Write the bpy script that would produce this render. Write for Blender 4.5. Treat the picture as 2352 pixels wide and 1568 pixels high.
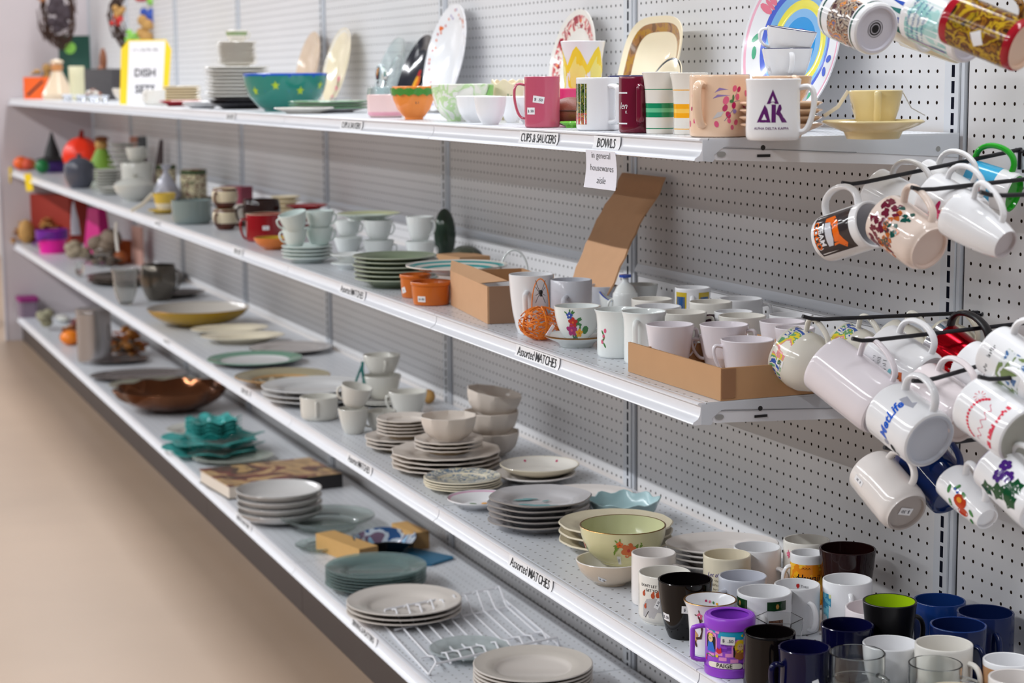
import bpy, bmesh, math, random
from math import sin, cos, pi, radians
from mathutils import Vector, Matrix
from mathutils.geometry import tessellate_polygon

for o in list(bpy.data.objects): bpy.data.objects.remove(o)
scene = bpy.context.scene
random.seed(7)
IN = 0.0254          # everything below is laid out in inches
FLOOR = -62.6        # inches, measured from the peg hole row used as datum
def W(x, y, z): return Vector((x*IN, y*IN, (z-FLOOR)*IN))

# ---------------------------------------------------------------- camera
CF, CPAN, CTILT, CROLL, CX, CY, CZ = 4310.3404, 1.1945658, 0.1392115, -0.0078514, 146.8687, -70.0928, -4.2439
d_ = Vector((-sin(CPAN)*cos(CTILT), cos(CPAN)*cos(CTILT), -sin(CTILT)))
r_ = Vector((cos(CPAN), sin(CPAN), 0)); u_ = r_.cross(d_)
r2 = r_*cos(CROLL)+u_*sin(CROLL); u2 = -r_*sin(CROLL)+u_*cos(CROLL)
CAM = Vector((CX, CY, CZ))
cd = bpy.data.cameras.new('camera'); cam = bpy.data.objects.new('camera', cd); scene.collection.objects.link(cam)
cam.matrix_world = Matrix.Translation(W(CX, CY, CZ)) @ Matrix((r2, u2, -d_)).transposed().to_4x4()
cd.sensor_width = 36; cd.lens = CF/2352*36; cd.clip_start = .05; cd.clip_end = 200
cd.dof.use_dof = True; cd.dof.focus_distance = 124*IN; cd.dof.aperture_fstop = 5.2; cd.dof.aperture_blades = 9
scene.camera = cam

# ---------------------------------------------------------------- light
scene.view_settings.view_transform = 'Standard'; scene.view_settings.look = 'None'
scene.view_settings.exposure = 0.12; scene.view_settings.gamma = 1
scene.view_settings.use_curve_mapping = False
wd = bpy.data.worlds.new('store_air'); scene.world = wd; wd.use_nodes = True
wd.node_tree.nodes['Background'].inputs[0].default_value = (.86, .90, 1, 1)
wd.node_tree.nodes['Background'].inputs[1].default_value = 0.12
def tube_light(x, y, z, lx, ly, power, col=(.955, .975, 1)):
    l = bpy.data.lights.new('fluorescent_row', 'AREA'); l.shape = 'RECTANGLE'; l.size = lx*IN; l.size_y = ly*IN
    l.energy = power; l.color = col
    o = bpy.data.objects.new('fluorescent_row', l); scene.collection.objects.link(o); o.location = W(x, y, z)
for (ly, pw) in ((-165, 205), (-4, 85), (-330, 175)):        # three rows of tubes over the aisles, gaps between fixtures
    for lx in (110, 0, -110, -220, -330, -440):
        tube_light(lx, ly, 84, 92, 14 if ly == -4 else 3, pw*.48)

# ---------------------------------------------------------------- picture <-> place
def ray(x, y): return d_ + r2*((x-1176)/CF) - u2*((y-784)/CF)
def onz(x, y, Z): v = ray(x, y); return CAM+v*((Z-CZ)/v.z)
def ony(x, y, Y): v = ray(x, y); return CAM+v*((Y-CY)/v.y)
def onx(x, y, X): v = ray(x, y); return CAM+v*((X-CX)/v.x)
def dep(p): return (Vector(p)-CAM).dot(d_)
def pj(p):
    p = Vector(p)-CAM; z = p.dot(d_); return 1176+CF*p.dot(r2)/z, 784-CF*p.dot(u2)/z
def away(p): v = Vector((p[0]-CX, p[1]-CY, 0)); return v.normalized()
def rotz_for(p):     # local -Y faces the camera
    v = away(p); return math.atan2(v.y, v.x)-pi/2

# shelf surfaces (inches)
T1, T2, T3, T4 = -7.85, -23.7, -40.25, -56.75
BAY = 48.135; X0 = -0.75; YF = -18.9

# ---------------------------------------------------------------- materials
MATS = {}
def sr(c):
    return tuple((v/255/12.92 if v/255 <= .04045 else ((v/255+.055)/1.055)**2.4) for v in c)
def mat(name, rgb, rough=.35, metal=0, spec=.5, coat=0, trans=0, ior=1.5, var=0, vscale=40, bump=0, bscale=200, alpha=None):
    if name in MATS: return MATS[name]
    m = bpy.data.materials.new(name); m.use_nodes = True; nt = m.node_tree; b = nt.nodes['Principled BSDF']
    c = sr(rgb)+(1,)
    b.inputs['Base Color'].default_value = c; b.inputs['Roughness'].default_value = rough; b.inputs['Metallic'].default_value = metal
    b.inputs['Specular IOR Level'].default_value = spec; b.inputs['Coat Weight'].default_value = coat; b.inputs['Coat Roughness'].default_value = .05
    b.inputs['Transmission Weight'].default_value = trans; b.inputs['IOR'].default_value = ior
    if alpha is not None: b.inputs['Alpha'].default_value = alpha
    if var or bump:
        tc = nt.nodes.new('ShaderNodeTexCoord'); nz = nt.nodes.new('ShaderNodeTexNoise'); nz.inputs['Scale'].default_value = vscale; nz.inputs['Detail'].default_value = 5
        nt.links.new(tc.outputs['Object'], nz.inputs['Vector'])
        if var:
            mx = nt.nodes.new('ShaderNodeMix'); mx.data_type = 'RGBA'
            mx.inputs[6].default_value = tuple(v*(1-var) for v in c[:3])+(1,); mx.inputs[7].default_value = tuple(min(1, v*(1+var)) for v in c[:3])+(1,)
            nt.links.new(nz.outputs['Fac'], mx.inputs[0]); nt.links.new(mx.outputs[2], b.inputs['Base Color'])
        if bump:
            n2 = nt.nodes.new('ShaderNodeTexNoise'); n2.inputs['Scale'].default_value = bscale
            nt.links.new(tc.outputs['Object'], n2.inputs['Vector'])
            bp = nt.nodes.new('ShaderNodeBump'); bp.inputs['Strength'].default_value = bump; bp.inputs['Distance'].default_value = .002
            nt.links.new(n2.outputs['Fac'], bp.inputs['Height']); nt.links.new(bp.outputs['Normal'], b.inputs['Normal'])
    MATS[name] = m; return m
def glaze(name, rgb, rough=.12, **k): return mat(name, rgb, rough, **k)
def blotch(name, cols, scale=60, rough=.15):      # printed picture: irregular patches of the given colours
    if name in MATS: return MATS[name]
    m = bpy.data.materials.new(name); m.use_nodes = True; nt = m.node_tree; b = nt.nodes['Principled BSDF']
    b.inputs['Roughness'].default_value = rough
    tc = nt.nodes.new('ShaderNodeTexCoord'); nz = nt.nodes.new('ShaderNodeTexNoise'); nz.inputs['Scale'].default_value = scale; nz.inputs['Detail'].default_value = 3
    nz.inputs['Distortion'].default_value = .6
    cr = nt.nodes.new('ShaderNodeValToRGB'); cr.color_ramp.interpolation = 'CONSTANT'
    n = len(cols); lo, hi = .3, .7
    for i, c in enumerate(cols):
        p = 0 if i == 0 else lo+(hi-lo)*i/n
        e = cr.color_ramp.elements[i] if i < 2 else cr.color_ramp.elements.new(p)
        e.position = p; e.color = sr(c)+(1,)
    nt.links.new(tc.outputs['Object'], nz.inputs['Vector']); nt.links.new(nz.outputs['Fac'], cr.inputs[0]); nt.links.new(cr.outputs[0], b.inputs['Base Color'])
    MATS[name] = m; return m
def holes_mat(name, rgb, axes, rad, x0=None, x1=None, rough=.45, hole=(38, 28, 22), slot=None):
    """enamelled sheet with punched holes on a one inch grid (object space, metres)"""
    if name in MATS: return MATS[name]
    m = bpy.data.materials.new(name); m.use_nodes = True; nt = m.node_tree; N = nt.nodes; L = nt.links; b = N['Principled BSDF']
    b.inputs['Roughness'].default_value = rough
    tc = N.new('ShaderNodeTexCoord'); sp = N.new('ShaderNodeSeparateXYZ'); L.new(tc.outputs['Object'], sp.inputs[0])
    def M(op, a, b_=None, c=None):
        n = N.new('ShaderNodeMath'); n.operation = op
        for i, v in enumerate((a, b_, c)):
            if v is None: continue
            if isinstance(v, (int, float)): n.inputs[i].default_value = v
            else: L.new(v, n.inputs[i])
        return n.outputs[0]
    s1 = M('MULTIPLY', sp.outputs[axes[0]], 1/IN); s2 = M('MULTIPLY', sp.outputs[axes[1]], 1/IN)
    f1 = M('SUBTRACT', M('FRACT', M('ADD', s1, .5)), .5); f2 = M('SUBTRACT', M('FRACT', M('ADD', s2, .5)), .5)
    if slot:
        k = M('MULTIPLY', M('LESS_THAN', M('ABSOLUTE', M('SUBTRACT', s1, slot[0])), slot[1]), M('LESS_THAN', M('ABSOLUTE', f2), slot[2]))
    else:
        dd = M('SQRT', M('ADD', M('MULTIPLY', f1, f1), M('MULTIPLY', f2, f2)))
        k = M('LESS_THAN', dd, rad)
        if x0 is not None: k = M('MULTIPLY', k, M('MULTIPLY', M('GREATER_THAN', s1, x0), M('LESS_THAN', s1, x1)))
    mx = N.new('ShaderNodeMix'); mx.data_type = 'RGBA'; mx.inputs[6].default_value = sr(rgb)+(1,); mx.inputs[7].default_value = sr(hole)+(1,)
    nz = N.new('ShaderNodeTexNoise'); nz.inputs['Scale'].default_value = 3; L.new(tc.outputs['Object'], nz.inputs['Vector'])
    m2 = N.new('ShaderNodeMix'); m2.data_type = 'RGBA'; m2.inputs[6].default_value = tuple(v*.93 for v in sr(rgb))+(1,); m2.inputs[7].default_value = sr(rgb)+(1,)
    L.new(nz.outputs['Fac'], m2.inputs[0]); L.new(m2.outputs[2], mx.inputs[6])
    L.new(k, mx.inputs[0]); L.new(mx.outputs[2], b.inputs['Base Color'])
    L.new(M('MULTIPLY', M('SUBTRACT', 1, k), .5), b.inputs['Specular IOR Level'])
    MATS[name] = m; return m

# ---------------------------------------------------------------- mesh building (inches, local)
class MB:
    def __init__(s): s.v = []; s.f = []; s.m = []; s.mats = []
    def mi(s, m):
        if m not in s.mats: s.mats.append(m)
        return s.mats.index(m)
    def add(s, vs, fs, m, M=None):
        k = len(s.v); i = s.mi(m)
        s.v += [tuple(M @ Vector(p)) if M else tuple(p) for p in vs]
        for f in fs: s.f.append(tuple(a+k for a in f)); s.m.append(i)
        return s
    def box(s, a, b, m, M=None, bev=0):
        x0, y0, z0 = a; x1, y1, z1 = b
        if bev:
            e = bev; pr = [(x0+e, y0), (x1-e, y0), (x1, y0+e), (x1, y1-e), (x1-e, y1), (x0+e, y1), (x0, y1-e), (x0, y0+e)]
            return s.prism(pr, z0, z1, m, M)
        v = [(x0, y0, z0), (x1, y0, z0), (x1, y1, z0), (x0, y1, z0), (x0, y0, z1), (x1, y0, z1), (x1, y1, z1), (x0, y1, z1)]
        return s.add(v, [(0, 3, 2, 1), (4, 5, 6, 7), (0, 1, 5, 4), (1, 2, 6, 5), (2, 3, 7, 6), (3, 0, 4, 7)], m, M)
    def prism(s, poly, z0, z1, m, M=None):
        n = len(poly); v = [(x, y, z0) for x, y in poly]+[(x, y, z1) for x, y in poly]
        tri = tessellate_polygon([[Vector((x, y, 0)) for x, y in poly]])
        f = [tuple(t) for t in tri]+[tuple(a+n for a in t) for t in tri]+[(i, (i+1) % n, (i+1) % n+n, i+n) for i in range(n)]
        return s.add(v, f, m, M)
    def lathe(s, prof, ms, seg=48, M=None, lobes=None, oval=1, rot=0):
        """prof: (r,z) list from bottom centre outwards; ms: one material or one per profile span; lobes(angle,r,z)->r"""
        n = len(prof); v = []; k = len(s.v)
        for (r, z) in prof:
            for j in range(seg):
                a = 2*pi*j/seg; rr = max(r, 1e-4); zz = z
                if lobes:
                    q = lobes(a, rr, z)
                    if isinstance(q, tuple): rr, zz = q
                    else: rr = q
                v.append((rr*cos(a+rot), rr*sin(a+rot)*oval, zz))
        s.v += [tuple(M @ Vector(p)) if M else p for p in v]
        for i in range(n-1):
            mm = s.mi(ms[i] if isinstance(ms, list) else ms)
            for j in range(seg):
                j2 = (j+1) % seg
                s.f.append((k+i*seg+j, k+i*seg+j2, k+(i+1)*seg+j2, k+(i+1)*seg+j)); s.m.append(mm)
        return s
    def tube(s, path, rad, m, seg=10, flat=1, up=None, closed=False, M=None):
        """rad number or list; flat squeezes the section along the second axis"""
        P = [Vector(p) for p in path]; n = len(P); k = len(s.v); mm = s.mi(m); prev = None; out = []
        for i in range(n):
            a = P[(i-1) % n] if (i or closed) else P[0]; b = P[(i+1) % n] if (i < n-1 or closed) else P[-1]
            t = (b-a).normalized()
            if up is not None: nx = t.cross(Vector(up)).normalized()
            else:
                if prev is None: nx = t.cross(Vector((0, 0, 1)) if abs(t.z) < .9 else Vector((1, 0, 0))).normalized()
                else: nx = (prev-t*prev.dot(t)).normalized()
            prev = nx; ny = t.cross(nx)
            r = rad[i] if isinstance(rad, (list, tuple)) else rad
            for j in range(seg):
                q = 2*pi*j/seg; out.append(P[i]+nx*(r*cos(q))+ny*(r*flat*sin(q)))
        s.v += [tuple(M @ p) if M else tuple(p) for p in out]
        for i in range(n if closed else n-1):
            i2 = (i+1) % n
            for j in range(seg):
                j2 = (j+1) % seg; s.f.append((k+i*seg+j, k+i*seg+j2, k+i2*seg+j2, k+i2*seg+j)); s.m.append(mm)
        if not closed:
            s.f.append(tuple(k+j for j in range(seg))[::-1]); s.m.append(mm); s.f.append(tuple(k+(n-1)*seg+j for j in range(seg))); s.m.append(mm)
        return s
    def ball(s, c, r, m, seg=16, ring=10, sc=(1, 1, 1), M=None):
        pr = [(r*sin(pi*i/ring), -r*cos(pi*i/ring)) for i in range(ring+1)]
        T = Matrix.Translation(Vector(c)) @ Matrix.Diagonal((*sc, 1))
        return s.lathe(pr, m, seg, (M @ T) if M else T)
    def decal(s, poly, m, fn):
        """flat outline (u,v) mapped by fn(u,v)->xyz; long edges are split so that it follows a curved wall"""
        pts = []
        n = len(poly)
        tri = tessellate_polygon([[Vector((x, y, 0)) for x, y in poly]])
        vs = list(poly); work = [tuple(t) for t in tri]; fs = []
        while work:
            t = work.pop(); L = [(abs(vs[t[i]][0]-vs[t[(i+1) % 3]][0]), i) for i in range(3)]; l, i = max(L)
            if l > .45 and len(vs) < 3000:
                a, b, c = t[i], t[(i+1) % 3], t[(i+2) % 3]; vs.append(((vs[a][0]+vs[b][0])/2, (vs[a][1]+vs[b][1])/2)); k = len(vs)-1
                work += [(a, k, c), (k, b, c)]
            else: fs.append(t)
        return s.add([fn(u, v) for u, v in vs], fs, m)
    def text(s, body, m, fn, size=.3, ax='CENTER', shear=0, bold=0, sx=1, rot=0, u0=0, v0=0):
        vs, fs = glyphs(body, size, ax, shear, bold)
        c, q = cos(rot), sin(rot)
        vs = [(u0+sx*x*c-y*q, v0+sx*x*q+y*c) for x, y in vs]
        return s.add([fn(u, v) for u, v in vs], fs, m)
    def build(s, name, parent=None, ang=35, loc=None, rot=None):
        me = bpy.data.meshes.new(name); me.from_pydata([(x*IN, y*IN, z*IN) for x, y, z in s.v], [], s.f)
        for m in s.mats: me.materials.append(m)
        me.polygons.foreach_set('material_index', s.m)
        me.validate(); me.polygons.foreach_set('use_smooth', [True]*len(me.polygons))
        try: me.set_sharp_from_angle(angle=radians(ang))
        except Exception: pass
        me.update()
        return link(name, me, parent, loc, rot)
def link(name, me, parent=None, loc=None, rot=None):
    o = bpy.data.objects.new(name, me); scene.collection.objects.link(o)
    if parent: o.parent = parent
    if loc is not None: o.location = loc
    if rot is not None: o.rotation_euler = rot
    return o
_G = {}
def glyphs(body, size, ax, shear, bold):
    key = (body, ax, shear, bold)
    if key not in _G:
        c = bpy.data.curves.new('t', 'FONT'); c.body = body; c.align_x = ax; c.align_y = 'CENTER'; c.size = 1; c.shear = shear; c.offset = bold; c.resolution_u = 2
        o = bpy.data.objects.new('t', c); me = bpy.data.meshes.new_from_object(o)
        _G[key] = ([(v.co.x, v.co.y) for v in me.vertices], [tuple(p.vertices) for p in me.polygons])
        bpy.data.objects.remove(o); bpy.data.meshes.remove(me); bpy.data.curves.remove(c)
    vs, fs = _G[key]; return [(x*size, y*size) for x, y in vs], fs
def tag(o, label, cat, group=None, kind=None):
    if label: o['label'] = label
    if cat: o['category'] = cat
    if group: o['group'] = group
    if kind: o['kind'] = kind
    return o
def thing(name, loc, label, cat, group=None, rot=(0, 0, 0)):
    o = bpy.data.objects.new(name, None); scene.collection.objects.link(o); o.location = loc; o.rotation_euler = rot
    o.empty_display_size = .02
    return tag(o, label, cat, group)
def ell(cx, cy, rx, ry, n=14, rot=0):
    return [(cx+rx*cos(2*pi*i/n)*cos(rot)-ry*sin(2*pi*i/n)*sin(rot), cy+rx*cos(2*pi*i/n)*sin(rot)+ry*sin(2*pi*i/n)*cos(rot)) for i in range(n)]
def rect(x0, y0, x1, y1, rot=0):
    cx, cy = (x0+x1)/2, (y0+y1)/2; c, s_ = cos(rot), sin(rot)
    return [(cx+(x-cx)*c-(y-cy)*s_, cy+(x-cx)*s_+(y-cy)*c) for x, y in ((x0, y0), (x1, y0), (x1, y1), (x0, y1))]

# ---------------------------------------------------------------- reading sizes off the picture
def fit(xL, xR, yT, yB, z, kb=.85, Y=None, h=None, top=False):
    """place a round thing on the shelf at height z. Returns centre x,y (in), rim radius, height.
    yB: lowest visible point of its base. When the base is hidden: h (height) or Y (distance from the back wall)."""
    xc = (xL+xR)/2; R = 2.
    if yB is not None:
        for _ in range(12):
            p = onz(xc, yB, z); c = p+away(p)*(R*kb); D = dep(c); R = (xR-xL)/2*D/CF
    elif Y is not None:
        c = ony(xc, yT, Y); D = dep(c); R = (xR-xL)/2*D/CF; c = Vector((c.x, c.y, z))
    else:
        for _ in range(12):
            p = onz(xc, yT, z+h); c = p-away(p)*R; D = dep(c); R = (xR-xL)/2*D/CF
        c = Vector((c.x, c.y, z))
    if h is None:
        lo, hi = 0., 30.
        aw = away(c)
        for _ in range(40):
            m = (lo+hi)/2
            t = min(pj((c.x+aw.x*R, c.y+aw.y*R, z+m))[1], pj((c.x-aw.x*R, c.y-aw.y*R, z+m))[1])
            if t > yT: lo = m
            else: hi = m
        h = lo
    return c.x, c.y, R, h
FITS = {}

# ================================================================ the setting
WHITE = (226, 227, 232)
peg = holes_mat('pegboard_enamel', (222, 221, 222), (0, 2), .115, -.4, 45.4)
deckm = holes_mat('shelf_deck_enamel', (214, 217, 222), (0, 1), .09, rough=.3, hole=(120, 116, 112))
postm = holes_mat('slotted_post_enamel', (212, 215, 220), (0, 2), .1, rough=.35, hole=(25, 27, 38), slot=(0.35, .17, .38))
enam = mat('white_enamel', WHITE, .3)
enam2 = mat('grey_white_enamel', (205, 209, 216), .35)
endm = mat('end_panel_enamel', (205, 196, 199), .5, var=.04, vscale=3)
kickm = mat('brown_kick_enamel', (62, 52, 48), .5)
dark = mat('dark_gap', (30, 28, 30), .7)
conc = mat('sealed_concrete', (158, 134, 113), .42, var=.2, vscale=1.1, bump=.05, bscale=40)
MB().box((-520, -460, FLOOR-2), (360, 60, FLOOR), conc).build('floor')['kind'] = 'structure'
bpy.data.objects['floor'].location = (0, 0, -FLOOR*IN)
def S(mb, name, ang=35):
    o = mb.build(name, ang=ang); o.location = (0, 0, -FLOOR*IN); return o
S(MB().box((-520, 1.6, FLOOR), (260, 4, 60), mat('wall_paint', (214, 208, 204), .6)), 'wall_back')['kind'] = 'structure'
S(MB().box((-520, -460, FLOOR), (-516, 1.5, 60), mat('wall_paint', (214, 208, 204), .6)), 'wall_left')['kind'] = 'structure'
TOPZ = 21.4; SEAM = -20.85
ORD = ['first', 'second', 'third', 'fourth', 'fifth', 'sixth', 'seventh', 'eighth', 'ninth']
def bayname(k):      # bay 0 lies between the two nearest posts
    return {1: 'at the right edge, behind the hanging mugs', 0: 'between the two nearest slotted posts'}.get(k, 'in the %s bay left of the leaning cardboard strip' % ORD[-k-1])
for k in range(-6, 2):
    o = MB().box((-.68, 0, SEAM-.5), (45.2, .5, TOPZ), peg).build('pegboard_panel', loc=W(k*BAY, 0, 0)); o.location.z = -FLOOR*IN
    tag(o, 'upper white pegboard sheet '+bayname(k), 'pegboard', 'upper pegboard sheets')
    o = MB().box((-.68, .05, FLOOR+4), (45.2, .5, SEAM-.55), peg).build('pegboard_panel', loc=W(k*BAY, 0, 0)); o.location.z = -FLOOR*IN
    tag(o, 'lower white pegboard sheet '+bayname(k), 'pegboard', 'lower pegboard sheets')
    if k == 1: continue
    m = MB(); m.prism([(-.02, SEAM+.55), (-.12, SEAM+.4), (-.3, SEAM+.1), (-.3, SEAM-.15), (-.05, SEAM-.2), (-.02, SEAM-.2)], -.6, 45.15, enam2, Matrix(((0, 0, 1, 0), (1, 0, 0, 0), (0, 1, 0, 0), (0, 0, 0, 1))))
    o = m.build('joint_rail', loc=W(k*BAY, 0, 0)); o.location.z = -FLOOR*IN
    tag(o, 'narrow white joint rail '+bayname(k), 'rail', 'rails over the pegboard joints')
for k in range(-6, 3):
    m = MB()
    m.box((-.55, -.35, FLOOR), (.95, .4, TOPZ), postm).box((1.0, -.2, FLOOR), (1.35, .4, TOPZ), enam2).box((1.35, .1, FLOOR), (1.5, .4, TOPZ), dark).box((-.64, -.1, FLOOR), (-.55, .4, TOPZ), enam2)
    o = m.build('slotted_upright', loc=W(k*BAY-2.25, 0, 0)); o.location.z = -FLOOR*IN
    nm = {2: 'beyond the right edge', 1: 'at right, behind the hanging mugs', 0: 'behind the leaning brown cardboard strip'}.get(k, '%s to the left of the leaning cardboard strip' % ORD[-k-1])
    tag(o, 'white slotted steel upright '+nm, 'upright', 'slotted uprights')
# shelves
FPROF = [(-18.15, 0), (-18.2, -.06), (-18.28, 0), (-18.66, 0), (-18.76, -.05), (-18.76, -.14), (-18.6, -.2), (-18.56, -.32), (-18.6, -.72), (-18.75, -1.0), (-19.05, -1.17), (-19.1, -1.3), (-18.95, -1.36), (-18.5, -1.34), (-18.45, -.1), (-18.15, -.12)]
YZX = Matrix(((0, 0, 1, 0), (1, 0, 0, 0), (0, 1, 0, 0), (0, 0, 0, 1)))
LV = [('top', T1), ('second', T2), ('third', T3), ('bottom', T4)]
for k in range(-6, 2):
    for nm, z in LV:
        if k == 1 and nm in ('top', 'second'): continue
        xa, xb = k*BAY-BAY*0+X0+.06, k*BAY+BAY+X0-.06
        if k == 1: nmx = 'right of the nearest joint, under the crowded mugs' if nm == 'third' else 'at the right edge'
        else: nmx = 'nearest the camera' if k == 0 else '%s section to the left of the nearest one' % ORD[-k-1]
        r = thing('store_shelf', W(k*BAY, 0, z), 'white steel %s shelf board, %s' % (nm, nmx), 'shelf', 'white steel shelf boards')
        a, b = xa-k*BAY, xb-k*BAY
        MB().box((a, -18.2, -.12), (b, -.55, 0), deckm).build('deck', r)
        m = MB(); m.prism(FPROF, a, b, enam, YZX); m.build('price_rail', r, ang=50)
        m = MB()
        m.prism([(-.6, -.13), (-18.3, -.13), (-18.3, -.9), (-17.6, -1.3), (-16.9, -1.33), (-.6, -2.05)], b-.14, b-.02, enam, YZX)
        if nm in ('top', 'second') and k == 0:
            m.prism([(-18.52, -.1), (-18.52, -1.33), (-17.9, -1.4), (-17.75, -1.25), (-17.8, -1.0), (-17.3, -.62), (-17.0, -.5), (-.6, -1.5), (-.6, -.1)], b-.02, b+.02, enam2, YZX)
            m.prism(ell(-14.5, -.62, .16, .16), b+.02, b+.03, dark, YZX); m.prism(rect(-14.9, -1.18, -14.0, -1.02), b+.02, b+.03, dark, YZX)
            m.prism(ell(-17.3, -.95, .3, .17), b+.02, b+.03, mat('grey_hole', (150, 150, 148), .5), YZX)
            m.prism(ell(-2.1, -.95, .17, .17), b+.02, b+.03, mat('grey_hole', (150, 150, 148), .5), YZX)
            # gap line between flange and bracket
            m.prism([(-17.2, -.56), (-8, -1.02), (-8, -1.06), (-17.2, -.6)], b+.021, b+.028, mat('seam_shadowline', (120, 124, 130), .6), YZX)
        m.build('bracket', r)
        m = MB(); m.prism([(-.6, -.13), (-18.3, -.13), (-18.3, -.9), (-16.9, -1.33), (-.6, -2.05)], a+.02, a+.14, enam, YZX); m.build('bracket', r)
    xa, xb = k*BAY+X0+.05, k*BAY+BAY+X0-.05
    o = S(MB().box((xa, -17.9, FLOOR+.02), (xb, -17.6, T4-1.42), kickm), 'kick_plate')
    tag(o, 'dark brown kick plate under the bottom shelf, '+({1: 'at the right edge', 0: 'nearest the camera'}.get(k) or '%s to the left of the nearest one' % ORD[-k-1]), 'kick plate', 'kick plates')
o = S(MB().box((-291.2, -21.2, FLOOR+.02), (-290.1, -.4, TOPZ), endm).box((-291.6, -21.6, FLOOR+.02), (-289.95, -21.2, TOPZ), mat('end_edge', (198, 196, 204), .4)), 'end_panel')
tag(o, 'tall pale end panel closing the shelf run at far left', 'panel')
o = S(MB().box((-330, -34, FLOOR+.02), (-312, -22.8, -30), mat('ochre_board', (176, 132, 36), .6), bev=.5), 'storage_bin'); tag(o, 'ochre yellow bin past the end panel at the far left edge', 'bin')

# ================================================================ builders for the crockery
PROF = {   # outer outline, (radius, height) both 0..1
 'straight': [(.9, 0), (.965, .02), (.99, .06), (1, .14), (1, .5), (1, .96), (1, 1)],
 'mugfoot':  [(.84, 0), (.86, .03), (.9, .045), (.97, .09), (1, .17), (1, .6), (1, 1)],
 'taper':    [(.70, 0), (.72, .02), (.76, .12), (.84, .4), (.92, .7), (.98, .93), (1, 1)],
 'taper2':   [(.60, 0), (.63, .03), (.72, .14), (.84, .36), (.93, .62), (.985, .88), (1, 1)],
 'flare':    [(.80, 0), (.85, .02), (.88, .06), (.88, .3), (.88, .7), (.92, .9), (1, 1)],
 'hourglass':[(.74, 0), (.76, .03), (.77, .1), (.78, .4), (.82, .68), (.9, .88), (1, 1)],
 'tea':      [(.46, 0), (.47, .05), (.5, .09), (.68, .2), (.84, .42), (.93, .68), (.98, .92), (1, 1)],
 'diner':    [(.88, 0), (.93, .02), (.97, .07), (.98, .2), (.96, .5), (.955, .8), (.98, .93), (1, 1)],
 'squat':    [(.80, 0), (.86, .03), (.95, .14), (.98, .4), (.98, .7), (1, 1)],
 'barrel':   [(.66, 0), (.7, .03), (.86, .16), (1.04, .4), (1.1, .6), (1.06, .85), (1, 1)],
 'ball':     [(.5, 0), (.56, .02), (.86, .16), (1.08, .38), (1.13, .55), (1.08, .76), (.98, .92), (1, 1)],
 'bowl':     [(.42, 0), (.44, .07), (.5, .1), (.72, .3), (.9, .6), (.98, .9), (1, 1)],
 'deepbowl': [(.5, 0), (.52, .05), (.66, .14), (.86, .4), (.96, .72), (1, 1)],
 'wide':     [(.55, 0), (.62, .05), (.74, .22), (.86, .5), (.95, .8), (1, 1)],
 'ramekin':  [(.82, 0), (.86, .03), (.88, .12), (.93, .6), (.94, .84), (1, .88), (1, 1)],
 'tulip':    [(.42, 0), (.44, .03), (.5, .06), (.68, .22), (.82, .42), (.86, .6), (.87, .78), (.94, .92), (1, 1)],
 'tumbler':  [(.66, 0), (.68, .03), (.8, .45), (1, 1)],
}
def rprof(p, z):
    for (r0, z0), (r1, z1) in zip(p, p[1:]):
        if z <= z1: return r0+(r1-r0)*((z-z0)/(z1-z0) if z1 > z0 else 0)
    return p[-1][0]
def vessel_mb(R, h, prof, m, inner=None, rim=None, bands=(), t=.15, foot=None, lobes=None, seg=48, mb=None, base=.22, recess=.1):
    p = list(PROF[prof]); inner = inner or m
    zs = sorted(set([z for _, z in p]+[b for a in bands for b in a[:2]]))
    # keep duplicate-height points by sampling the outline finely
    outer = []
    for z in zs:
        outer.append((rprof(p, z)*R, z*h))
    outer[0] = (p[0][0]*R, 0)
    pr = [(0, recess), (p[0][0]*R*.86, recess), (p[0][0]*R*.9, 0)]; ms = [foot or m, foot or m, foot or m]
    for i, (r, z) in enumerate(outer):
        pr.append((r, z))
        if i < len(outer)-1:
            zc = (zs[i]+zs[i+1])/2; mm = m
            for a in bands:
                if a[0] <= zc <= a[1]: mm = a[2]
            ms.append(mm)
    rm = rim or m
    pr += [(R-.02, h+t*.22), (R-t*.5, h+t*.36), (R-t*.95, h+t*.15)]; ms += [rm, rm, rm]
    nin = 7
    for i in range(nin):
        z = 1-(i+.6)/nin*(1-base/h) if h > base*1.5 else .5
        pr.append((max(.05, rprof(p, z)*R-t), z*h)); ms.append(inner)
    zb = base
    pr += [(max(.05, rprof(p, .08)*R-t*1.6), zb+.04), (0, zb)]; ms += [inner, inner]
    ms = ms[:len(pr)-1]
    mb = mb or MB(); mb.lathe(pr, ms, seg, lobes=lobes); return mb
def wall(R, h, prof, a0=0, e=.012):
    """(u,v) -> point on the outside: u inches to the right of the direction a0 (degrees, 0 = towards the camera), v height"""
    p = PROF[prof]
    def fn(u, v):
        r = rprof(p, max(0, min(1, v/h)))*R+e; a = radians(a0)+u/R
        return (r*sin(a), -r*cos(a), v)
    return fn
def inwall(R, h, prof, a0=180, t=.15, e=.012):
    p = PROF[prof]
    def fn(u, v):
        r = rprof(p, max(0, min(1, v/h)))*R-t-e-.01; a = radians(a0)-u/R
        return (r*sin(a), -r*cos(a), v)
    return fn
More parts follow.
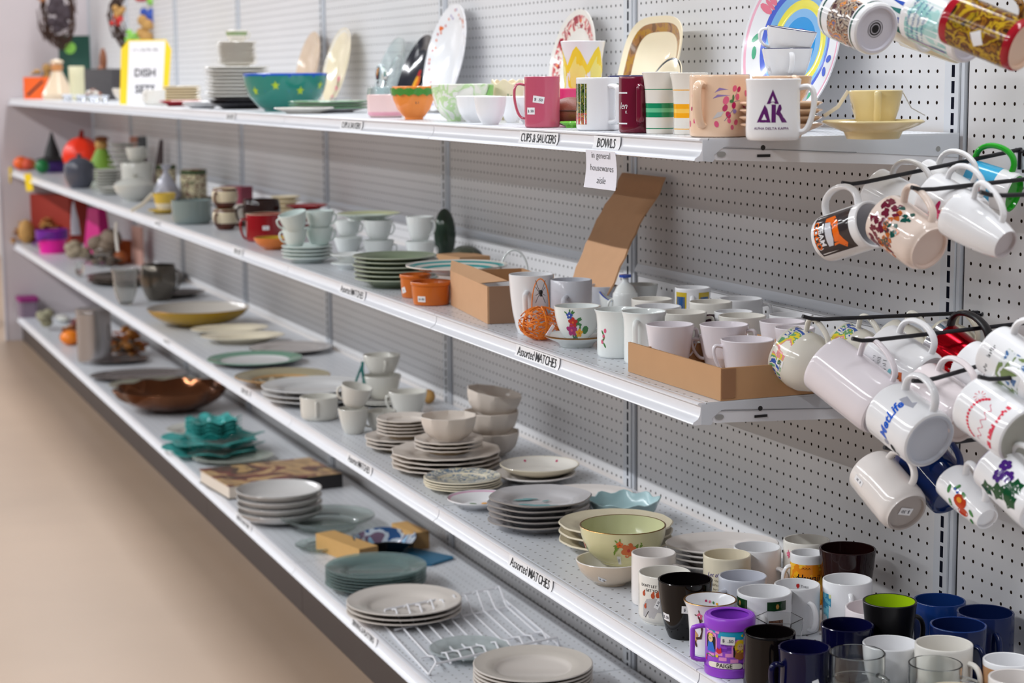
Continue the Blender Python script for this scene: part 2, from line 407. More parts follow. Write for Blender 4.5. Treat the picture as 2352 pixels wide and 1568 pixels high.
def handle_mb(R, h, prof, m, ang, z1=.82, z2=.22, out=1.0, wid=.5, th=.26, kind='C', mb=None, seg=12):
    a = radians(ang); d = Vector((sin(a), -cos(a), 0)); tv = Vector((cos(a), sin(a), 0)); p = PROF[prof]
    ra, rb = rprof(p, z1)*R-.06, rprof(p, z2)*R-.06; za, zb = z1*h, z2*h; P = []
    n = 18
    for i in range(n+1):
        q = pi*i/n; s_ = sin(q); k = (1-cos(q))/2
        if kind == 'C': rr = (ra+(rb-ra)*k)+out*s_**.75; z = za+(zb-za)*k
        elif kind == 'ear': rr = (ra+(rb-ra)*k)+out*(s_**.7)*(1-.35*k); z = za+(zb-za)*k**.9+.16*h*s_*(1-k)
        elif kind == 'D': rr = (ra+(rb-ra)*k)+out*min(1, s_*1.9)**.8; z = za+(zb-za)*k
        elif kind == 'ring': rr = (ra+(rb-ra)*k)+out*s_; z = (za+zb)/2+(za-zb)/2*cos(q)*(1+.25*s_)
        P.append(d*rr+Vector((0, 0, z)))
    (mb or MB()).tube(P, [th/2*(1.25 if i in (0, n) else 1) for i in range(n+1)], m, seg, wid/th, up=tv) if mb is None else mb.tube(P, th/2, m, seg, wid/th, up=tv)
    return mb
PAPER = mat('sticker_paper', (238, 238, 240), .5); INK = mat('price_ink', (34, 34, 62), .6); INKS = mat('sign_ink', (26, 28, 34), .6)
def sticker_mb(fn, u=0, v=1, w=.85, hh=.5, rot=0, text='$ .50', sz=None):
    mb = MB(); c, s_ = cos(rot), sin(rot)
    g = lambda x, y, e=0: fn(u+x*c-y*s_, v+x*s_+y*c)
    mb.decal([(u+x*c-y*s_, v+x*s_+y*c) for x, y in rect(-w/2, -hh/2, w/2, hh/2)], PAPER, fn)
    if text: mb.text(text, INK, fn2(fn), sz or hh*.55, bold=.01, rot=rot, u0=u, v0=v-.01)
    return mb
def fn2(fn):      # a hair further out than fn
    def g(u, v):
        p = Vector(fn(u, v)); q = Vector((p.x, p.y, 0)); q = q.normalized() if q.length > 0 else q
        return tuple(p+q*.012)
    return g
def farY(px, py, Y, r=2.0):
    while ony(px, py, Y).x < -289.4+r and Y > -17.5: Y -= .25
    return Y
BODIES = []
def regbody(objs, x, y, R, z0, z1, attach=False, fixed=False, nc=False):
    if attach:
        best = None
        for b in BODIES:
            d = math.hypot(b['x']-x, b['y']-y)
            if d < max(b['R'], R)*.75 and b['z0'] <= z0+.01 and z0-b['z1'] < 2.0 and (best is None or d < best[0]): best = (d, b)
        if best: best[1]['o'] += objs; best[1]['z1'] = max(best[1]['z1'], z1); return
    BODIES.append(dict(o=list(objs), x=x, y=y, R=R, z0=z0, z1=z1, f=fixed, nc=nc, x0=x, y0=y))
def settle():
    """where two neighbours read off the picture would share space, slide them apart along the line of sight"""
    for it in range(260):
        mx = 0
        for i, a in enumerate(BODIES):
            for b in BODIES[i+1:]:
                if a['nc'] or b['nc'] or min(a['z1'], b['z1'])-max(a['z0'], b['z0']) < .12: continue
                dx, dy = b['x']-a['x'], b['y']-a['y']; need = a['R']+b['R']+.04; d = math.hypot(dx, dy)
                if d >= need: continue
                w = away(((a['x']+b['x'])/2, (a['y']+b['y'])/2)); t = dx*w.x+dy*w.y; l = abs(dx*-w.y+dy*w.x)
                tt = math.sqrt(max(.0, need*need-l*l)); sg = 1 if t >= 0 else -1; push = (tt-abs(t))*.5
                mx = max(mx, push); push = min(push, .25)
                ra, rb = a['R'], b['R']; fa = 0 if a['f'] else rb/(ra+rb); fb = 0 if b['f'] else ra/(ra+rb)
                for q_, s_, f_ in ((a, -sg, fa), (b, sg, fb)):
                    q_['x'] += w.x*push*s_*f_*2; q_['y'] += w.y*push*s_*f_*2
        for q_ in BODIES:
            if q_['f']: continue
            lo, hi = -18.8+q_['R']*.8, -.35-q_['R']
            y = min(max(q_['y'], lo), hi) if lo < hi else q_['y']
            if y != q_['y']:
                w = away((q_['x'], q_['y'])); k = (y-q_['y'])/w.y; q_['x'] += w.x*k; q_['y'] = y
        if mx < .01: break
    for q_ in BODIES:
        dx, dy = q_['x']-q_['x0'], q_['y']-q_['y0']
        for o in q_['o']: o.location.x += dx*IN; o.location.y += dy*IN
        if math.hypot(dx, dy) > 2.0: print('MOVED', (q_['o'][0].get('label') or '')[:50], round(dx, 1), round(dy, 1))
CUPS = {}
def cup(name, label, cat, box, z, m, prof='straight', inner=None, rim=None, bands=(), handle=None, hm=None, art=None, stick=(), group=None,
        Y=None, h=None, t=.14, foot=None, lobes=None, rs=1.0, push=0, tilt=None, body='body', hn='handle', extra=None, seg=48, base=.22, at=None, zoff=.012, nc=False, se=.02):
    """box = body left, right, top, bottom in the picture; handle = (angle, z1, z2, out, width, thickness, kind)"""
    kb = PROF[prof][0][0]
    if at is None and len(box) == 3: box = tuple(box)+(None,)
    if at is None:
        x, y, R, H = fit(*box, z, kb, Y, h)
    else: x, y, R, H = at
    if push: a = away((x, y)); x += a.x*push; y += a.y*push
    H -= t*.36; R *= rs
    root = thing(name, W(x, y, z+zoff), label, cat, group, (0, 0, rotz_for((x, y))))
    if tilt: root.rotation_euler = (Matrix.Rotation(rotz_for((x, y)), 3, 'Z') @ Matrix.Rotation(radians(tilt[0]), 3, 'X') @ Matrix.Rotation(radians(tilt[1]), 3, 'Y')).to_euler()
    mb = vessel_mb(R, H, prof, m, inner, rim, bands, t, foot, lobes, seg, base=base)
    if art: art(mb, R, H, prof)
    mb.build(body, root)
    if handle:
        for hd in (handle if isinstance(handle, list) else [handle]):
            hh = MB(); handle_mb(R, H, prof, hm or m, *hd, mb=hh); hh.build(hn, root)
    for st in stick:      # (angle, v fraction, w, h, rot, text)
        sticker_mb(wall(R, H, prof, st[0], se), 0, st[1]*H, *st[2:]).build('price_sticker', root)
    if extra: extra(root, R, H)
    CUPS[label] = (x, y, z, R, H); regbody([root], x, y, R*max(r_ for r_, _ in PROF[prof]), z, z+H, attach=at is not None, nc=nc); return root
def dots(rnd, n, u0, u1, v0, v1, rr, ms, el=1.6):
    out = []
    for i in range(n):
        out.append((ell(rnd.uniform(u0, u1), rnd.uniform(v0, v1), rnd.uniform(.6, 1)*rr, rnd.uniform(.6, 1)*rr*el, 8, rnd.uniform(0, 3)), rnd.choice(ms)))
    return out
def spray(mb, fn, u, v, s, petal, centre, leaf, n=5, seed=1):      # a printed flower with leaves
    rnd = random.Random(seed)
    for i in range(4):
        a = rnd.uniform(0, 6.28); mb.decal(ell(u+cos(a)*s*1.25, v+sin(a)*s*1.1, s*.5, s*.2, 8, a), leaf, fn)
    for i in range(n):
        a = 2*pi*i/n+.3; mb.decal(ell(u+cos(a)*s*.5, v+sin(a)*s*.5, s*.42, s*.34, 8, a), petal, fn2(fn))
    mb.decal(ell(u, v, s*.2, s*.2, 8), centre, fn2(fn2(fn)))
def marks(mb, fn, u, v, w, h, m, seed=1, bold=.5, rot=0):      # a line of writing too small to read: short strokes
    rnd = random.Random(seed); x = -w/2; c, s_ = cos(rot), sin(rot)
    while x < w/2:
        a = h*rnd.uniform(.25, .6); k = rnd.random()
        if k > .16:
            y0 = -h/2 if rnd.random() < .75 else -h*.15; y1 = h/2 if rnd.random() < .45 else h*.15
            mb.decal([(u+px*c-py*s_, v+px*s_+py*c) for px, py in ((x, y0), (x+a*bold, y0), (x+a*bold, y1), (x, y1))], m, fn)
        x += a
# ---- plates
def plate_mb(R, m, hp=None, t=.13, well=.62, foot=.56, rimm=None, edge=None, wellm=None, under=None, lobes=None, seg=64, inner=(), oval=1, flat=False, mb=None):
    hp = hp or R*.16; um = under or m
    pr = [(0, .1), (foot*R*.93, .1), (foot*R*.96, 0), (foot*R*1.02, 0), (foot*R*1.06, .12), ((foot*.5+well*.5)*R+.1*R, hp*.42), (.9*R, hp*.82), (R, hp)]
    ms = [um]*7
    pr += [(R+.01, hp+t*.45), (R-.08, hp+t*.85)]; ms += [edge or m]*2
    ins = [(.93*R, hp*.86+t), (.82*R, hp*.72+t), (well*R*1.06, hp*.5+t), (well*R, hp*.3+t*.9), (well*R*.9, t+.06), (0, t+.04)]
    rm = rimm or m
    mm = [rm, rm, rm, m, wellm or m, wellm or m]
    for k, v in inner: mm[k] = v
    mb = mb or MB(); mb.lathe(pr+ins, ms+mm, seg, lobes=lobes, oval=oval); return mb
ORDT = ['topmost', 'second', 'third', 'fourth', 'fifth', 'sixth', 'seventh', 'eighth', 'ninth', 'tenth', 'eleventh', 'twelfth', 'thirteenth', 'fourteenth']
def stack(name, desc, cat, group, box, z, n, mk, hp, kb=.57, Y=None, h=None, wob=.03, at=None, rots=None, R=None, dz=None, single=None, nc=False):
    """mk(R) -> mesh builder; n copies piled from z upwards; labels count from the top"""
    if at: x, y, R, H = at
    elif len(box) == 3: x, y, R, H = fit(*box, None, z, kb, Y, h)
    else: x, y, R, H = fit(*box, z, kb, Y, h)
    rnd = random.Random(hash(desc) % 1000 if False else len(desc)*7+n)
    dz = dz if dz else (max(.21, (H-hp*R-.1)/(n-1)) if n > 1 else 0)
    made = []
    me = None; rz = rotz_for((x, y))
    for i in range(n):
        k = n-1-i
        if n == 1: lab = single or desc
        elif k == 0: lab = 'topmost '+desc
        elif k == n-1: lab = 'bottom '+desc
        else: lab = ORDT[k]+' from top '+desc
        loc = W(x+rnd.uniform(-wob, wob)*R, y+rnd.uniform(-wob, wob)*R, z+i*dz+.01)
        if me is None: o = mk(R).build(name, loc=loc); me = o.data
        else: o = link(name, me, None, loc)
        o.rotation_euler = (0, 0, rz+(rnd.uniform(-.1, .1) if rots is None else rots))
        tag(o, lab, cat, group if n > 1 else None); made.append(o)
    top = z+(n-1)*dz
    regbody(made, x, y, R, z, top+hp*R*.5+.3, attach=at is not None, nc=nc or (x < -25 and top-z < 2.2))
    return x, y, R, top
def onplate(pl, hp_off=.2): return pl[3]+hp_off

# ================================================================ top shelf
PW = glaze('porcelain_white', (236, 236, 238)); PW2 = glaze('warm_white_glaze', (232, 228, 220)); PC = glaze('cream_glaze', (236, 222, 190))
PK = glaze('blush_white_glaze', (232, 222, 224)); GRN = glaze('green_print', (24, 140, 96)); YEL = glaze('amber_print', (246, 172, 28)); PLUM = glaze('plum_print', (96, 34, 104))
PEACH = glaze('peach_glaze', (238, 205, 176)); PINKP = glaze('pink_petal_print', (226, 96, 134)); PINKD = glaze('magenta_petal_print', (190, 34, 96)); LAV = glaze('lavender_print', (150, 128, 190)); LEAF = glaze('leaf_print', (70, 130, 72)); STEM = glaze('stem_print', (130, 110, 150))
GOLD = mat('gold_line', (150, 110, 60), .25, metal=.8); NAVYL = glaze('navy_line', (40, 42, 90)); REDP = glaze('red_print', (196, 44, 40)); ORP = glaze('orange_print', (228, 108, 36)); BLK = glaze('black_print', (28, 26, 28), spec=.3); BLUEP = glaze('blue_print', (52, 84, 176))
PALEY = glaze('pale_yellow_glaze', (234, 216, 164)); ROSE = glaze('rose_glaze', (196, 88, 112)); BURG = glaze('burgundy_glaze', (112, 18, 46), .1); LIME = glaze('lime_glaze', (140, 200, 90)); 
def bx(l, r, t, b=None): return (l, r, t, b)

# pale yellow cup on its saucer, far right
sx, sy, sR, sT = stack('saucer', 'pale yellow saucer under the pale yellow cup', 'saucer', None, bx(1893, 2126, 288, 321), T1, 1, lambda R: plate_mb(R, PALEY, hp=.95, foot=.5, well=.45), .2, Y=-9.2)
x, y, R, H = fit(1950, 2073, 213, None, T1+.35, Y=-9.2)
def yc_extra(root, R, H):
    m = MB(); rib = mat('cream_ribbon', (240, 232, 214), .6)
    m.tube([(-R-.02, -.1, H+.02), (-R-.6, -.2, H-.9), (-R-1.4, -.4, .75)], .05, rib, 6, 2.5)
    m.build('ribbon', root); MB().tube([(R, 0, H-.1), (R+.5, .3, H-1.0), (R+1.3, .5, .75)], .03, mat('clear_tie', (225, 222, 215), .2), 6).build('ribbon', root)
cup('teacup', 'pale yellow teacup tied to its saucer with a ribbon', 'cup', None, T1+.5, PALEY, 'wide', handle=(4, .93, .14, .55, .42, .3, 'ear'), at=(x, y, R, H), stick=[(-78, .6, .4, .35, 0, '$')], extra=yc_extra)
# peach saucers behind the triangle mug, peach cup, three white cups with a dark line
o = stack('saucer', 'peach saucer in the pile behind the purple-triangle mug', 'saucer', 'peach saucers', bx(1700, 1888, 250, 318), T1, 4, lambda R: plate_mb(R, PEACH, hp=.75, foot=.45, well=.5), .2, Y=-11.2, dz=.42)
x, y, R, H = fit(1722, 1845, 158, None, T1+2.3, Y=-10.2)
cup('teacup', 'peach teacup standing on the peach saucers', 'cup', None, o[3]+.55, PEACH, 'tea', handle=(25, .98, .3, .6, .4, .25), at=(o[0], o[1], 1.75, H+.05))
x, y, R, H = fit(1750, 1866, 110, None, T1, Y=-7.2)
ts = stack('saucer', 'white saucer under the dark-rimmed tea cup tower', 'saucer', 'white saucers under the tea cup tower', None, T1, 4, lambda R: plate_mb(R, PW, hp=.5, rimm=PW), .12, at=(x, y, R*1.25, 2), dz=.33)
for i, (lab, zz, tl) in enumerate((('white dark-rimmed cup at the foot of the tea cup tower', 1.42, None), ('middle white dark-rimmed cup of the tea cup tower', 3.3, None), ('tipped white dark-rimmed cup on top of the tea cup tower', 4.75, (3, 9)))):
    cup('teacup', lab, 'cup', None, T1+zz+.02, PW, 'wide', rim=NAVYL, handle=((10, .85, .25, .55, .35, .22) if i < 2 else (-80, .9, .3, .65, .35, .2)), at=(x, y, R, 2.1 if i < 2 else 1.95), tilt=tl, group='white cups with a dark rim line', stick=([(8, .35, .45, .5, 1.5, '.21')] if i == 2 else [(-60, .35, .35, .4, 0, '$')] if i == 1 else []))
# big round platter with painted rings, leaning on the pegboard
def standing(name, label, cat, xc, zc, R, mbf, lean=12, oval=1, yaw=0, zs=T1, yb=None, group=None, upright=None):
    t = radians(lean); hh = R*(upright or 1)
    yy = -(.55+hh*sin(t)) if yb is None else yb
    p = ony(xc, zc, yy)
    mb = mbf(R); o = mb.build(name)
    z = zs+hh*cos(t)+.12*sin(t)+.03
    o.location = W(p.x, yy, z)
    o.rotation_euler = (Matrix.Rotation(radians(yaw), 3, 'Z') @ Matrix.Rotation(pi/2-t, 3, 'X')).to_euler()
    return tag(o, label, cat, group)
def ringplate(R, base, rings, hp=None, deco=None, t=.13, well=.62, oval=1, foot=.5, sq=False):
    hp = hp or R*.13; mb = MB()
    L = (lambda a, r, z: r/((abs(cos(a))**3.4+abs(sin(a))**3.4)**(1/3.4))) if sq else None
    und = [(0, .1), (foot*R*.95, .1), (foot*R*.97, 0), (foot*R*1.03, 0), (foot*R*1.06, .1), (R, hp)]
    surf = lambda r: (r, (.14+t*.3) if r < well*R*.9 else (.14+t*.3)+(hp-.1)*min(1, ((r-well*R*.9)/(R*(1-well*.9))))**.8)
    rr = sorted(set([0, well*R*.9, well*R, .8*R, .9*R]+[a*R for a, b, m in rings]+[b*R for a, b, m in rings]), reverse=True)
    rr = [r for r in rr if r < R-.02]
    pts = und+[(R, hp+t*.8)]+[surf(r) for r in rr]; ms = [base]*(len(und))
    seq = [R]+rr
    for a, b in zip(seq, seq[1:]):
        q = (a+b)/2/R; mm = base
        for lo, hi, m in rings:
            if lo <= q <= hi: mm = m
        ms.append(mm)
    ms = ms[:len(pts)-1]
    mb.lathe(pts, ms, 64, lobes=L, oval=oval)
    if deco: deco(mb, R, lambda u, v: (u, v*oval, surf(min(R*.97, math.hypot(u, v)))[1]+.02))
    return mb
RB = glaze('ring_blue', (88, 110, 210)); RL = glaze('ring_light_blue', (132, 186, 232)); RY = glaze('ring_yellow', (244, 234, 92)); RPK = glaze('ring_pink', (240, 182, 200)); TULIP = glaze('tulip_pink', (234, 130, 150)); TLEAF = glaze('tulip_leaf', (84, 176, 136))
def platter_deco(mb, R, fn):
    for i in range(9):
        a = 2*pi*i/9+.35; c, s_ = cos(a)*R*.8, sin(a)*R*.8
        if i % 3 == 0:
            for k in (-.16, .16): mb.decal(ell(c+cos(a+1.57)*R*k*.5, s_+sin(a+1.57)*R*k*.5, R*.11, R*.05, 10, a+k), TULIP, fn)
            mb.decal(ell(c-cos(a)*R*.02, s_-sin(a)*R*.02, R*.1, R*.03, 8, a), TULIP, fn)
        elif i % 3 == 1:
            for k in (-.12, .12): mb.decal(ell(cos(a+k)*R*.8, sin(a+k)*R*.8, R*.085, R*.035, 10, a+1.2+k*4), TLEAF, fn)
        else:
            for k in (-.1, .1): mb.decal(ell(cos(a+k)*R*.8, sin(a+k)*R*.8, R*.07, R*.045, 10, a+k*5), RB, fn)
standing('platter', 'large round platter painted with blue and yellow rings and pink tulips', 'platter', 1838, 128, 6.75,
         lambda R: ringplate(R, PW, [(.64, .71, RB), (.55, .64, RL), (.44, .55, RY), (.34, .44, RL), (.2, .34, glaze('ring_azure', (40, 150, 220))), (.1, .2, RB), (.93, .97, RPK)], deco=platter_deco, well=.6, oval=.86), lean=9, upright=.86)
# white mug, purple triangle emblem
def adk(mb, R, H, prof):
    fn = wall(R, H, prof, -4); a = 1.0; y0 = 1.02; hh = 1.85; w = 1.12
    P = lambda pts: [(u*w, y0+v*hh) for u, v in pts]; f2 = fn2(fn)
    mb.decal(P([(-.24, .56), (.08, 1.0), (.4, .56)]), PLUM, fn); mb.decal(P([(-.02, .63), (.08, .8), (.19, .63)]), PW, f2); mb.decal(P([(-.08, .555), (.02, .61), (.14, .61), (.2, .555)]), PW, f2)
    mb.decal(P([(-.78, 0), (-.34, .54), (-.2, .4), (-.02, .0)]), PLUM, fn); mb.decal(P([(-.5, .08), (-.36, .26), (-.22, .08)]), PW, f2)
    mb.decal(P([(.02, 0), (.02, .54), (.24, .54), (.24, 0)]), PLUM, fn)
    mb.decal(P([(.24, .26), (.4, .54), (.5, .54), (.56, .42), (.38, .2)]), PLUM, fn); mb.decal(P([(.3, .3), (.46, .34), (.86, 0), (.56, 0)]), PLUM, fn)
    mb.text('ALPHA DELTA KAPPA', PLUM, fn, .2, bold=.012, u0=0, v0=.68, sx=1.1)
cup('mug', 'white mug with a purple triangle emblem and purple lettering', 'mug', bx(1713, 1840, 181), T1, PW, 'diner', Y=-16.3, art=adk, handle=(84, .86, .13, 1.0, .5, .34, 'ear'))
# peach mug with painted pink petals
def peachart(mb, R, H, prof):
    fn = wall(R, H, prof, 6); rnd = random.Random(4)
    for (u, v, s, m) in ((.75, 2.9, .2, PINKP), (1.05, 2.85, .18, PINKD), (.95, 2.4, .2, PINKP), (.2, 2.2, .26, PINKP), (.15, 1.75, .22, PINKD), (.7, 1.9, .2, PINKD), (.35, 1.35, .22, PINKD), (.4, 1.0, .16, PINKP), (-.35, .8, .2, PINKP), (.85, .9, .18, PINKP), (.6, .6, .15, PINKP), (-1.7, 2.9, .12, PINKD), (-2.1, 2.5, .16, PINKP), (-1.9, 1.0, .18, PINKP), (-2.25, 1.7, .14, PINKD), (1.5, 1.9, .2, PINKP), (1.7, 2.6, .2, PINKP), (-2.5, .8, .2, PINKP)):
        mb.decal(ell(u, v, s*.7, s, 10, rnd.uniform(-.5, .5)), m, fn)
    for pts in ([(-.5, 2.65), (-.2, 2.95), (.35, 2.85), (-.15, 2.8)], [(-.6, 2.3), (-.3, 2.55), (.5, 2.5), (-.2, 2.42)]): mb.decal(pts, LAV, fn)
    for pts in ([(.1, 1.0), (.7, 1.75), (.72, 1.72), (.13, .98)], [(.5, 2.1), (1.1, 2.2), (1.1, 2.17), (.5, 2.07)], [(.6, 2.1), (.95, 2.8), (.98, 2.8), (.63, 2.1)]): mb.decal(pts, STEM, fn)
    mb.decal([(-.6, 1.1), (-.3, 1.5), (.1, 1.55), (-.1, 1.25)], glaze('pale_grey_wash', (206, 204, 206)), fn)
    mb.decal(ell(.55, 2.15, .13, .1), LEAF, fn2(fn)); mb.decal(ell(.65, 2.35, .06, .2), LEAF, fn2(fn)); mb.decal(ell(.75, 1.55, .12, .13), LAV, fn2(fn))
cup('mug', 'peach mug painted with loose pink petals and lavender leaves', 'mug', bx(1583, 1722, 172), T1, PEACH, 'straight', Y=-16.6, art=peachart, handle=(-34, .85, .2, .75, .6, .42, 'ear'))
def stripes(c, c2): return [(.62+.12, .755, c), (.37, .43, c), (.32, .37, c2), (.26, .32, c), (.07, .085, c)]
GRL = glaze('pale_green_print', (110, 196, 150)); YLL = glaze('pale_amber_print', (250, 200, 90))
cup('mug', 'white mug with amber stripes beside the peach mug', 'mug', bx(1538, 1626, 167), T1, PW2, 'hourglass', Y=-15.2, bands=[(.72, .735, YEL), (.42, .5, YEL), (.35, .42, YLL), (.27, .35, YEL), (.08, .095, YEL)], handle=(150, .75, .25, .8, .45, .3), rs=1.0)
cup('mug', 'white mug with green stripes beside the burgundy mug', 'mug', bx(1474, 1558, 165), T1, PW2, 'hourglass', Y=-16.4, bands=[(.72, .735, GRN), (.42, .5, GRN), (.35, .42, GRL), (.27, .35, GRN), (.08, .095, GRN)], handle=(160, .75, .25, .8, .45, .3), rs=1.0)
WPR = glaze('white_print', (232, 232, 236))
def burgart(mb, R, H, prof):
    fn = wall(R, H, prof, -30)
    mb.text('len', WPR, fn, .62, shear=.35, u0=-.5, v0=1.75); mb.text('K', WPR, fn, .26, u0=-.2, v0=1.35)
    for v in (2.6, .62): mb.decal(rect(-1.2, v-.05, -.12, v+.05), WPR, fn)
cup('mug', 'glossy burgundy mug with white script between white and green-striped mugs', 'mug', bx(1421, 1515, 176), T1, BURG, 'straight', Y=-16.7, art=burgart, handle=(2, .86, .2, .75, .5, .34, 'D'))
GARD = blotch('garden_photo_print', [(24, 40, 26), (52, 76, 36), (96, 116, 48), (44, 58, 30), (176, 160, 70), (30, 44, 28)], 130)
GARD2 = blotch('garden_flowers_print', [(150, 90, 60), (224, 120, 60), (196, 60, 110), (110, 110, 60), (220, 170, 120), (60, 70, 40)], 180)
def gardart(mb, R, H, prof):
    fn = wall(R, H, prof, 0)
    mb.decal(rect(-2.45, 1.2, -.83, 3.2), GARD, fn); mb.decal(rect(-2.45, .42, -.83, 1.2), GARD2, fn); mb.decal(rect(1.48, .42, 2.8, 3.2), GARD, fn)
cup('mug', 'white mug with a printed garden photograph beside the pink mug', 'mug', bx(1323, 1425, 178), T1, PW, 'straight', Y=-16.4, art=gardart, handle=(36, .85, .16, .95, .6, .36, 'D'))
cup('mug', 'rose pink mug with two white price stickers', 'mug', bx(1204, 1286, 176), T1, ROSE, 'straight', Y=-16.6, t=.1, handle=(-88, .84, .18, .95, .35, .2, 'ear'), stick=[(-12, .555, .85, .5, -.14, '$  .50'), (-40, .33, .72, .5, 0, '$ .50')])
# behind the pink mug
cup('vase', 'white vase painted with yellow tulip petals behind the garden mug', 'vase', bx(1287, 1391, 93), T1+.02, PW, 'tulip', Y=-9.5, t=.12, inner=PW,
    art=lambda mb, R, H, prof: [ (lambda a: (mb.decal([(x*R/1.75, y*H*.94/6.9) for x, y in [(-1.0, 3.4), (-1.15, 5.0), (-.35, 6.5), (0, 6.9), (.35, 6.4), (1.15, 4.8), (.8, 2.8), (.1, .8)]], glaze('tulip_yellow', (246, 216, 60)), wall(R, H, prof, a)), mb.decal([(x*R/1.75, y*H*.94/6.9) for x, y in [(-.65, 3.4), (-.75, 4.8), (-.1, 6.0), (.2, 5.8), (.8, 4.6), (.55, 2.8), (.1, 1.2)]], glaze('tulip_pale', (242, 230, 130)), fn2(wall(R, H, prof, a)))))(a) for a in (-84, -18, 46, 112, 176)])
HOT = glaze('hot_pink_glaze', (226, 62, 120)); BRN = mat('brown_leather_glaze', (128, 62, 42), .45, bump=.3, bscale=600)
cup('bowl', 'hot pink bowl behind the rose pink mug', 'bowl', bx(1228, 1346, 203), T1, HOT, 'deepbowl', Y=-11.5)
o = MB().ball((0, 0, 1.1), 1.45, BRN, 24, 16, (1.15, 1, .76)).tube([(1.69*cos(a), 1.47*sin(a), 1.22) for a in [2*pi*i/40 for i in range(40)]], .05, mat('dark_seam', (70, 34, 26), .5), 6, closed=True).build('lidded_dish'); p = ony(1300, 240, -14.6); o.location = W(p.x, -14.2, T1); tag(o, 'brown football-like dish behind the rose pink mug', 'dish')
stack('saucer', 'small white saucer leaning out behind the garden mug', 'saucer', None, bx(1263, 1370, 276), T1+.42, 1, lambda R: plate_mb(R, PW, hp=.35, foot=.4), .2, Y=-13.3)
def leafdish(R):
    return plate_mb(R, glaze('leaf_green_glaze', (120, 196, 72)), hp=.35, lobes=lambda a, r, z: r*(1+.1*sin(9*a)))
stack('leaf_dish', 'bright green leaf-shaped dish under the small white saucer', 'dish', None, bx(1289, 1350, 283), T1, 1, leafdish, .2, Y=-15.0)
MAR = blotch('maroon_floral_print', [(150, 26, 50), (168, 40, 60), (236, 226, 214), (214, 110, 110), (150, 26, 50)], 45)
def redfl(mb, R, fn):
    rnd = random.Random(3)
    for i in range(26):
        a = rnd.uniform(0, 6.28); r = R*rnd.uniform(.68, .9); mb.decal(ell(cos(a)*r, sin(a)*r, R*.045, R*.035, 7), rnd.choice([PINKP, MAR, ORP, PW2, PINKD]), fn)
standing('plate', 'standing white plate with maroon panels behind the tulip vase', 'plate', 1328, 130, 4.85, lambda R: ringplate(R, PW2, [(.66, .9, MAR)], deco=redfl, well=.62), lean=10)
def sqdeco(mb, R, fn):
    for k in (-1, 0, 1): mb.decal(ell(R*.35+k*.25, R*.25+k*.2, .18, .1, 7, k), glaze('faint_orange_print', (240, 190, 150)), fn)
OCB = blotch('ochre_border_print', [(150, 104, 60), (176, 130, 50), (160, 112, 66), (120, 84, 50)], 30)
standing('serving_dish', 'square cream serving dish with an ochre band standing on edge', 'dish', 1508, 130, 5.3, lambda R: ringplate(R, glaze('satin_cream', (236, 222, 190), .4), [(.72, .88, OCB)], hp=.8, deco=sqdeco, well=.7, sq=True, oval=.8), lean=14, yb=-2.6, upright=.8)
cup('bowl', 'white navy-rimmed bowl behind the burgundy mug', 'bowl', bx(1395, 1482, 173), T1, PW, 'squat', rim=NAVYL, Y=-11.5, bands=[(.94, 1, NAVYL)], group=None)
cup('bowl', 'white navy-rimmed bowl behind the peach mug', 'bowl', bx(1636, 1722, 171), T1, PW, 'squat', rim=NAVYL, Y=-10.5, bands=[(.94, 1, NAVYL)])
standing('plate', 'small cream plate with a black rim before the square dish', 'plate', 1530, 190, 2.6, lambda R: ringplate(R, PC, [(.93, .99, BLK)], well=.6), lean=22, yb=-8.0)
# white bowls
for i, (l, r, t, Y) in enumerate(((1047, 1139, 220, -14.6), (1089, 1163, 221, -16.6), (1148, 1206, 221, -12.6), (1180, 1262, 222, -13.6))):
    cup('bowl', ('plain white deep bowl with a two dollar sticker', 'front white deep bowl overlapping the stickered one', 'white deep bowl half hidden by its white neighbour', 'white deep bowl behind the pink mug handle')[i], 'bowl', bx(l, r, t), T1, PW, 'deepbowl', Y=Y, t=.13, group='white deep bowls', stick=([(18, .53, .75, .42, 0, '$ 2.00')] if i == 0 else [(50, .15, .4, .3, 0, '$')] if i == 2 else []))
cup('creamer', 'cream ruffled-rim bowl with a rose spray behind white bowls', 'bowl', bx(1128, 1206, 187), T1, PC, 'bowl', Y=-9.4, lobes=lambda a, r, z: (r, z+(.2*sin(6*a) if z > 2.4 else 0)), art=lambda mb, R, H, p: spray(mb, wall(R, H, p, 0), 0, H*.55, .3, PINKD, YEL, LEAF))
# cabbage bowl, pumpkin bowl, blush dish
CAB = blotch('cabbage_glaze', [(240, 240, 230), (226, 238, 214), (196, 226, 172), (238, 240, 232), (246, 246, 240)], 26); CABD = glaze('cabbage_green', (136, 200, 104))
def cabx(mb, R, H, prof):
    for a in (-60, -15, 35, 80):
        fn = wall(R, H, prof, a, .05)
        mb.decal([(-.1, .3), (-.35, H*.8), (-.75, H*.93), (0, H*.97), (.75, H*.93), (.3, H*.8), (.1, .3)], CAB, fn)
    mb.decal([(-.7, H*.62), (-.2, H*.98), (.5, H*.98), (.8, H*.7), (.1, H*.55)], CABD, wall(R, H, prof, 62, .1))
cup('cabbage_bowl', 'white and green cabbage-shaped bowl', 'bowl', bx(990, 1134, 193), T1, CAB, 'deepbowl', Y=-14.0, inner=PW2, art=cabx, lobes=lambda a, r, z: r*(1+.03*sin(5*a)))
PUM = glaze('pumpkin_orange_glaze', (238, 140, 58)); 
def pumx(mb, R, H, prof):
    for a in range(0, 360, 24):
        mb.decal([(-.5, H*.72), (-.62, H*.86), (-.35, H*.98), (0, H*.93), (.35, H*.98), (.62, H*.86), (.45, H*.72), (0, H*.78)], glaze('pumpkin_leaf_green', (70, 140, 56)), wall(R, H, prof, a, .2))
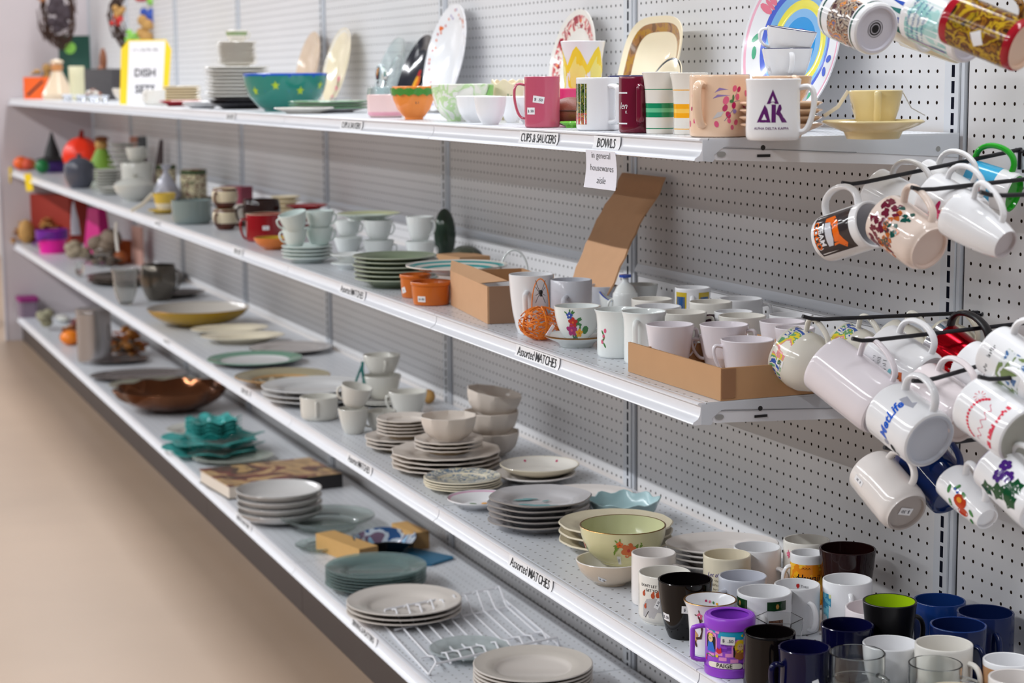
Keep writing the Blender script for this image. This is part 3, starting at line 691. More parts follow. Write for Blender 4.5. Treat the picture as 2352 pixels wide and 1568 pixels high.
cup('pumpkin_bowl', 'orange pumpkin-shaped bowl with a green leaf rim', 'bowl', bx(900, 1000, 198), T1, PUM, 'bowl', Y=-15.6, art=pumx, lobes=lambda a, r, z: r*(1+.05*abs(sin(4.5*a))) if .5 < z < 2.9 else r, stick=[(12, .52, .75, .45, 0, '$ .50')])
cup('dish', 'glossy blush pink dish beside the pumpkin bowl', 'dish', bx(842, 930, 217), T1, glaze('blush_glaze', (236, 206, 204)), 'squat', Y=-14.6, bands=[(.08, .25, glaze('rose_band', (226, 160, 176)))])
def floral1(mb, R, fn):
    rnd = random.Random(9)
    for i in range(44):
        a = i*2*pi/44+rnd.uniform(-.05, .05); r = R*rnd.uniform(.76, .92); mb.decal(ell(cos(a)*r, sin(a)*r, R*.028, R*.028, 6), rnd.choice([ORP, REDP, glaze('dusty_rose', (214, 150, 150)), LAV]), fn)
    for a in (.9, 2.4, 4.1): mb.decal(ell(cos(a)*R*.84, sin(a)*R*.84, R*.06, R*.05, 8), ORP, fn)
standing('platter', 'oval white platter with an orange floral border leaning on pegboard', 'platter', 1036, 118, 5.75, lambda R: ringplate(R, PW, [], deco=floral1, well=.7), lean=13, oval=1)
DK = glaze('black_glaze_platter', (34, 34, 42))
standing('platter', 'black platter with a painted yellow fruit leaning behind the floral platter', 'platter', 962, 150, 4.4, lambda R: ringplate(R, DK, [], deco=lambda mb, R, fn: (mb.decal(ell(R*.1, -R*.45, R*.16, R*.4, 10), YEL, fn), mb.decal(ell(R*.28, -R*.4, R*.12, R*.36, 10), ORP, fn), mb.decal(ell(R*.15, 0, R*.1, R*.1, 8), REDP, fn)), well=.7), lean=22)
GLS = mat('clear_glass', (238, 246, 246), .03, trans=1, ior=1.45)
cup('cruet', 'clear glass cruet with a tall stopper before the cream platters', 'cruet', bx(846, 905, 200), T1, GLS, 'barrel', Y=-9, t=.08, extra=lambda root, R, H: MB().ball((0, 0, H+1.2), 1.2, GLS, 16, 12, (.55, .55, 1.1)).build('stopper', root))
standing('platter', 'clear glass platter leaning on the pegboard', 'platter', 905, 150, 4.3, lambda R: ringplate(R, mat('thin_glass', (225, 235, 235), .1, trans=.9, ior=1.2), []), lean=18)
def pinkfl(mb, R, fn):
    for k in range(7): mb.decal(ell(R*(.15+.05*(k % 3)), -R*(.25+.08*k), R*.09, R*.06, 8, k), [PINKP, PINKD, LEAF][k % 3], fn)
standing('platter', 'oval cream platter with a pink flower standing on edge', 'platter', 782, 150, 5.1, lambda R: ringplate(R, PC, [(.9, .97, PW2)], deco=pinkfl, well=.66), lean=15)
standing('platter', 'tan oval platter standing behind the green glass bowl', 'platter', 716, 150, 5.0, lambda R: ringplate(R, glaze('tan_glaze', (214, 190, 166)), [], deco=pinkfl, well=.66), lean=13)
# wire plate stand
m = MB(); wr = mat('grey_wire', (140, 142, 148), .35, metal=.6)
for k in range(7): m.tube([(k*.45, 0, .06), (k*.45, 0, 1.6), (k*.45, 1.6, 1.6)], .035, wr, 6)
m.tube([(0, 0, 1.6), (2.7, 0, 1.6)], .045, wr, 6).tube([(0, 0, .06), (2.7, 0, .06)], .045, wr, 6).tube([(0, 1.6, 1.6), (2.7, 1.6, 1.6)], .045, wr, 6)
o = m.build('plate_rack'); p = ony(770, 220, -11); o.location = W(p.x-1.3, -11.2, T1); tag(o, 'small grey wire plate stand before the cream platters', 'rack')
stack('plate', 'oval cream dish lying at the front edge', 'dish', None, bx(630, 768, 243), T1, 1, lambda R: plate_mb(R, PW2, hp=.55, oval=.7), .2, Y=-15.6)
LFP = blotch('ivy_print', [(240, 242, 238), (228, 236, 228), (150, 186, 150), (240, 242, 238)], 60)
stack('plate', 'ivy-patterned plate lying before the cream platters', 'plate', 'ivy patterned plates', bx(664, 850, 236), T1, 3, lambda R: plate_mb(R, PW, hp=.5, rimm=LFP, edge=LEAF), .12, Y=-11.4, dz=.34)
TQG = glaze('teal_glass_paint', (38, 130, 118), .08); CBL = glaze('cobalt_paint', (24, 84, 190), .08); STAR = glaze('lime_star_paint', (176, 204, 40))
def tealx(mb, R, H, prof):
    for a in range(-80, 280, 36): mb.decal([(-.24, .2), (-.34, H*.97), (.34, H*.97), (.24, .2)], CBL, wall(R, H, prof, a+12, .02))
    for i, a in enumerate(range(-80, 280, 36)):
        v = H*(.55+.14*(i % 2)); s = .55; mb.decal([(s*(1 if k % 2 == 0 else .45)*sin(pi*k/5), v+s*(1 if k % 2 == 0 else .45)*cos(pi*k/5)) for k in range(10)], STAR, wall(R, H, prof, a+30, .02))
cup('glass_bowl', 'large teal glass bowl with cobalt stripes and lime stars', 'bowl', bx(558, 752, 168), T1, TQG, 'deepbowl', Y=-13.2, rim=CBL, inner=glaze('teal_inside', (60, 150, 140), .1), bands=[(.95, 1, CBL)], art=tealx, t=.2)
GW = glaze('grey_white_plate', (222, 220, 214))
o = stack('plate', 'black plate under the tall plate pile', 'plate', 'black plates under the tall pile', bx(478, 622, 226), T1, 2, lambda R: plate_mb(R, glaze('black_plate', (30, 28, 34)), hp=.7), .2, Y=-13.4, dz=.4, rots=0)
o2 = stack('plate', 'grey-white dinner plate in the tall pile', 'plate', 'grey-white dinner plates of the tall pile', bx(458, 606, 165), o[3]+.6, 9, lambda R: plate_mb(R, GW, hp=.65, edge=None), .12, at=(o[0]-.6, o[1], fit(458, 606, 165, None, T1, Y=-13.4)[2], 3), dz=.45)
o3 = stack('plate', 'side plate on the upper half of the tall pile', 'plate', 'side plates of the tall pile', None, o2[3]+.75, 8, lambda R: plate_mb(R, glaze('warm_grey_plate', (214, 208, 198)), hp=.5), .12, at=(o2[0], o2[1], fit(493, 583, 105, None, T1, Y=-13.4)[2], 3), dz=.36)
cup('teacup', 'white cup with a green band crowning the tall plate pile', 'cup', None, o3[3]+.62, PW2, 'wide', at=(o3[0], o3[1], 1.45, 1.45), bands=[(.55, .9, glaze('sage_band', (150, 172, 130)))], handle=(85, .85, .25, .45, .3, .2))
stack('saucer', 'white saucer hanging out at the left of the tall pile', 'saucer', None, bx(452, 500, 158), o2[3]-1.2, 1, lambda R: plate_mb(R, PW, hp=.4), .2, Y=-15.5) if 0 else None
REDG = glaze('red_glaze', (166, 22, 38))
stack('tray', 'red dish at the front left of the black plates', 'dish', None, bx(365, 462, 230), T1, 1, lambda R: plate_mb(R, REDG, hp=.7, lobes=lambda a, r, z: r/((abs(cos(a))**4+abs(sin(a))**4)**.25)), .2, Y=-14.2)
stack('plate', 'white side plate lying between the red dish and the tall pile', 'plate', 'white side plates', bx(420, 512, 237), T1, 2, lambda R: plate_mb(R, PW, hp=.5), .2, Y=-16.2, dz=.3)
stack('plate', 'cream plate in the low pile behind the red dish', 'plate', 'cream plates of the low pile', bx(372, 462, 198), T1, 6, lambda R: plate_mb(R, glaze('butter_plate', (232, 214, 178)), hp=.6), .2, Y=-9.4, dz=.42)
cup('bowl', 'shallow white bowl at the foot of the yellow price sign', 'bowl', bx(258, 340, 203), T1, PW2, 'bowl', Y=-14.4)
cup('creamer', 'white creamer before the yellow price sign', 'jug', bx(330, 380, 206), T1, PW2, 'squat', Y=-15.2, handle=(-60, .85, .2, .6, .4, .25))
# DISH SETS card
sg = MB(); CY_ = mat('card_yellow', (250, 214, 10), .5); CW_ = mat('card_white', (244, 242, 246), .5)
wq, hq = 8.1, 10.2
poly = [(-wq/2-.2, 0), (wq/2-.3, 0), (wq/2+.3, hq-1.6), (wq/2-.6, hq), (-wq/2+1.2, hq), (-wq/2, hq-1.4)]
F = Matrix(((1, 0, 0, 0), (0, 0, 1, 0), (0, 1, 0, 0), (0, 0, 0, 1)))
sg.prism(poly, 0, .06, CY_, F); sg.prism([(-wq/2+1.0, 0), (wq/2-1.2, 0), (wq/2-.7, hq-.25), (-wq/2+1.35, hq-.25)], -.03, -.005, CW_, F)
fs = lambda u, v: (u, -.045, v)
marks(sg, fs, 0, 8.6, 4.2, .5, INKS, 3, .4); sg.text('DISH', INKS, fs, 1.75, bold=.03, v0=4.9, sx=.95); sg.text('SETS', INKS, fs, 1.75, bold=.03, v0=2.3, sx=.95)
o = sg.build('price_sign', ang=20); p = ony(330, 150, -13.5); o.location = W(p.x, -13.5, T1+.02); o.rotation_euler = (radians(-6), 0, radians(58)); tag(o, 'white and yellow DISH SETS sign standing on the top shelf', 'sign')
# clutter at the far end
def lump(name, label, cat, px, py, Y, r, m, sc=(1, 1, 1), z=T1, seed=0, ring=10, n=1, mats=None, rough=.12):
    Y = farY(px, py, Y, r*sc[0]); p = ony(px, py, Y); rnd = random.Random(seed); mb = MB()
    for i in range(n):
        mm = (mats or [m])[i % len(mats or [m])]
        c = (rnd.uniform(-1, 1)*r*sc[0]*.9, rnd.uniform(-1, 1)*r*sc[1]*.6, r*sc[2]*(.9+1.2*rnd.random()) if n > 1 else r*sc[2]) if i else (0, 0, r*sc[2])
        mb.ball(c, r*(1 if n == 1 else .62), mm, 14, ring, sc if n == 1 else (sc[0]*rnd.uniform(.7, 1.1), sc[1], sc[2]*rnd.uniform(.7, 1.1)))
    o = mb.build(name); o.location = W(p.x, Y, z); return tag(o, label, cat)
def boxo(name, label, cat, l, r, t, Y, z, m, dy=3, yaw=50, b=None, extra=None, tp=1):
    Y = farY((l+r)/2, t, Y, 2.4); c = ony((l+r)/2, t, Y); w = (r-l)*dep(c)/CF; H = c.z-z
    mb = MB(); mb.add([(-w/2*1, -dy/2, 0), (w/2, -dy/2, 0), (w/2, dy/2, 0), (-w/2, dy/2, 0), (-w/2*tp, -dy/2*tp, H), (w/2*tp, -dy/2*tp, H), (w/2*tp, dy/2*tp, H), (-w/2*tp, dy/2*tp, H)], [(0, 3, 2, 1), (4, 5, 6, 7), (0, 1, 5, 4), (1, 2, 6, 5), (2, 3, 7, 6), (3, 0, 4, 7)], m)
    if extra: extra(mb, w, H, dy)
    o = mb.build(name, ang=25); o.location = W(c.x, Y, z); o.rotation_euler = (0, 0, radians(yaw)); return tag(o, label, cat)
ORG = mat('orange_card', (240, 98, 24), .4); STRAW = mat('straw', (190, 146, 84), .8, var=.3); DBR = mat('dark_brown_craft', (58, 36, 26), .8, var=.4); PINE = mat('pine_green_board', (10, 66, 54), .6); BLKM = mat('matte_black', (24, 22, 24), .6)
boxo('gift_box', 'orange box with a black diagonal stroke at the shelf end', 'box', 60, 117, 177, -14.5, T1, ORG, 4, 62, extra=lambda mb, w, H, dy: mb.add([(-w*.4, -dy/2-.02, H*.2), (-w*.3, -dy/2-.02, H*.14), (w*.36, -dy/2-.02, H*.8), (w*.28, -dy/2-.02, H*.86)], [(0, 1, 2, 3)], BLKM))
boxo('board', 'dark green board leaning at the far end of the top shelf', 'board', 133, 206, 82, -5, T1, PINE, .5, 62, extra=lambda mb, w, H, dy: mb.add([(x, -dy/2-.03, z) for x, z in ell(-w*.12, H*.8, w*.2, H*.09, 12, .6)], [tuple(range(12))], LIME))
boxo('basket', 'grey wire basket beside the green board', 'basket', 182, 266, 158, -8, T1, mat('grey_wicker', (84, 80, 82), .7, var=.4, vscale=200), 5, 60, tp=1.12)
def scare(root_label, px, Y):
    Y = farY(px, 150, Y, 3.6); p = ony(px, 150, Y); r = thing('scarecrow', W(p.x, Y, T1), root_label, 'figure')
    MB().lathe([(0, 0), (1.7, 0), (1.5, 2), (.9, 4.6), (.5, 5.6), (0, 5.6)], STRAW, 14, lobes=lambda a, r_, z: r_*(1+.12*sin(7*a))).build('body', r)
    MB().ball((0, 0, 6.6), 1.1, STRAW, 14, 10).build('head', r)
    MB().ball((-1.8, 0, 4.2), 1.5, DBR, 12, 8, (.9, .6, 1.6)).build('wing', r); MB().ball((-2.6, .2, 2.8), 1.6, mat('ginger_craft', (180, 104, 44), .8), 12, 8, (.8, .6, 1.2)).build('wing', r)
    MB().ball((-1.6, -.4, 6.9), .5, glaze('red_comb', (190, 40, 50)), 8, 6, (.6, .6, 1.5)).build('comb', r)
scare('straw and brown turkey figure beside the green board', 108, -9)
def figurine(label, px, py, Y, z, cols, s=1):
    Y = farY(px, py, Y); p = ony(px, py, Y); H = (p.z-z); r = thing('figurine', W(p.x, Y, z), label, 'figurine')
    MB().lathe([(0, 0), (.36*H, 0), (.4*H, .12*H), (.24*H, .45*H), (.12*H, .7*H), (0, .72*H)], cols[0], 14).build('body', r); MB().ball((0, 0, .8*H), .15*H, cols[1], 12, 8).build('head', r); MB().ball((.02*H, 0, .93*H), .14*H, cols[2], 12, 8, (1.2, 1.2, .5)).build('hat', r)
figurine('small cream figurine with an orange collar next to the orange box', 130, 136, -13, T1, (glaze('cream_fig', (226, 204, 176)), glaze('tan_fig', (206, 140, 84)), glaze('cream_fig', (226, 204, 176))))
cup('candle_jar', 'cream ribbed candle jar before the grey basket', 'candle', bx(158, 192, 152), T1, mat('cream_wax', (222, 216, 180), .4), 'squat', Y=-13.5, lobes=lambda a, r, z: r*(1+.05*sin(12*a)))
p = ony(232, 100, -6.5); r = thing('turkey_figure', W(p.x, -6.5, T1+2.9), 'brown wooden turkey figure standing in the grey basket', 'figure')
BRW = mat('brown_wood_craft', (140, 80, 44), .6, var=.2)
MB().ball((0, 0, 2.0), 2.0, BRW, 16, 10, (1.2, .6, 1)).build('body', r)
for k, a in enumerate((-50, -20, 12, 42)): MB().ball((3.1*sin(radians(a)), .3, 3.0+2.5*cos(radians(a))), 1.3, BRW, 10, 8, (.4, .3, 1.5)).build('feather', r)
for i in range(7):
    px = 148+i*15; p = ony(px, 222, -16.6)
    o = MB().lathe([(0, 0), (.5, 0), (.6, .3), (.35, .7), (.75, 1.3), (.7, 1.3), (.3, .75), (0, .6)], mat('silvered_glass', (230, 232, 238), .06, metal=.85), 16).build('glass_votive'); o.location = W(p.x, -16.4-.4*(i % 2), T1)
    tag(o, 'tiny mirrored glass votive in the row along the far shelf edge', 'candle holder', 'mirrored votives at the far end')
# wreaths on the pegboard end
def wreath(label, px, py, Y, R, m, seed, extra, elong=1.35, X=None):
    Y = farY(px, py, Y, 3); p = ony(px, py, Y) if X is None else onx(px, py, X); rnd = random.Random(seed); r = thing('wreath', W(p.x, p.y, p.z), label, 'wreath', None, (0, 0, radians(65)))
    mb = MB()
    for i in range(170):
        a = rnd.uniform(0, 2*pi); q = R+rnd.gauss(0, R*.12); L = [(cos(a+k*.16)*(q+rnd.gauss(0, .12)), rnd.gauss(0, R*.13), sin(a+k*.16)*(q+rnd.gauss(0, .12))*elong) for k in range(5)]
        mb.tube(L, .13, m, 5)
    mb.build('twigs', r)
    for i, (mm, c, s_, nm) in enumerate(extra):
        mb = MB()
        for k in range(7): mb.ball((c[0]+rnd.gauss(0, s_*.5), -R*.22+rnd.gauss(0, .2), c[1]+rnd.gauss(0, s_*.5)), s_*.55, mm, 10, 7, (1, .6, 1))
        mb.build(nm, r)
TW = mat('dark_twig', (70, 48, 38), .9, var=.4); TW2 = mat('purple_grey_twig', (66, 56, 62), .9, var=.4)
wreath('dark twig wreath hanging before the end panel over the green board', 133, 30, -9, 3.2, TW, 1, [(TW2, (1.2, 1.5), 2.2, 'pine_cones'), (mat('tan_bow', (176, 120, 80), .7), (-3, 3.2), 1.0, 'bow'), (TW2, (.6, -1.5), 2.0, 'pine_cones')], elong=2.0)
wreath('twig wreath with red and lime fruit above the yellow price sign', 318, 40, -2.3, 4.6, TW, 2, [(REDP, (1.6, 4.0), 1.7, 'berries'), (LIME, (3.8, 3.0), 1.4, 'leaves'), (BLUEP, (2.6, .6), 1.4, 'ribbon'), (STRAW, (1.5, -2.6), 1.9, 'straw_bundle'), (LIME, (-1.2, -3.8), 1.2, 'leaves'), (STRAW, (-3.4, 1.0), 1.1, 'straw_bundle'), (REDP, (-3.6, -.6), .9, 'berries')], elong=1.3)

# ================================================================ second shelf
CARD = mat('corrugated_card', (190, 146, 104), .75, var=.06, vscale=14); CARDI = mat('card_inside', (150, 108, 76), .8, var=.05); CARDL = mat('card_light', (206, 160, 120), .75, var=.05)
PKW = glaze('pinkish_white_glaze', (240, 233, 238), .1)
# card tray with white cups
a_, b_, c_ = onz(1443, 853, T2+.02), onz(1655, 921, T2+.02), onz(1985, 900, T2+.02)
ex = (Vector((a_.x-b_.x, a_.y-b_.y, 0))).normalized(); ey = Vector((c_.x-b_.x, c_.y-b_.y, 0)).normalized()
LX = (a_-b_).length; LY = min((c_-b_).length, 15.0)
print('tray', a_[:], b_[:], c_[:], LX, LY)
ey = Vector((-ex.y, ex.x, 0)) if Vector((-ex.y, ex.x, 0)).dot(ey) > 0 else Vector((ex.y, -ex.x, 0))
LY = min(LY, 13.5)
r = thing('cardboard_tray', W(b_.x, b_.y, T2+.02), 'low brown cardboard tray holding white cups at the shelf end', 'tray')
def q(u, v, z): p = ex*u+ey*v; return (p.x, p.y, z)
def slab(name, u0, v0, u1, v1, z0, z1, m, par, th=.14, mi=None):
    mb = MB(); P = [(u0, v0), (u1, v0), (u1, v1), (u0, v1)]
    mb.add([q(u, v, z) for z in (z0, z1) for u, v in P], [(0, 3, 2, 1), (4, 5, 6, 7), (0, 1, 5, 4), (1, 2, 6, 5), (2, 3, 7, 6), (3, 0, 4, 7)], m); return mb.build(name, par, ang=20)
slab('floor_panel', 0, 0, LX, LY, 0, .12, CARD, r); slab('side_wall', 0, 0, LX, .16, .12, 2.0, CARD, r); slab('side_wall', 0, LY-.16, LX, LY, .12, 2.0, CARD, r)
slab('end_wall', 0, .16, .16, LY-.16, .12, 2.0, CARD, r); slab('end_wall', LX-.16, .16, LX, LY-.16, .12, 1.6, CARD, r)
slab('corner_flap', -.06, .05, .0, 1.0, .15, 1.95, CARDI, r)
ZT = T2+.16
def wc(label, l, r_, t, b=None, h=2.75, hd=None, m=None, prof='taper', zz=ZT, grp='white cups in the cardboard tray', Y=None, **k):
    return cup(k.pop('nm', 'teacup'), label, 'cup', (l, r_, t, b), zz, m or PKW, prof, h=(None if (b or Y) else h), Y=Y, handle=hd, group=grp, t=.13, **k)
H1 = lambda a: (a, .84, .22, .8, .38, .24, 'ear')
wc('white swirl cup at the near corner of the cardboard tray', 1655, 1778, 766, hd=H1(-78), h=2.7)
wc('white swirl cup touching the tall side wall of the tray', 1483, 1594, 731, hd=H1(120), h=2.9)
wc('lower white cup of the stacked pair in the tray', 1604, 1722, 768, hd=H1(-90), h=2.1)
wc('upper white cup of the stacked pair in the tray', 1607, 1720, 733, hd=H1(75), h=2.2, zz=ZT+1.05)
wc('pinkish white cup beside the blue-flowered hanging mug', 1776, 1875, 745, hd=None, h=2.9, rs=.94)
wc('pinkish white cup in the tray between stacked and hanging cups', 1744, 1851, 730, hd=None, h=2.9)
# behind the tray
wc('white cup with a large round handle behind the tray', 1652, 1752, 679, h=3.0, hd=H1(85), zz=T2, grp=None, m=PW, prof='straight')
wc('white mug with a dark brown lower band behind the tray', 1582, 1682, 690, h=3.3, hd=None, zz=T2, grp=None, m=PW2, prof='straight', bands=[(0, .78, glaze('dark_brown_glaze', (58, 34, 42)))])
G3 = 'plain white cups massed behind the cardboard tray'
for i, (l, r_, t, h, hd, lab) in enumerate((
        (1650, 1760, 714, 3.0, 80, 'white cup with handle toward the blue-flowered hanging mug'), (1766, 1868, 716, 3.1, None, 'white cup furthest back beside the hanging mugs'),
        (1516, 1624, 709, 3.0, 100, 'white cup directly behind the swirl cup in the tray'), (1456, 1565, 696, 3.0, None, 'white cup behind the sprig-printed white mug'),
        (1450, 1545, 680, 3.1, None, 'white cup with an orange patch behind the flowered teacup'), (1640, 1730, 708, 2.9, 30, 'white cup tucked behind the stacked pair of cups'))):
    wc(lab, l, r_, t, h=h, hd=(H1(hd) if hd else None), zz=T2, m=PW if i % 2 else PW2, grp=None, prof='straight' if i in (3, 4) else 'taper', bands=[(.2, .75, ORP)] if i == 4 else ())
BLP = glaze('panel_blue', (36, 84, 140)); YLP = glaze('panel_yellow', (206, 178, 50))
def span(mb, R, H, prof):
    for a in (-42, 42):
        fn = wall(R, H, prof, a); mb.decal(rect(-.55, .25, .55, H-.25), YLP, fn); mb.decal(rect(-.4, .4, .4, H-.6), BLP, fn2(fn)); mb.decal(ell(.1, H*.4, .25, .3, 7), YEL, fn2(fn2(fn)))
cup('mug', 'white mug with blue and yellow painted panels against the pegboard', 'mug', (1550, 1632, 655, None), T2, PW, 'straight', h=3.1, art=span, handle=(0, .8, .2, .7, .4, .3))
# sprig mugs
def sprig(mb, R, H, prof):
    fn = wall(R, H, prof, -44)
    for i in range(3): mb.decal(ell(-.1+.15*i, H*(.35+.12*i), .13, .17, 8), PINKP, fn); mb.decal(ell(.15-.1*i, H*(.28+.13*i), .08, .22, 7, .6*(-1)**i), LEAF, fn)
MW = glaze('milk_glass_white', (236, 240, 238), .1)
cup('mug', 'tall white mug with a small pink sprig beside the flowered teacup', 'mug', (1365, 1472, 703, 824), T2, MW, 'flare', art=sprig, handle=(48, .84, .14, .75, .4, .26, 'ear'))
cup('mug', 'tall white mug between the sprig mug and the cardboard tray', 'mug', (1426, 1532, 713, None), T2, MW, 'flare', h=3.6, handle=(-18, .84, .2, .75, .4, .26, 'ear'))
# flowered teacup on saucer
o = stack('saucer', 'white gold-edged saucer under the flowered teacup', 'saucer', None, (1252, 1400, 756, 800), T2, 1, lambda R: plate_mb(R, MW, hp=.75, foot=.5, well=.5, edge=GOLD), .2)
def fl(mb, R, H, prof):
    fn = wall(R, H, prof, -10)
    spray(mb, fn, -.2, H*.36, .56, glaze('magenta_rose', (176, 50, 120)), PINKP, LEAF, seed=1); spray(mb, fn, -.05, H*.6, .44, REDP, ORP, LEAF, seed=2); spray(mb, fn, .5, H*.27, .4, YEL, ORP, LEAF, seed=3); spray(mb, fn, -.3, H*.8, .3, BLUEP, PW, LEAF, seed=4)
    mb.decal(ell(1.05, H*.36, .3, .34, 8, .5), LEAF, fn); mb.decal(ell(.05, H*.13, .2, .1, 8), BLUEP, fn)
x, y, R, H = fit(1283, 1392, 697, None, T2, Y=o[1])
cup('teacup', 'white teacup painted with a bright flower bouquet', 'cup', None, T2+.42, MW, 'tea', at=(o[0], o[1], R, 2.55), art=fl, handle=(88, .8, .25, .5, .35, .2), rim=PW2, extra=lambda root, R, H: MB().tube([(-R-.0, -.2, H*.45), (-R-.55, -.5, -.02+.3)], .07, mat('clear_tie2', (240, 225, 228), .2), 6, 2).build('ribbon', root))
# orange wire pumpkin basket
p = onz(1242, 784, T2); p = p+away(p)*1.1; D = dep(p); s = (1290-1194)/2*D/CF
OW = mat('orange_wire', (238, 132, 30), .5); r = thing('pumpkin_basket', W(p.x, p.y, T2), 'small orange woven-wire pumpkin basket with a spider on its handle', 'basket', None, (0, 0, rotz_for(p)))
mb = MB(); rnd = random.Random(5); hh = s*.78
for i in range(300):
    a, b = rnd.uniform(0, 2*pi), rnd.uniform(-1.35, 1.35); da, db = rnd.uniform(-.5, .5), rnd.uniform(-.45, .45); L = []
    for k in range(5):
        t_ = k/4; aa, bb = a+da*t_+.1*sin(6*t_+i), max(-1.45, min(1.25, b+db*t_)); q_ = s*(1+.05*abs(sin(2.5*aa))); L.append((q_*cos(bb)*cos(aa), q_*cos(bb)*sin(aa), hh+hh*sin(bb)+.04))
    mb.tube(L, .045, OW, 4)
for k in range(5):
    aa = 2*pi*k/5-1.3; mb.tube([(s*1.0*cos(b)*cos(aa), s*1.0*cos(b)*sin(aa), hh+hh*sin(b)+.05) for b in [(-1.4+.28*j) for j in range(11)]], .07, OW, 6)
mb.build('wire_shell', r)
hz = 2*hh; MB().tube([(.42*s*cos(pi*i/14)*1.0, 0, hz*.92+2.35*sin(pi*i/14)**.9) for i in range(15)], .05, OW, 6).build('handle', r)
sp = MB(); sp.ball((.02, -.1, hz+1.15), .17, BLKM, 10, 8); sp.ball((.05, -.1, hz+.92), .11, BLKM, 8, 6)
for k in range(8):
    a = -1.25+k*.36 if k < 4 else 1.9-(k-4)*-.36; sx_ = 1 if k < 4 else -1; k4 = k % 4; e = [.95, .45, -.2, -.75][k4]
    sp.tube([(.02, -.1, hz+1.1), (sx_*.22, -.16, hz+1.1+e*.5), (sx_*.36, -.12, hz+1.1+e*1.0)], .022, BLKM, 5)
sp.build('spider', r); regbody([r], p.x, p.y, s*1.03, T2, T2+4)
# big white mugs, bowls
cup('mug', 'large white mug with handle toward us behind the orange basket', 'mug', (1169, 1274, 628, 775), T2, PW, 'taper2', handle=(-12, .74, .12, .85, .42, .3, 'D'), push=1.5)
cup('mug', 'large grey-white mug beside the leaning cardboard strip', 'mug', (1264, 1360, 637, None), T2, glaze('grey_white_glaze', (206, 208, 216)), 'mugfoot', h=4.3, handle=(-14, .74, .12, .85, .42, .3, 'D'))
cup('bowl', 'grey-white bowl behind the tall white mugs', 'bowl', (1340, 1420, 651, None), T2, glaze('grey_white_glaze', (206, 208, 216)), 'squat', h=2.6)
cup('bowl', 'pale bowl with a glassy rim at the back of the second shelf', 'bowl', (1434, 1512, 648, None), T2, MW, 'bowl', h=2.2)
r0 = cup('creamer', 'white jug with a blue knob lid behind the white cups', 'jug', (1408, 1464, 668, None), T2, MW, 'barrel', h=2.6, handle=(-75, .8, .3, .5, .3, .2), extra=lambda root, R, H: (MB().lathe([(0, H-.05), (R*.95, H), (R*.7, H+.5), (R*.25, H+.9), (R*.2, H+1.2), (0, H+1.25)], MW, 24).lathe([(0, H+1.25), (R*.5, H+1.25), (R*.5, H+1.45), (0, H+1.5)], BLUEP, 16).build('lid', root)))
cup('sauce_boat', 'small white boat-shaped dish with a cobalt rim', 'dish', (1385, 1462, 684, None), T2, MW, 'bowl', h=1.7, rim=BLUEP, bands=[(0, .5, BLUEP)], lobes=lambda a, r, z: (r*(1+.25*max(0, cos(a-pi))), z+(.7*max(0, cos(a-pi))**3 if z > 1 else 0)))
# cardboard strip leaning on the pegboard
P0, P1 = onz(1312, 662, T2+.1), onz(1408, 700, T2+.1); T0, T1_ = ony(1429, 397, -1.2), ony(1527, 408, -.75)
B0 = ony(1309, 652, -7.5); B1 = ony(1401, 668, -7.0)
mb = MB(); n = 14
def strip(s_, t_):
    lo = B0.lerp(B1, s_); hi = T0.lerp(T1_, s_)
    lo = Vector((lo.x-.1, lo.y-.0, T2+.05)) if t_ == 0 else lo
    p = B0.lerp(B1, s_).lerp(hi, t_); bend = -sin(pi*t_)*.35+ .4*math.exp(-((t_-.82)/.06)**2)+.3*math.exp(-((t_-.35)/.1)**2)*sin(s_*3)
    e = .12*sin(31*t_+5*s_)*(1 if s_ in (0, 1) else 0)
    return Vector((p.x+e, p.y+bend*.9, p.z))
vs = []; 
ZB = B0.z
for i in range(n+1):
    for j in range(5):
        p = strip(j/4, i/n); vs.append(p)
base = vs[0].copy()
drop = [(Vector((v.x-.6, v.y-1.2, T2+.06))) for v in vs[:5]]
vs = drop+vs; nn = n+2
front = [tuple((v-base)) for v in vs]; back = [tuple((v-base)+Vector((.02, .17, .02))) for v in vs]; V = front+back; K = len(front); Fs = []
for i in range(nn-1):
    for j in range(4):
        a = i*5+j; Fs += [(a, a+1, a+6, a+5), (a+K, a+5+K, a+6+K, a+1+K)]
for i in range(nn-1): Fs += [(i*5, i*5+5, i*5+5+K, i*5+K), (i*5+4, i*5+4+K, i*5+9+K, i*5+9)]
Fs += [tuple([j, j+K, j+1+K, j+1]) for j in range(4)]+[(j+(nn-1)*5, j+1+(nn-1)*5, j+1+(nn-1)*5+K, j+(nn-1)*5+K) for j in range(4)]
mb.add(V, Fs, CARDL); o = mb.build('cardboard_strip', ang=50); o.location = W(*base); tag(o, 'long creased brown cardboard strip leaning against the pegboard', 'cardboard')
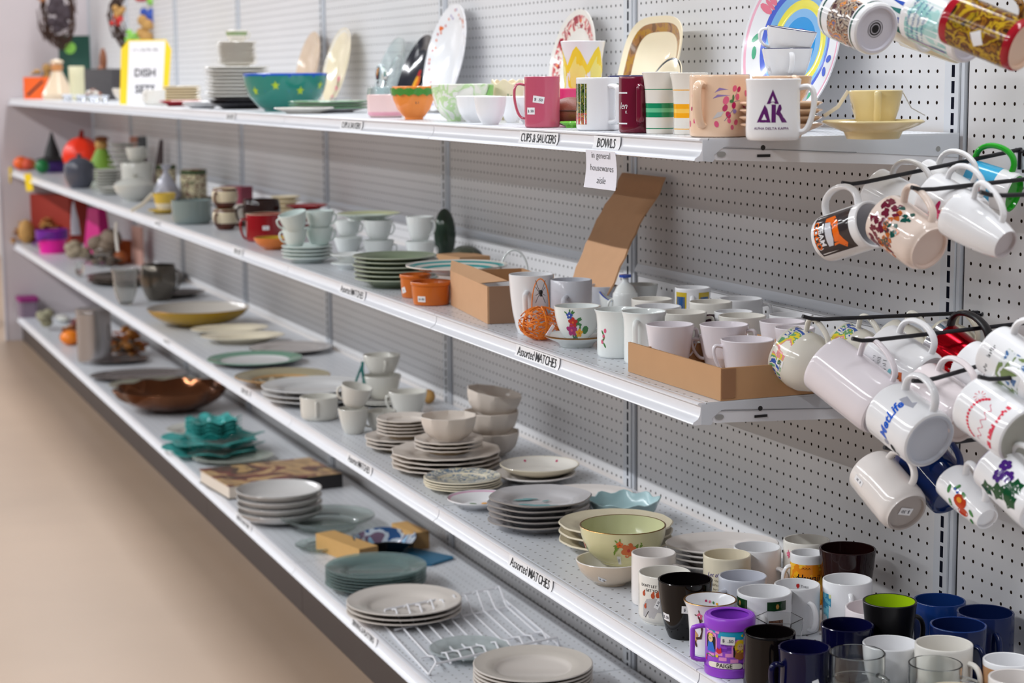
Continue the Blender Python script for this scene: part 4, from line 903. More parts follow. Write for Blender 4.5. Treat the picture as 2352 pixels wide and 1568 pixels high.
# torn open cardboard box
a_, b_, c_ = onz(1035, 700, T2+.02), onz(1120, 744, T2+.02), onz(1190, 742, T2+.02)
r = thing('cardboard_box', W(b_.x, b_.y, T2+.02), 'small torn cardboard box beside the large white mug', 'box')
ex = Vector((a_.x-b_.x, a_.y-b_.y, 0)); LX = ex.length; ex.normalize(); ey = Vector((-ex.y, ex.x, 0)); ey = ey if ey.y > 0 else -ey; LY = 6.5; hb = 3.0
slab('front_wall', 0, 0, LX, .15, 0, hb, CARDL, r); slab('back_wall', 0, LY-.15, LX, LY, 0, hb, CARD, r); slab('end_wall', 0, .15, .15, LY-.15, 0, hb, mat('card_end', (160, 124, 98), .8), r); slab('end_wall', LX-.15, .15, LX, LY-.15, 0, hb, CARD, r)
slab('floor_panel', .15, .15, LX-.15, LY-.15, 0, .12, CARD, r)
mb = MB(); mb.add([q(LX, 0, hb), q(LX*.2, 0, hb), q(LX*.15, 2.2, hb+.2), q(LX*.7, 1.0, hb+.7), q(LX, .1, hb+.9)], [(0, 1, 2, 3, 4)], CARDL); mb.add([q(LX, .05, hb-.04), q(LX*.2, .05, hb-.04), q(LX*.15, 2.2, hb+.14), q(LX*.7, 1.05, hb+.64), q(LX, .15, hb+.84)], [(4, 3, 2, 1, 0)], CARD); mb.build('flap', r)
cup('bowl', 'white dish packed inside the torn cardboard box', 'dish', None, T2+.2, PW, 'squat', at=((b_+ex*(LX/2)+ey*(LY/2)).x, (b_+ex*(LX/2)+ey*(LY/2)).y, min(LX, LY)*.36, 2.2))
# turquoise striped plate on orange bowls
OB = glaze('burnt_orange_glaze', (206, 108, 34), .2)
b1 = cup('bowl', 'burnt orange bowl with a white price sticker', 'bowl', (943, 1040, 640, 703), T2, OB, 'ramekin', stick=[(-32, .3, .85, .5, 0, '$1.00')], group=None)
b2 = cup('bowl', 'burnt orange bowl under the left end of the striped plate', 'bowl', (918, 992, 629, 690), T2, OB, 'ramekin', push=1.5, stick=[(-55, .35, .6, .5, .3, '$')])
TQ = glaze('turquoise_stripe', (30, 160, 160))
bx1 = CUPS['burnt orange bowl with a white price sticker']
c = onz(1049, 622, T2+bx1[4]+.5); Rp = (1166-931)/2*dep(c)/CF
mb = ringplate(Rp, PW2, [(.82, .93, TQ), (.6, .72, TQ)], hp=.8, well=.5, foot=.4); o = mb.build('plate'); o.location = W(c.x, c.y, T2+bx1[4]+.2); o.rotation_euler = (0, 0, rotz_for(c)); tag(o, 'white plate with turquoise rings resting on the orange bowls', 'plate')
# white basket
bs = cup('basket', 'small clear-wrapped white basket with an arched handle', 'basket', (1146, 1216, 617, None), T2, MW, 'squat', h=2.3, extra=lambda root, R, H: MB().tube([(R*.9*cos(pi*i/16), 0, H*.9+2.1*sin(pi*i/16)) for i in range(17)], .09, MW, 8).build('handle', root))
# green plates
GP = glaze('sage_green_plate', (128, 142, 116), .15)
gp = stack('plate', 'sage green dinner plate of the pile beside the orange bowls', 'plate', 'sage green dinner plates', (813, 1006, 584, 662), T2, 6, lambda R: plate_mb(R, GP, hp=.8, edge=glaze('pale_sage_edge', (178, 188, 168))), .12, kb=.5)
wp = stack('plate', 'thin white plate between the green plates and white cups', 'plate', 'thin white plates behind the green ones', (760, 850, 586, 620), T2, 2, lambda R: plate_mb(R, MW, hp=.6), .12)
G4 = 'white teacups stacked two high behind the green plates'
def pair(l, r_, t, lab, Y=-9, z0=T2, hh=(2.5, 2.5), m=MW, ang=(80, 60)):
    x, y, R, H = fit(l, r_, t, None, z0, Y=Y); k = H/2
    cup('teacup', 'lower '+lab, 'cup', None, z0+.02, m, 'wide', at=(x, y, R, k), handle=(ang[0], .8, .25, .55, .32, .2), group=G4)
    cup('teacup', 'upper '+lab, 'cup', None, z0+k+.12, m, 'wide', at=(x, y, R*.95, k), handle=(ang[1], .85, .25, .6, .32, .2), group=G4)
pair(930, 998, 497, 'white teacup of the pair beside the dark green glass', -6.5)
pair(832, 905, 505, 'white teacup of the pair behind the green plates', -8.5)
pair(765, 832, 505, 'white teacup of the pair with a grey-printed side', -9.5)
o = stack('plate', 'clear glass plate lying across the white teacups', 'plate', None, (772, 920, 478), T2+5.2, 1, lambda R: plate_mb(R, mat('pale_glass', (214, 226, 214), .08, trans=.6, ior=1.3), hp=.7), .2, Y=-8.5) if 0 else None
x, y, R, H = fit(772, 920, 486, None, T2, Y=-8.6)
stack('plate', 'pale glassy plate lying across the stacked teacups', 'plate', None, None, T2+H-.6, 1, lambda R: plate_mb(R, glaze('pale_glass_plate', (206, 218, 206), .05), hp=.6, rimm=glaze('pale_yellow_glass', (200, 206, 160), .05)), .2, at=(x, y, R, 1))
# white glass cups and saucers
MG = glaze('pale_green_milk_glass', (222, 234, 230), .08)
sg_ = stack('saucer', 'pale milk glass saucer under the nested milk glass cups', 'saucer', 'pale milk glass saucers', (648, 766, 563, 605), T2, 4, lambda R: plate_mb(R, MG, hp=.6), .12, kb=.55)
for i, (l, r_, t, dz_, lab, pu) in enumerate(((648, 706, 536, .4, 'milk glass cup front in the nested group', 0), (700, 766, 534, .4, 'milk glass cup beside the grey-printed teacups', 1), (646, 712, 490, 2.2, 'tipped milk glass cup over the front one', 0), (700, 768, 488, 2.2, 'milk glass cup on top of the nested group', 1))):
    x, y, R, H = fit(l, r_, t, None, T2, Y=sg_[1]+(pu-.5)*3); cup('teacup', lab, 'cup', None, sg_[3]+dz_+.25, MG, 'wide', at=(x, y, R, 1.9), handle=(-85 if i % 2 == 0 else 70, .85, .25, .5, .32, .2), tilt=(8, -12) if i == 2 else None, group='pale milk glass cups')
DG = mat('bottle_green_glass', (44, 62, 48), .12)
lump('glass_candlestick', 'dark green glass candlestick behind the white teacup pair', 'candlestick', 1022, 560, -2.6, 1.5, DG, (.8, .8, 1.9), T2); lump('glass_dish', 'low dark green glass dish behind the turquoise-ringed plate', 'dish', 1072, 570, -3.5, 1.9, mat('dark_moss_glass', (60, 66, 52), .2), (1.5, .8, .65), T2)
boxo('cardboard_box', 'flat brown cardboard box against the pegboard behind the plates', 'box', 1008, 1120, 585, -5.2, T2, CARD, 3.5, 8)
# red and brown mugs
RD = glaze('deep_red_glaze', (150, 16, 26)); TB = glaze('dark_brown_teapot', (46, 28, 24), .06)
cup('mug', 'deep red mug with a cream rim and a white sticker', 'mug', (566, 650, 487, 556), T2, RD, 'straight', rim=PC, handle=(-78, .8, .1, .9, .45, .3, 'ear'), stick=[(5, .52, .8, .5, 0, '$')])
cup('dish', 'orange dish with a mustard inside beside the red mug', 'dish', (583, 672, 541, 574), T2, glaze('orange_dish', (226, 128, 56)), 'bowl', inner=glaze('mustard_inside', (190, 160, 40)))
cup('teapot', 'dark brown teapot behind the deep red mug', 'teapot', (560, 640, 455, None), T2, TB, 'barrel', h=4.2, handle=(-85, .8, .3, 1.0, .4, .3), inner=TB)
BW = glaze('chestnut_glaze', (92, 44, 28)); 
for i, (l, r_, t, zz, lab) in enumerate(((488, 546, 497, 0, 'lower cream and chestnut mug of the stacked pair'), (486, 545, 453, 2.75, 'upper cream and chestnut mug of the stacked pair'))):
    x, y, R, H = fit(487, 546, 450, None, T2, Y=-14.2); cup('mug', lab, 'mug', None, T2+zz+.02, PC, 'barrel', at=(x, y, R*.92, 2.7), bands=[(0, .32, BW), (.88, 1, BW)], handle=(-40, .8, .25, .6, .35, .3, 'ring'), hm=BW, group='cream and chestnut mugs')
cup('mug', 'white and brown mug beside the dark brown teapot', 'mug', (520, 580, 470, 522), T2, PW2, 'straight', bands=[(.0, .2, BW)], handle=(20, .8, .2, .6, .35, .25), push=1)
stack('plate', 'red plate lying at the back behind the milk glass cups', 'plate', 'red plates at the back', (655, 752, 472), T2, 3, lambda R: plate_mb(R, RD, hp=.6), .12, Y=-5.2)
boxo('gift_box', 'maroon box at the back beyond the teapot', 'box', 512, 572, 428, -4, T2, mat('maroon_card', (130, 44, 62), .5), 3, 40)
stack('plate', 'cream saucer at the back behind the teapot', 'saucer', 'cream saucers at the back', (620, 690, 452), T2, 6, lambda R: plate_mb(R, PC, hp=.5), .12, Y=-3.8)
GG = mat('grey_green_glass', (128, 142, 140), .08)
cup('glass_bowl', 'grey-green ribbed glass bowl beside the stacked cream mugs', 'bowl', (395, 488, 456, 516), T2, GG, 'squat', lobes=lambda a, r, z: r*(1+.02*sin(24*a)), handle=(75, .8, .2, .8, .3, .2), hm=glaze('clear_edge', (180, 188, 190)))
FT = blotch('folk_print', [(206, 196, 158), (214, 204, 170), (90, 50, 40), (210, 200, 166), (60, 80, 50)], 50)
cup('tin', 'cream tin with folk pattern and green rim near the wrapped gift', 'tin', (413, 474, 388, None), T2, FT, 'straight', Y=-5.5, bands=[(.86, 1, glaze('dark_green_rim', (64, 80, 50)))], inner=BRW)
cup('tin', 'cream tin half hidden behind the cellophane-wrapped gift', 'tin', (356, 404, 377, None), T2, FT, 'straight', Y=-5.5, bands=[(.86, 1, glaze('dark_green_rim', (64, 80, 50)))], inner=BRW)
stack('plate', 'dark plate under the folk-patterned tin', 'plate', None, (402, 500, 440), T2, 1, lambda R: plate_mb(R, glaze('olive_dark_plate', (92, 84, 66)), hp=.6), .12, Y=-5.2, nc=True)
CEL = mat('cellophane', (196, 196, 206), .12, trans=.35, ior=1.2)
p = ony(383, 440, -10); r = thing('wrapped_gift', W(p.x, -10, T2), 'cellophane-wrapped gift standing beside the yellow cups', 'gift')
MB().lathe([(0, 0), (1.9, 0), (2.1, 1.4), (1.5, 3), (.5, 4.6), (.35, 5), (.9, 6.1), (0, 5.6)], CEL, 20, lobes=lambda a, r_, z: r_*(1+.13*sin(5*a+z))).build('wrap', r); MB().ball((0, 0, 1.3), 1.3, STRAW, 12, 8).build('contents', r)
YC = glaze('mustard_yellow_glaze', (216, 182, 70))
o = stack('saucer', 'mustard yellow saucer under the yellow cups', 'saucer', None, (340, 412, 467, 491), T2, 1, lambda R: plate_mb(R, YC, hp=.5), .2)
cup('teacup', 'mustard yellow cup with a trailing white ribbon', 'cup', (351, 404, 442, None), T2+.42, YC, 'wide', Y=o[1], bands=[(.0, .45, PC)], extra=lambda root, R, H: MB().tube([(-R, -.3, H), (-R-1.6, -1.0, H*.4), (-R-3.2, -1.8, .2)], .1, mat('cream_ribbon', (240, 232, 214), .6), 5, 3).build('ribbon', root))
# grey-white dinnerware at the far end
SW = glaze('shade_white_glaze', (206, 206, 198))
cup('tureen', 'white lidded tureen at the far part of the second shelf', 'tureen', (262, 358, 421, 463), T2, SW, 'bowl', extra=lambda root, R, H: MB().lathe([(0, H), (R*.97, H+.05), (R*.8, H+.6), (R*.3, H+1.1), (R*.12, H+1.2), (R*.22, H+1.7), (0, H+1.9)], SW, 32).build('lid', root))
stack('plate', 'white plate of the pile beside the tureen', 'plate', 'white plates beside the tureen', (216, 280, 390, 437), T2, 7, lambda R: plate_mb(R, SW, hp=.5), .12)
stack('plate', 'white plate of the pile behind the stacked far cups', 'plate', 'white plates behind the far cups', (248, 320, 330), T2, 8, lambda R: plate_mb(R, SW, hp=.5), .12, Y=-5.5)
cup('teacup', 'white cup low in the far cup cluster', 'cup', (278, 350, 372, None), T2, SW, 'squat', Y=-10.5)
x, y, R, H = fit(290, 338, 337, None, T2, Y=-9); cup('teacup', 'white cup balanced on the far cup cluster', 'cup', None, T2+CUPS['white cup low in the far cup cluster'][4]+.1, SW, 'wide', at=(CUPS['white cup low in the far cup cluster'][0], CUPS['white cup low in the far cup cluster'][1], R, 2.6), handle=(60, .8, .3, .5, .3, .2))
stack('saucer', 'white saucer flat at the far shelf middle', 'saucer', 'white saucers flat at the far middle', (225, 300, 428, 447), T2, 2, lambda R: plate_mb(R, SW, hp=.4), .12)
r = cup('teapot', 'dark grey teapot beyond the white plates', 'teapot', (152, 216, 372, 433), T2, mat('pewter_grey_glaze', (84, 86, 98), .2), 'barrel', handle=(85, .8, .3, .8, .4, .3), extra=lambda root, R, H: MB().lathe([(0, H-.1), (R*.9, H-.05), (R*.6, H+.7), (R*.12, H+1.1), (R*.2, H+1.5), (0, H+1.7)], mat('pewter_grey_glaze', (84, 86, 98), .2), 24).build('lid', root))
# halloween bits
r = thing('pumpkin_lantern', W(*ony(188, 350, farY(188, 350, -8, 4.3))[:2], T2), 'bright red-orange round pumpkin lantern on the second shelf', 'lantern')
RO = mat('red_orange_plastic', (250, 52, 14), .35)
MB().lathe([(0, 0)]+[(4.1*sin(pi*(i+1)/13), 4.0-4.0*cos(pi*(i+1)/13)) for i in range(12)]+[(0, 7.9)], RO, 40, lobes=lambda a, r_, z: r_*(1+.03*sin(8*a))).build('body', r); MB().tube([(0, 0, 7.8), (.3, 0, 8.6), (1, 0, 9.2)], [.6, .5, .4], mat('dark_red_stem', (150, 30, 20), .5), 8).build('stem', r)
r = thing('witch_hat', W(*ony(120, 360, farY(120, 360, -12, 3.8))[:2], T2), 'black witch hat with a purple band at the far end', 'hat')
PUR = mat('purple_cloth', (66, 38, 120), .7)
MB().lathe([(0, 2.6), (3.6, 2.5), (3.6, 2.75), (1.8, 3.3), (1.5, 4.6), (.8, 6.6), (.2, 8.6), (0, 8.7)], BLKM, 24).build('cone', r); MB().lathe([(0, 0), (3.0, 0), (2.9, 2.4), (0, 2.5)], PUR, 24).build('band', r)
lump('glitter_ball', 'green glitter bauble beside the purple hat band', 'ornament', 96, 360, -15, 1.5, mat('green_glitter', (10, 120, 60), .4), (1.1, 1, 1), T2)
for i, (px, py, Y, rr, m, lab) in enumerate(((48, 352, -13, 1.8, ORG, 'orange toy pumpkin in the far heap'), (66, 342, -9, 1.5, mat('amber_toy', (210, 130, 40), .5), 'amber toy behind the orange toy pumpkin'), (60, 366, -16, 1.6, mat('coral_toy', (240, 100, 70), .5), 'coral ball at the far front edge'), (46, 364, -17.2, 1.3, mat('lilac_toy', (130, 100, 180), .5), 'lilac ball at the far front edge'))):
    lump('toy_pumpkin' if i == 0 else 'ornament', lab, 'ornament', px, py, Y, rr, m, (1.15, 1, .85), T2)
figurine('green leafy figure beside the red-orange pumpkin lantern', 232, 312, -7.5, T2, (mat('leafy_green', (120, 160, 50), .6), STRAW, BRW))
for i, (px, Y, m, lab) in enumerate(((360, -2.2, mat('dark_red_wood', (54, 22, 20), .5), 'dark triangular board leaning at the back of the second shelf'), (300, -2.6, mat('rust_board', (170, 110, 90), .6), 'pale rust board leaning at the back'), (318, -1.6, mat('slate_board', (60, 62, 66), .6), 'slate strip leaning behind the rust board'))):
    p0 = ony(px, 382, Y); mb = MB(); hh = 8.6; mb.prism([(-1.6, 0), (1.6, 0), (.4 if i == 0 else 1.3, hh), (-.2 if i == 0 else -1.3, hh)], -.2, .2, m, F); o = mb.build('board'); o.location = W(p0.x, Y, T2+.1); o.rotation_euler = (radians(-8), 0, radians(25)); tag(o, lab, 'board')
p = ony(136, 262, -2.4); o = MB().box((-2, -.5, 0), (2, .5, 3.8), DBR).build('hanging_sign'); o.location = W(p.x, -.75, p.z-1.8); tag(o, 'dark brown craft plaque hanging on the pegboard under the top shelf', 'plaque')
# hanging yellow tags on the second shelf edge
for i, (px, py) in enumerate(((19, 383), (63, 399))):
    p = ony(px, py, -19.35); mb = MB().box((-.95, -.03, -3.6), (.95, .03, 0), CY_, Matrix.Rotation(radians(8*(-1)**i), 4, 'Y')); o = mb.build('shelf_tag'); o.location = W(p.x, -19.35, p.z); o.rotation_euler = (0, 0, radians(40)); tag(o, ['yellow tag on the second shelf edge touching the end panel', 'wider yellow tag hanging below the second shelf edge'][i], 'tag', 'yellow shelf edge tags')

# ================================================================ third shelf
GRYW = glaze('cool_grey_white_glaze', (204, 206, 216), .1); OFF = glaze('off_white_glaze', (232, 226, 222), .12); IVO = glaze('ivory_glaze', (230, 220, 196), .14)
NAVY = glaze('navy_glaze', (10, 11, 48), .08, spec=.35); NAVY2 = glaze('dark_blue_glaze', (14, 28, 70), .12, spec=.35); BLU = glaze('royal_blue_glaze', (20, 50, 110), .14, spec=.4); BLKG = glaze('black_glaze', (12, 9, 10), .07, spec=.35); BROWNG = glaze('dark_brown_gloss', (38, 16, 16), .08, spec=.4)
PURP = mat('purple_rubber', (150, 66, 206), .3); PURPD = mat('purple_rubber_dark', (122, 48, 184), .35)
# e: purple name mug
def paige(mb, R, H, prof):
    fn = wall(R, H, prof, -8, .03); f2 = fn2(fn); f3 = fn2(f2); f4 = fn2(f3)
    SKY = mat('toy_sky_blue', (30, 168, 206), .4); PNK = mat('toy_pink', (238, 150, 214), .4); GR = mat('toy_green', (70, 150, 60), .4); SK = mat('toy_skin', (236, 200, 150), .4); YE = mat('toy_yellow', (244, 208, 40), .4); BL = mat('toy_blue', (30, 110, 210), .4); RE = mat('toy_red', (214, 40, 60), .4)
    mb.decal([(-1.9, .95), (1.75, .95), (1.75, 3.0), (-1.9, 3.0)], mat('toy_wall_purple', (154, 74, 214), .4), fn)
    mb.decal([(-.5, 2.75), (-.5, 2.5), (.0, 2.5), (0, 2.3), (1.75, 2.3), (1.75, 3.0), (-1.9, 3.0), (-1.3, 2.75)], SKY, f2)
    for (u, v) in ((-1.35, 2.9), (-1.0, 2.75), (-.55, 2.85), (-.75, 2.6)): mb.decal(rect(u-.13, v-.1, u+.13, v+.1), PNK, f3)
    for (u, v) in ((-1.0, 1.35), (-.2, 1.2), (.2, 1.45), (-.45, 1.5), (.5, 1.1)): mb.decal(rect(u-.24, v-.11, u+.24, v+.11), PNK, f2)
    for (u, v) in ((-.1, 2.1), (.25, 1.85), (-.15, 1.75), (1.35, 1.8), (1.2, 2.1)): mb.decal(rect(u-.2, v-.1, u+.2, v+.1), PURPD, f2)
    # arched windows
    for (u, v, w, h2) in ((-1.05, 1.75, .38, .95), (.85, 1.35, .42, .95)):
        mb.decal([(u-w-.1, v)]+[(u+(w+.1)*cos(pi-pi*i/8), v+h2-.35+(.5)*sin(pi*i/8)) for i in range(9)]+[(u+w+.1, v)], PNK, f2)
        mb.decal([(u-w, v)]+[(u+w*cos(pi-pi*i/8), v+h2-.35+.38*sin(pi*i/8)) for i in range(9)]+[(u+w, v)], BLKM, f3)
    # dark haired doll in blue, fair haired doll: plain generic figures
    mb.decal([(-1.35, 1.55), (-1.25, 2.15), (-.85, 2.15), (-.68, 1.55)], BL, f4); mb.decal(ell(-1.05, 2.35, .2, .22, 12), SK, f4); mb.decal([(-1.25, 2.5), (-1.2, 2.66), (-.9, 2.66), (-.86, 2.5)], YE, f4)
    mb.decal(ell(.85, 2.0, .36, .42, 12), YE, f4); mb.decal(ell(.85, 1.98, .2, .22, 12), SK, fn2(f4)); mb.decal([(.5, 1.3), (.6, 1.8), (1.1, 1.8), (1.2, 1.3), (.85, 1.15)], mat('toy_brown', (180, 110, 60), .4), f4)
    for (u, v) in ((-1.1, 2.38), (-1.0, 2.38), (.78, 2.02), (.92, 2.02)): mb.decal(ell(u, v, .022, .03, 6), BLKM, fn2(fn2(f4)))
    mb.decal([(-.62, 1.62), (-.55, 1.9), (-.42, 1.78), (-.3, 1.95), (-.26, 1.6), (-.44, 1.5)], RE, f4)
    for (u, v) in ((-1.5, 1.0), (-1.45, 1.2)): mb.decal(ell(u, v, .08, .1, 7), RE, f3)
    for k in range(9): mb.decal(ell(-1.4+.11*k, 1.32+.04*sin(k), .07, .035, 6, .3), GR, f3)
    mb.decal(ell(-.55, 1.36, .1, .1, 8), YE, f4)
    mb.decal(ell(1.05, 2.66, .16, .09, 10), YE, f3); mb.decal(rect(1.0, 2.58, 1.04, 2.74), BLKM, f4); mb.decal(rect(1.1, 2.59, 1.13, 2.73), BLKM, f4); mb.decal(ell(1.08, 2.78, .1, .04, 8, .6), mat('toy_grey', (90, 100, 110), .4), f3)
    L = [(-.95+.25*cos(a), .78+.17*sin(a)) for a in [pi/2+pi*i/8 for i in range(9)]]+[(.75+.25*cos(a), .78+.17*sin(a)) for a in [-pi/2+pi*i/8 for i in range(9)]]
    mb.decal(L, mat('toy_cream', (244, 238, 226), .4), f4); mb.text('PAIGE', BLKM, fn2(f4), .36, bold=.02, u0=-.1, v0=.78)
def collar(root, R, H):
    MB().lathe([(R*.99, H*.80), (R*1.06, H*.81), (R*1.07, H*.97), (R*1.02, H+.03), (R*.8, H+.03), (R*.8, H-.02)], PURP, 48).build('rim_collar', root)
    MB().lathe([(R*.95, .0), (R*1.04, .02), (R*1.05, H*.14), (R*.99, H*.16)], PURP, 48).build('base_ring', root)
cup('mug', 'purple rubber name mug with castle dolls, nameplate and fifty cent sticker', 'mug', (1620, 1730, 1393, 1557), T3, PURP, 'straight', art=paige, handle=(-86, .8, .2, .85, .34, .3, 'D'), hm=PURP, extra=collar, stick=[(-4, .66, .8, .5, -.05, '$  .50')], se=.13)
cup('mug', 'plain white tall mug behind the elephant mug', 'mug', (1450, 1552, 1255, 1396), T3, OFF, 'straight', handle=(62, .8, .3, .75, .4, .28))
def eleph(mb, R, H, prof):
    fn = wall(R, H, prof, -26); f2 = fn2(fn); EG = glaze('elephant_grey_print', (186, 184, 186)); MR = glaze('monkey_red_print', (186, 74, 40))
    mb.text("DON'T LET THE", BLK, fn, .26, v0=H*.82, u0=-.1, bold=.01); mb.text('GET YOU D', BLK, fn, .26, v0=H*.73, u0=.1, bold=.01)
    mb.decal([(-.8, .55), (-.82, 1.3), (-.5, 1.75), (.1, 1.9), (.9, 1.8), (1.3, 1.2), (1.25, .5), (.9, .5), (.8, .9), (.3, .95), (.1, .5), (-.3, .5), (-.4, .8), (-.6, .5)], EG, fn)
    for (u, v, s) in ((-.75, 2.1, .16), (-.6, 1.25, .14), (0, 2.05, .18), (.35, 2.12, .18), (.7, 2.05, .15)):
        mb.decal(ell(u, v, s*.8, s*1.1, 8), MR, f2); mb.decal(ell(u+.05, v+s*1.2, s*.4, s*.45, 7), MR, f2)
    mb.decal([(-.62, .5), (-.58, .5), (-.3, .95), (-.34, .98)], BLK, f2); mb.decal(rect(-1.5, 1.2, -1.47, 2.6), BLK, fn)
cup('mug', 'white mug with a grey elephant print and black lettering', 'mug', (1466, 1586, 1297, 1437), T3, PW2, 'mugfoot', art=eleph, handle=(120, .8, .2, .8, .4, .3), stick=[(-14, .48, .75, .32, 1.15, '$ .50')])
cup('mug', 'glossy black tapered mug with two price stickers', 'mug', (1510, 1636, 1315, 1474), T3, BLKG, 'taper2', rim=BLKG, stick=[(6, .58, .85, .5, -.05, '$ .50'), (-52, .4, .7, .5, -.05, '$ .50')], handle=(150, .8, .3, .8, .4, .3))
CATB = glaze('cat_tan_print', (196, 148, 96)); CATD = glaze('cat_dark_print', (62, 34, 30))
def catm(mb, R, H, prof):
    fn = wall(R, H, prof, -52); mb.decal([(-.2, .4), (-.35, 1.5), (.1, 1.75), (.55, 1.35), (.35, .8), (.1, .35)], CATB, fn)
    mb.decal([(.3, 1.15), (.7, 1.25), (.85, 1.6), (.7, 2.2), (.6, 2.6), (.72, 2.6), (.98, 1.8), (.85, 1.1), (.4, 1.02)], CATD, fn2(fn)); mb.decal(ell(.3, .75, .1, .25, 8, .5), CATD, fn2(fn))
    spray(mb, wall(R, H, prof, -30), .1, H*.78, .26, PINKP, PW, glaze('sepia_leaf', (110, 90, 80)), seed=6)
    g = inwall(R, H, prof, 178); 
    for k in range(4): mb.decal(ell(-.4+.3*k, H*.86-.06*k, .1, .08, 7, k), [PINKD, PINKP, LEAF, YEL][k], g)
cup('mug', 'white flared mug with a cat tail print behind the purple mug', 'mug', (1569, 1692, 1358, 1508), T3, PW, 'hourglass', rim=GOLD, art=catm, push=.3)
cup('mug', 'tall glossy black mug beside the purple name mug', 'mug', (1706, 1826, 1437, 1600), T3, BLKG, 'straight', h=None, handle=(170, .8, .2, .7, .4, .3))
cup('mug', 'glossy navy mug with a tilted white sticker', 'mug', (1785, 1905, 1467, 1628), T3, NAVY, 'diner', handle=(-62, .72, .12, .85, .42, .32, 'ear'), stick=[(30, .4, .85, .42, 1.85, '$ .50')])
GLT = mat('thick_glass', (244, 246, 244), .02, trans=1, ior=1.48)
cup('glass_mug', 'clear double-walled glass stein with a handle', 'glass mug', (1903, 2030, 1472, 1640), T3, GLT, 'straight', t=.12, handle=(48, .72, .1, .75, .34, .28, 'D'), stick=[], extra=lambda root, R, H: MB().tube([(R*1.06*cos(2*pi*i/48), R*1.06*sin(2*pi*i/48), H*.5) for i in range(48)], .09, GLT, 8, closed=True).build('ring', root))
cup('glass_mug', 'clear glass mug standing over the cream bowl at the frame edge', 'glass mug', (2085, 2206, 1482, 1640), T3, GLT, 'straight', t=.11, handle=(72, .8, .25, .95, .36, .3, 'D'))
def letx(mb, R, H, prof):
    fn = wall(R, H, prof, -26); mb.text('Let this be', glaze('violet_script', (96, 84, 140)), fn, .4, shear=.4, bold=.012, v0=H*.68, u0=.1)
    for k in range(6): marks(mb, fn, .1, H*(.57-.085*k), 2.0, .17, LAV if k == 3 else glaze('sepia_text', (130, 116, 96)), k, .4)
cup('mug', 'cream mug with lilac script text beside the grey-white mugs', 'mug', (1614, 1724, 1261, 1402), T3, IVO, 'straight', art=letx)
cup('mug', 'white curved mug with a broad handle beside the oval platters', 'mug', (1684, 1793, 1247, 1382), T3, PW, 'mugfoot', handle=(58, .62, .14, .8, .42, .3))
cup('mug', 'plain grey-white mug with its handle pointing forward', 'mug', (1650, 1760, 1298, 1420), T3, GRYW, 'straight', handle=(-48, .72, .1, .8, .5, .36))
GBAND = glaze('dark_green_band', (26, 62, 34)); BRP = blotch('brown_script_print', [(88, 56, 44), (140, 100, 80), (96, 60, 48)], 200)
def gb(mb, R, H, prof):
    for a in (-60, 28, 110): mb.decal(rect(-.68, H*.74, .68, H*.93), GBAND, wall(R, H, prof, a)); mb.decal(ell(0, H*.83, .12, .18, 6), glaze('emblem_gold', (196, 150, 80)), fn2(wall(R, H, prof, a)))
    mb.decal(rect(-.5, .4, .5, H*.55), BRP, wall(R, H, prof, 26)); mb.decal([(-.5, H*.5), (-.3, H*.62), (.3, H*.6), (.5, H*.45), (0, H*.35)], BRP, wall(R, H, prof, -62))
cup('mug', 'white mug with dark green emblem bands round the top', 'mug', (1692, 1817, 1335, 1480), T3, PW, 'straight', art=gb, handle=(-4, .62, .1, .7, .42, .3))
cup('mug', 'white mug with a small red heart printed inside the rim', 'mug', (1777, 1882, 1332, 1465), T3, PW, 'straight', handle=(34, .7, .12, .75, .4, .3),
    art=lambda mb, R, H, prof: (lambda g: (mb.decal([(0, H*.8-.05), (-.13, H*.84), (-.1, H*.89), (-.04, H*.9), (0, H*.88), (.04, H*.9), (.1, H*.89), (.13, H*.84)], REDP, g), mb.text('Toast', glaze('grey_script', (120, 116, 120)), g, .28, shear=.2, u0=.5, v0=H*.84)))(inwall(R, H, prof, 178)))
HAW = blotch('sunset_print', [(246, 176, 30), (236, 140, 24), (250, 196, 60), (220, 110, 30)], 22)
def hawx(mb, R, H, prof):
    fn = wall(R, H, prof, 4); mb.text('Hawaii', BLK, fn2(fn), .7, shear=.15, bold=.01, sx=.85, v0=H*.6)
    for k in range(3): mb.decal([(-.5+.2*k, H*.76), (-.35+.2*k, H*.8), (-.25+.2*k, H*.77), (-.35+.2*k, H*.785)], BLK, fn2(fn))
    for a in range(6): mb.decal([(-.95, H*.58), (-.95+.3*cos(a-.3), H*.58+.25*sin(a-.3)), (-.9+.26*cos(a), H*.58+.26*sin(a))], BLK, fn2(fn))
cup('mug', 'Hawaii mug with an orange sunset band', 'mug', (1813, 1892, 1257, 1400), T3, PW, 'straight', art=hawx, bands=[(.08, .85, HAW)], handle=(-80, .76, .2, .55, .4, .3))
cup('mug', 'white mug with a faint pink print behind the sunset mug', 'mug', (1799, 1907, 1236, None), T3, PW2, 'straight', h=4.0, art=lambda mb, R, H, p: spray(mb, wall(R, H, p, -50), 0, H*.8, .2, PINKP, PW, PINKP))
cup('mug', 'large dark brown mug with a cream lower half', 'mug', (1881, 2012, 1250, None), T3, BROWNG, 'wide', h=4.6, bands=[(0, .46, IVO)])
WAT = blotch('watercolour_print', [(80, 176, 206), (120, 200, 220), (60, 150, 190), (220, 224, 160)], 30)
cup('mug', 'white mug with a turquoise watercolour panel', 'mug', (1887, 2000, 1317, 1462), T3, PW, 'mugfoot', art=lambda mb, R, H, p: (mb.decal(rect(-.55, .35, .45, H*.78), WAT, wall(R, H, p, -56)), mb.decal([(-1.0, .6), (-.9, H*.7), (-.6, H*.8), (-.65, .7)], YEL, wall(R, H, p, -56))), handle=(8, .82, .45, .4, .34, .26))
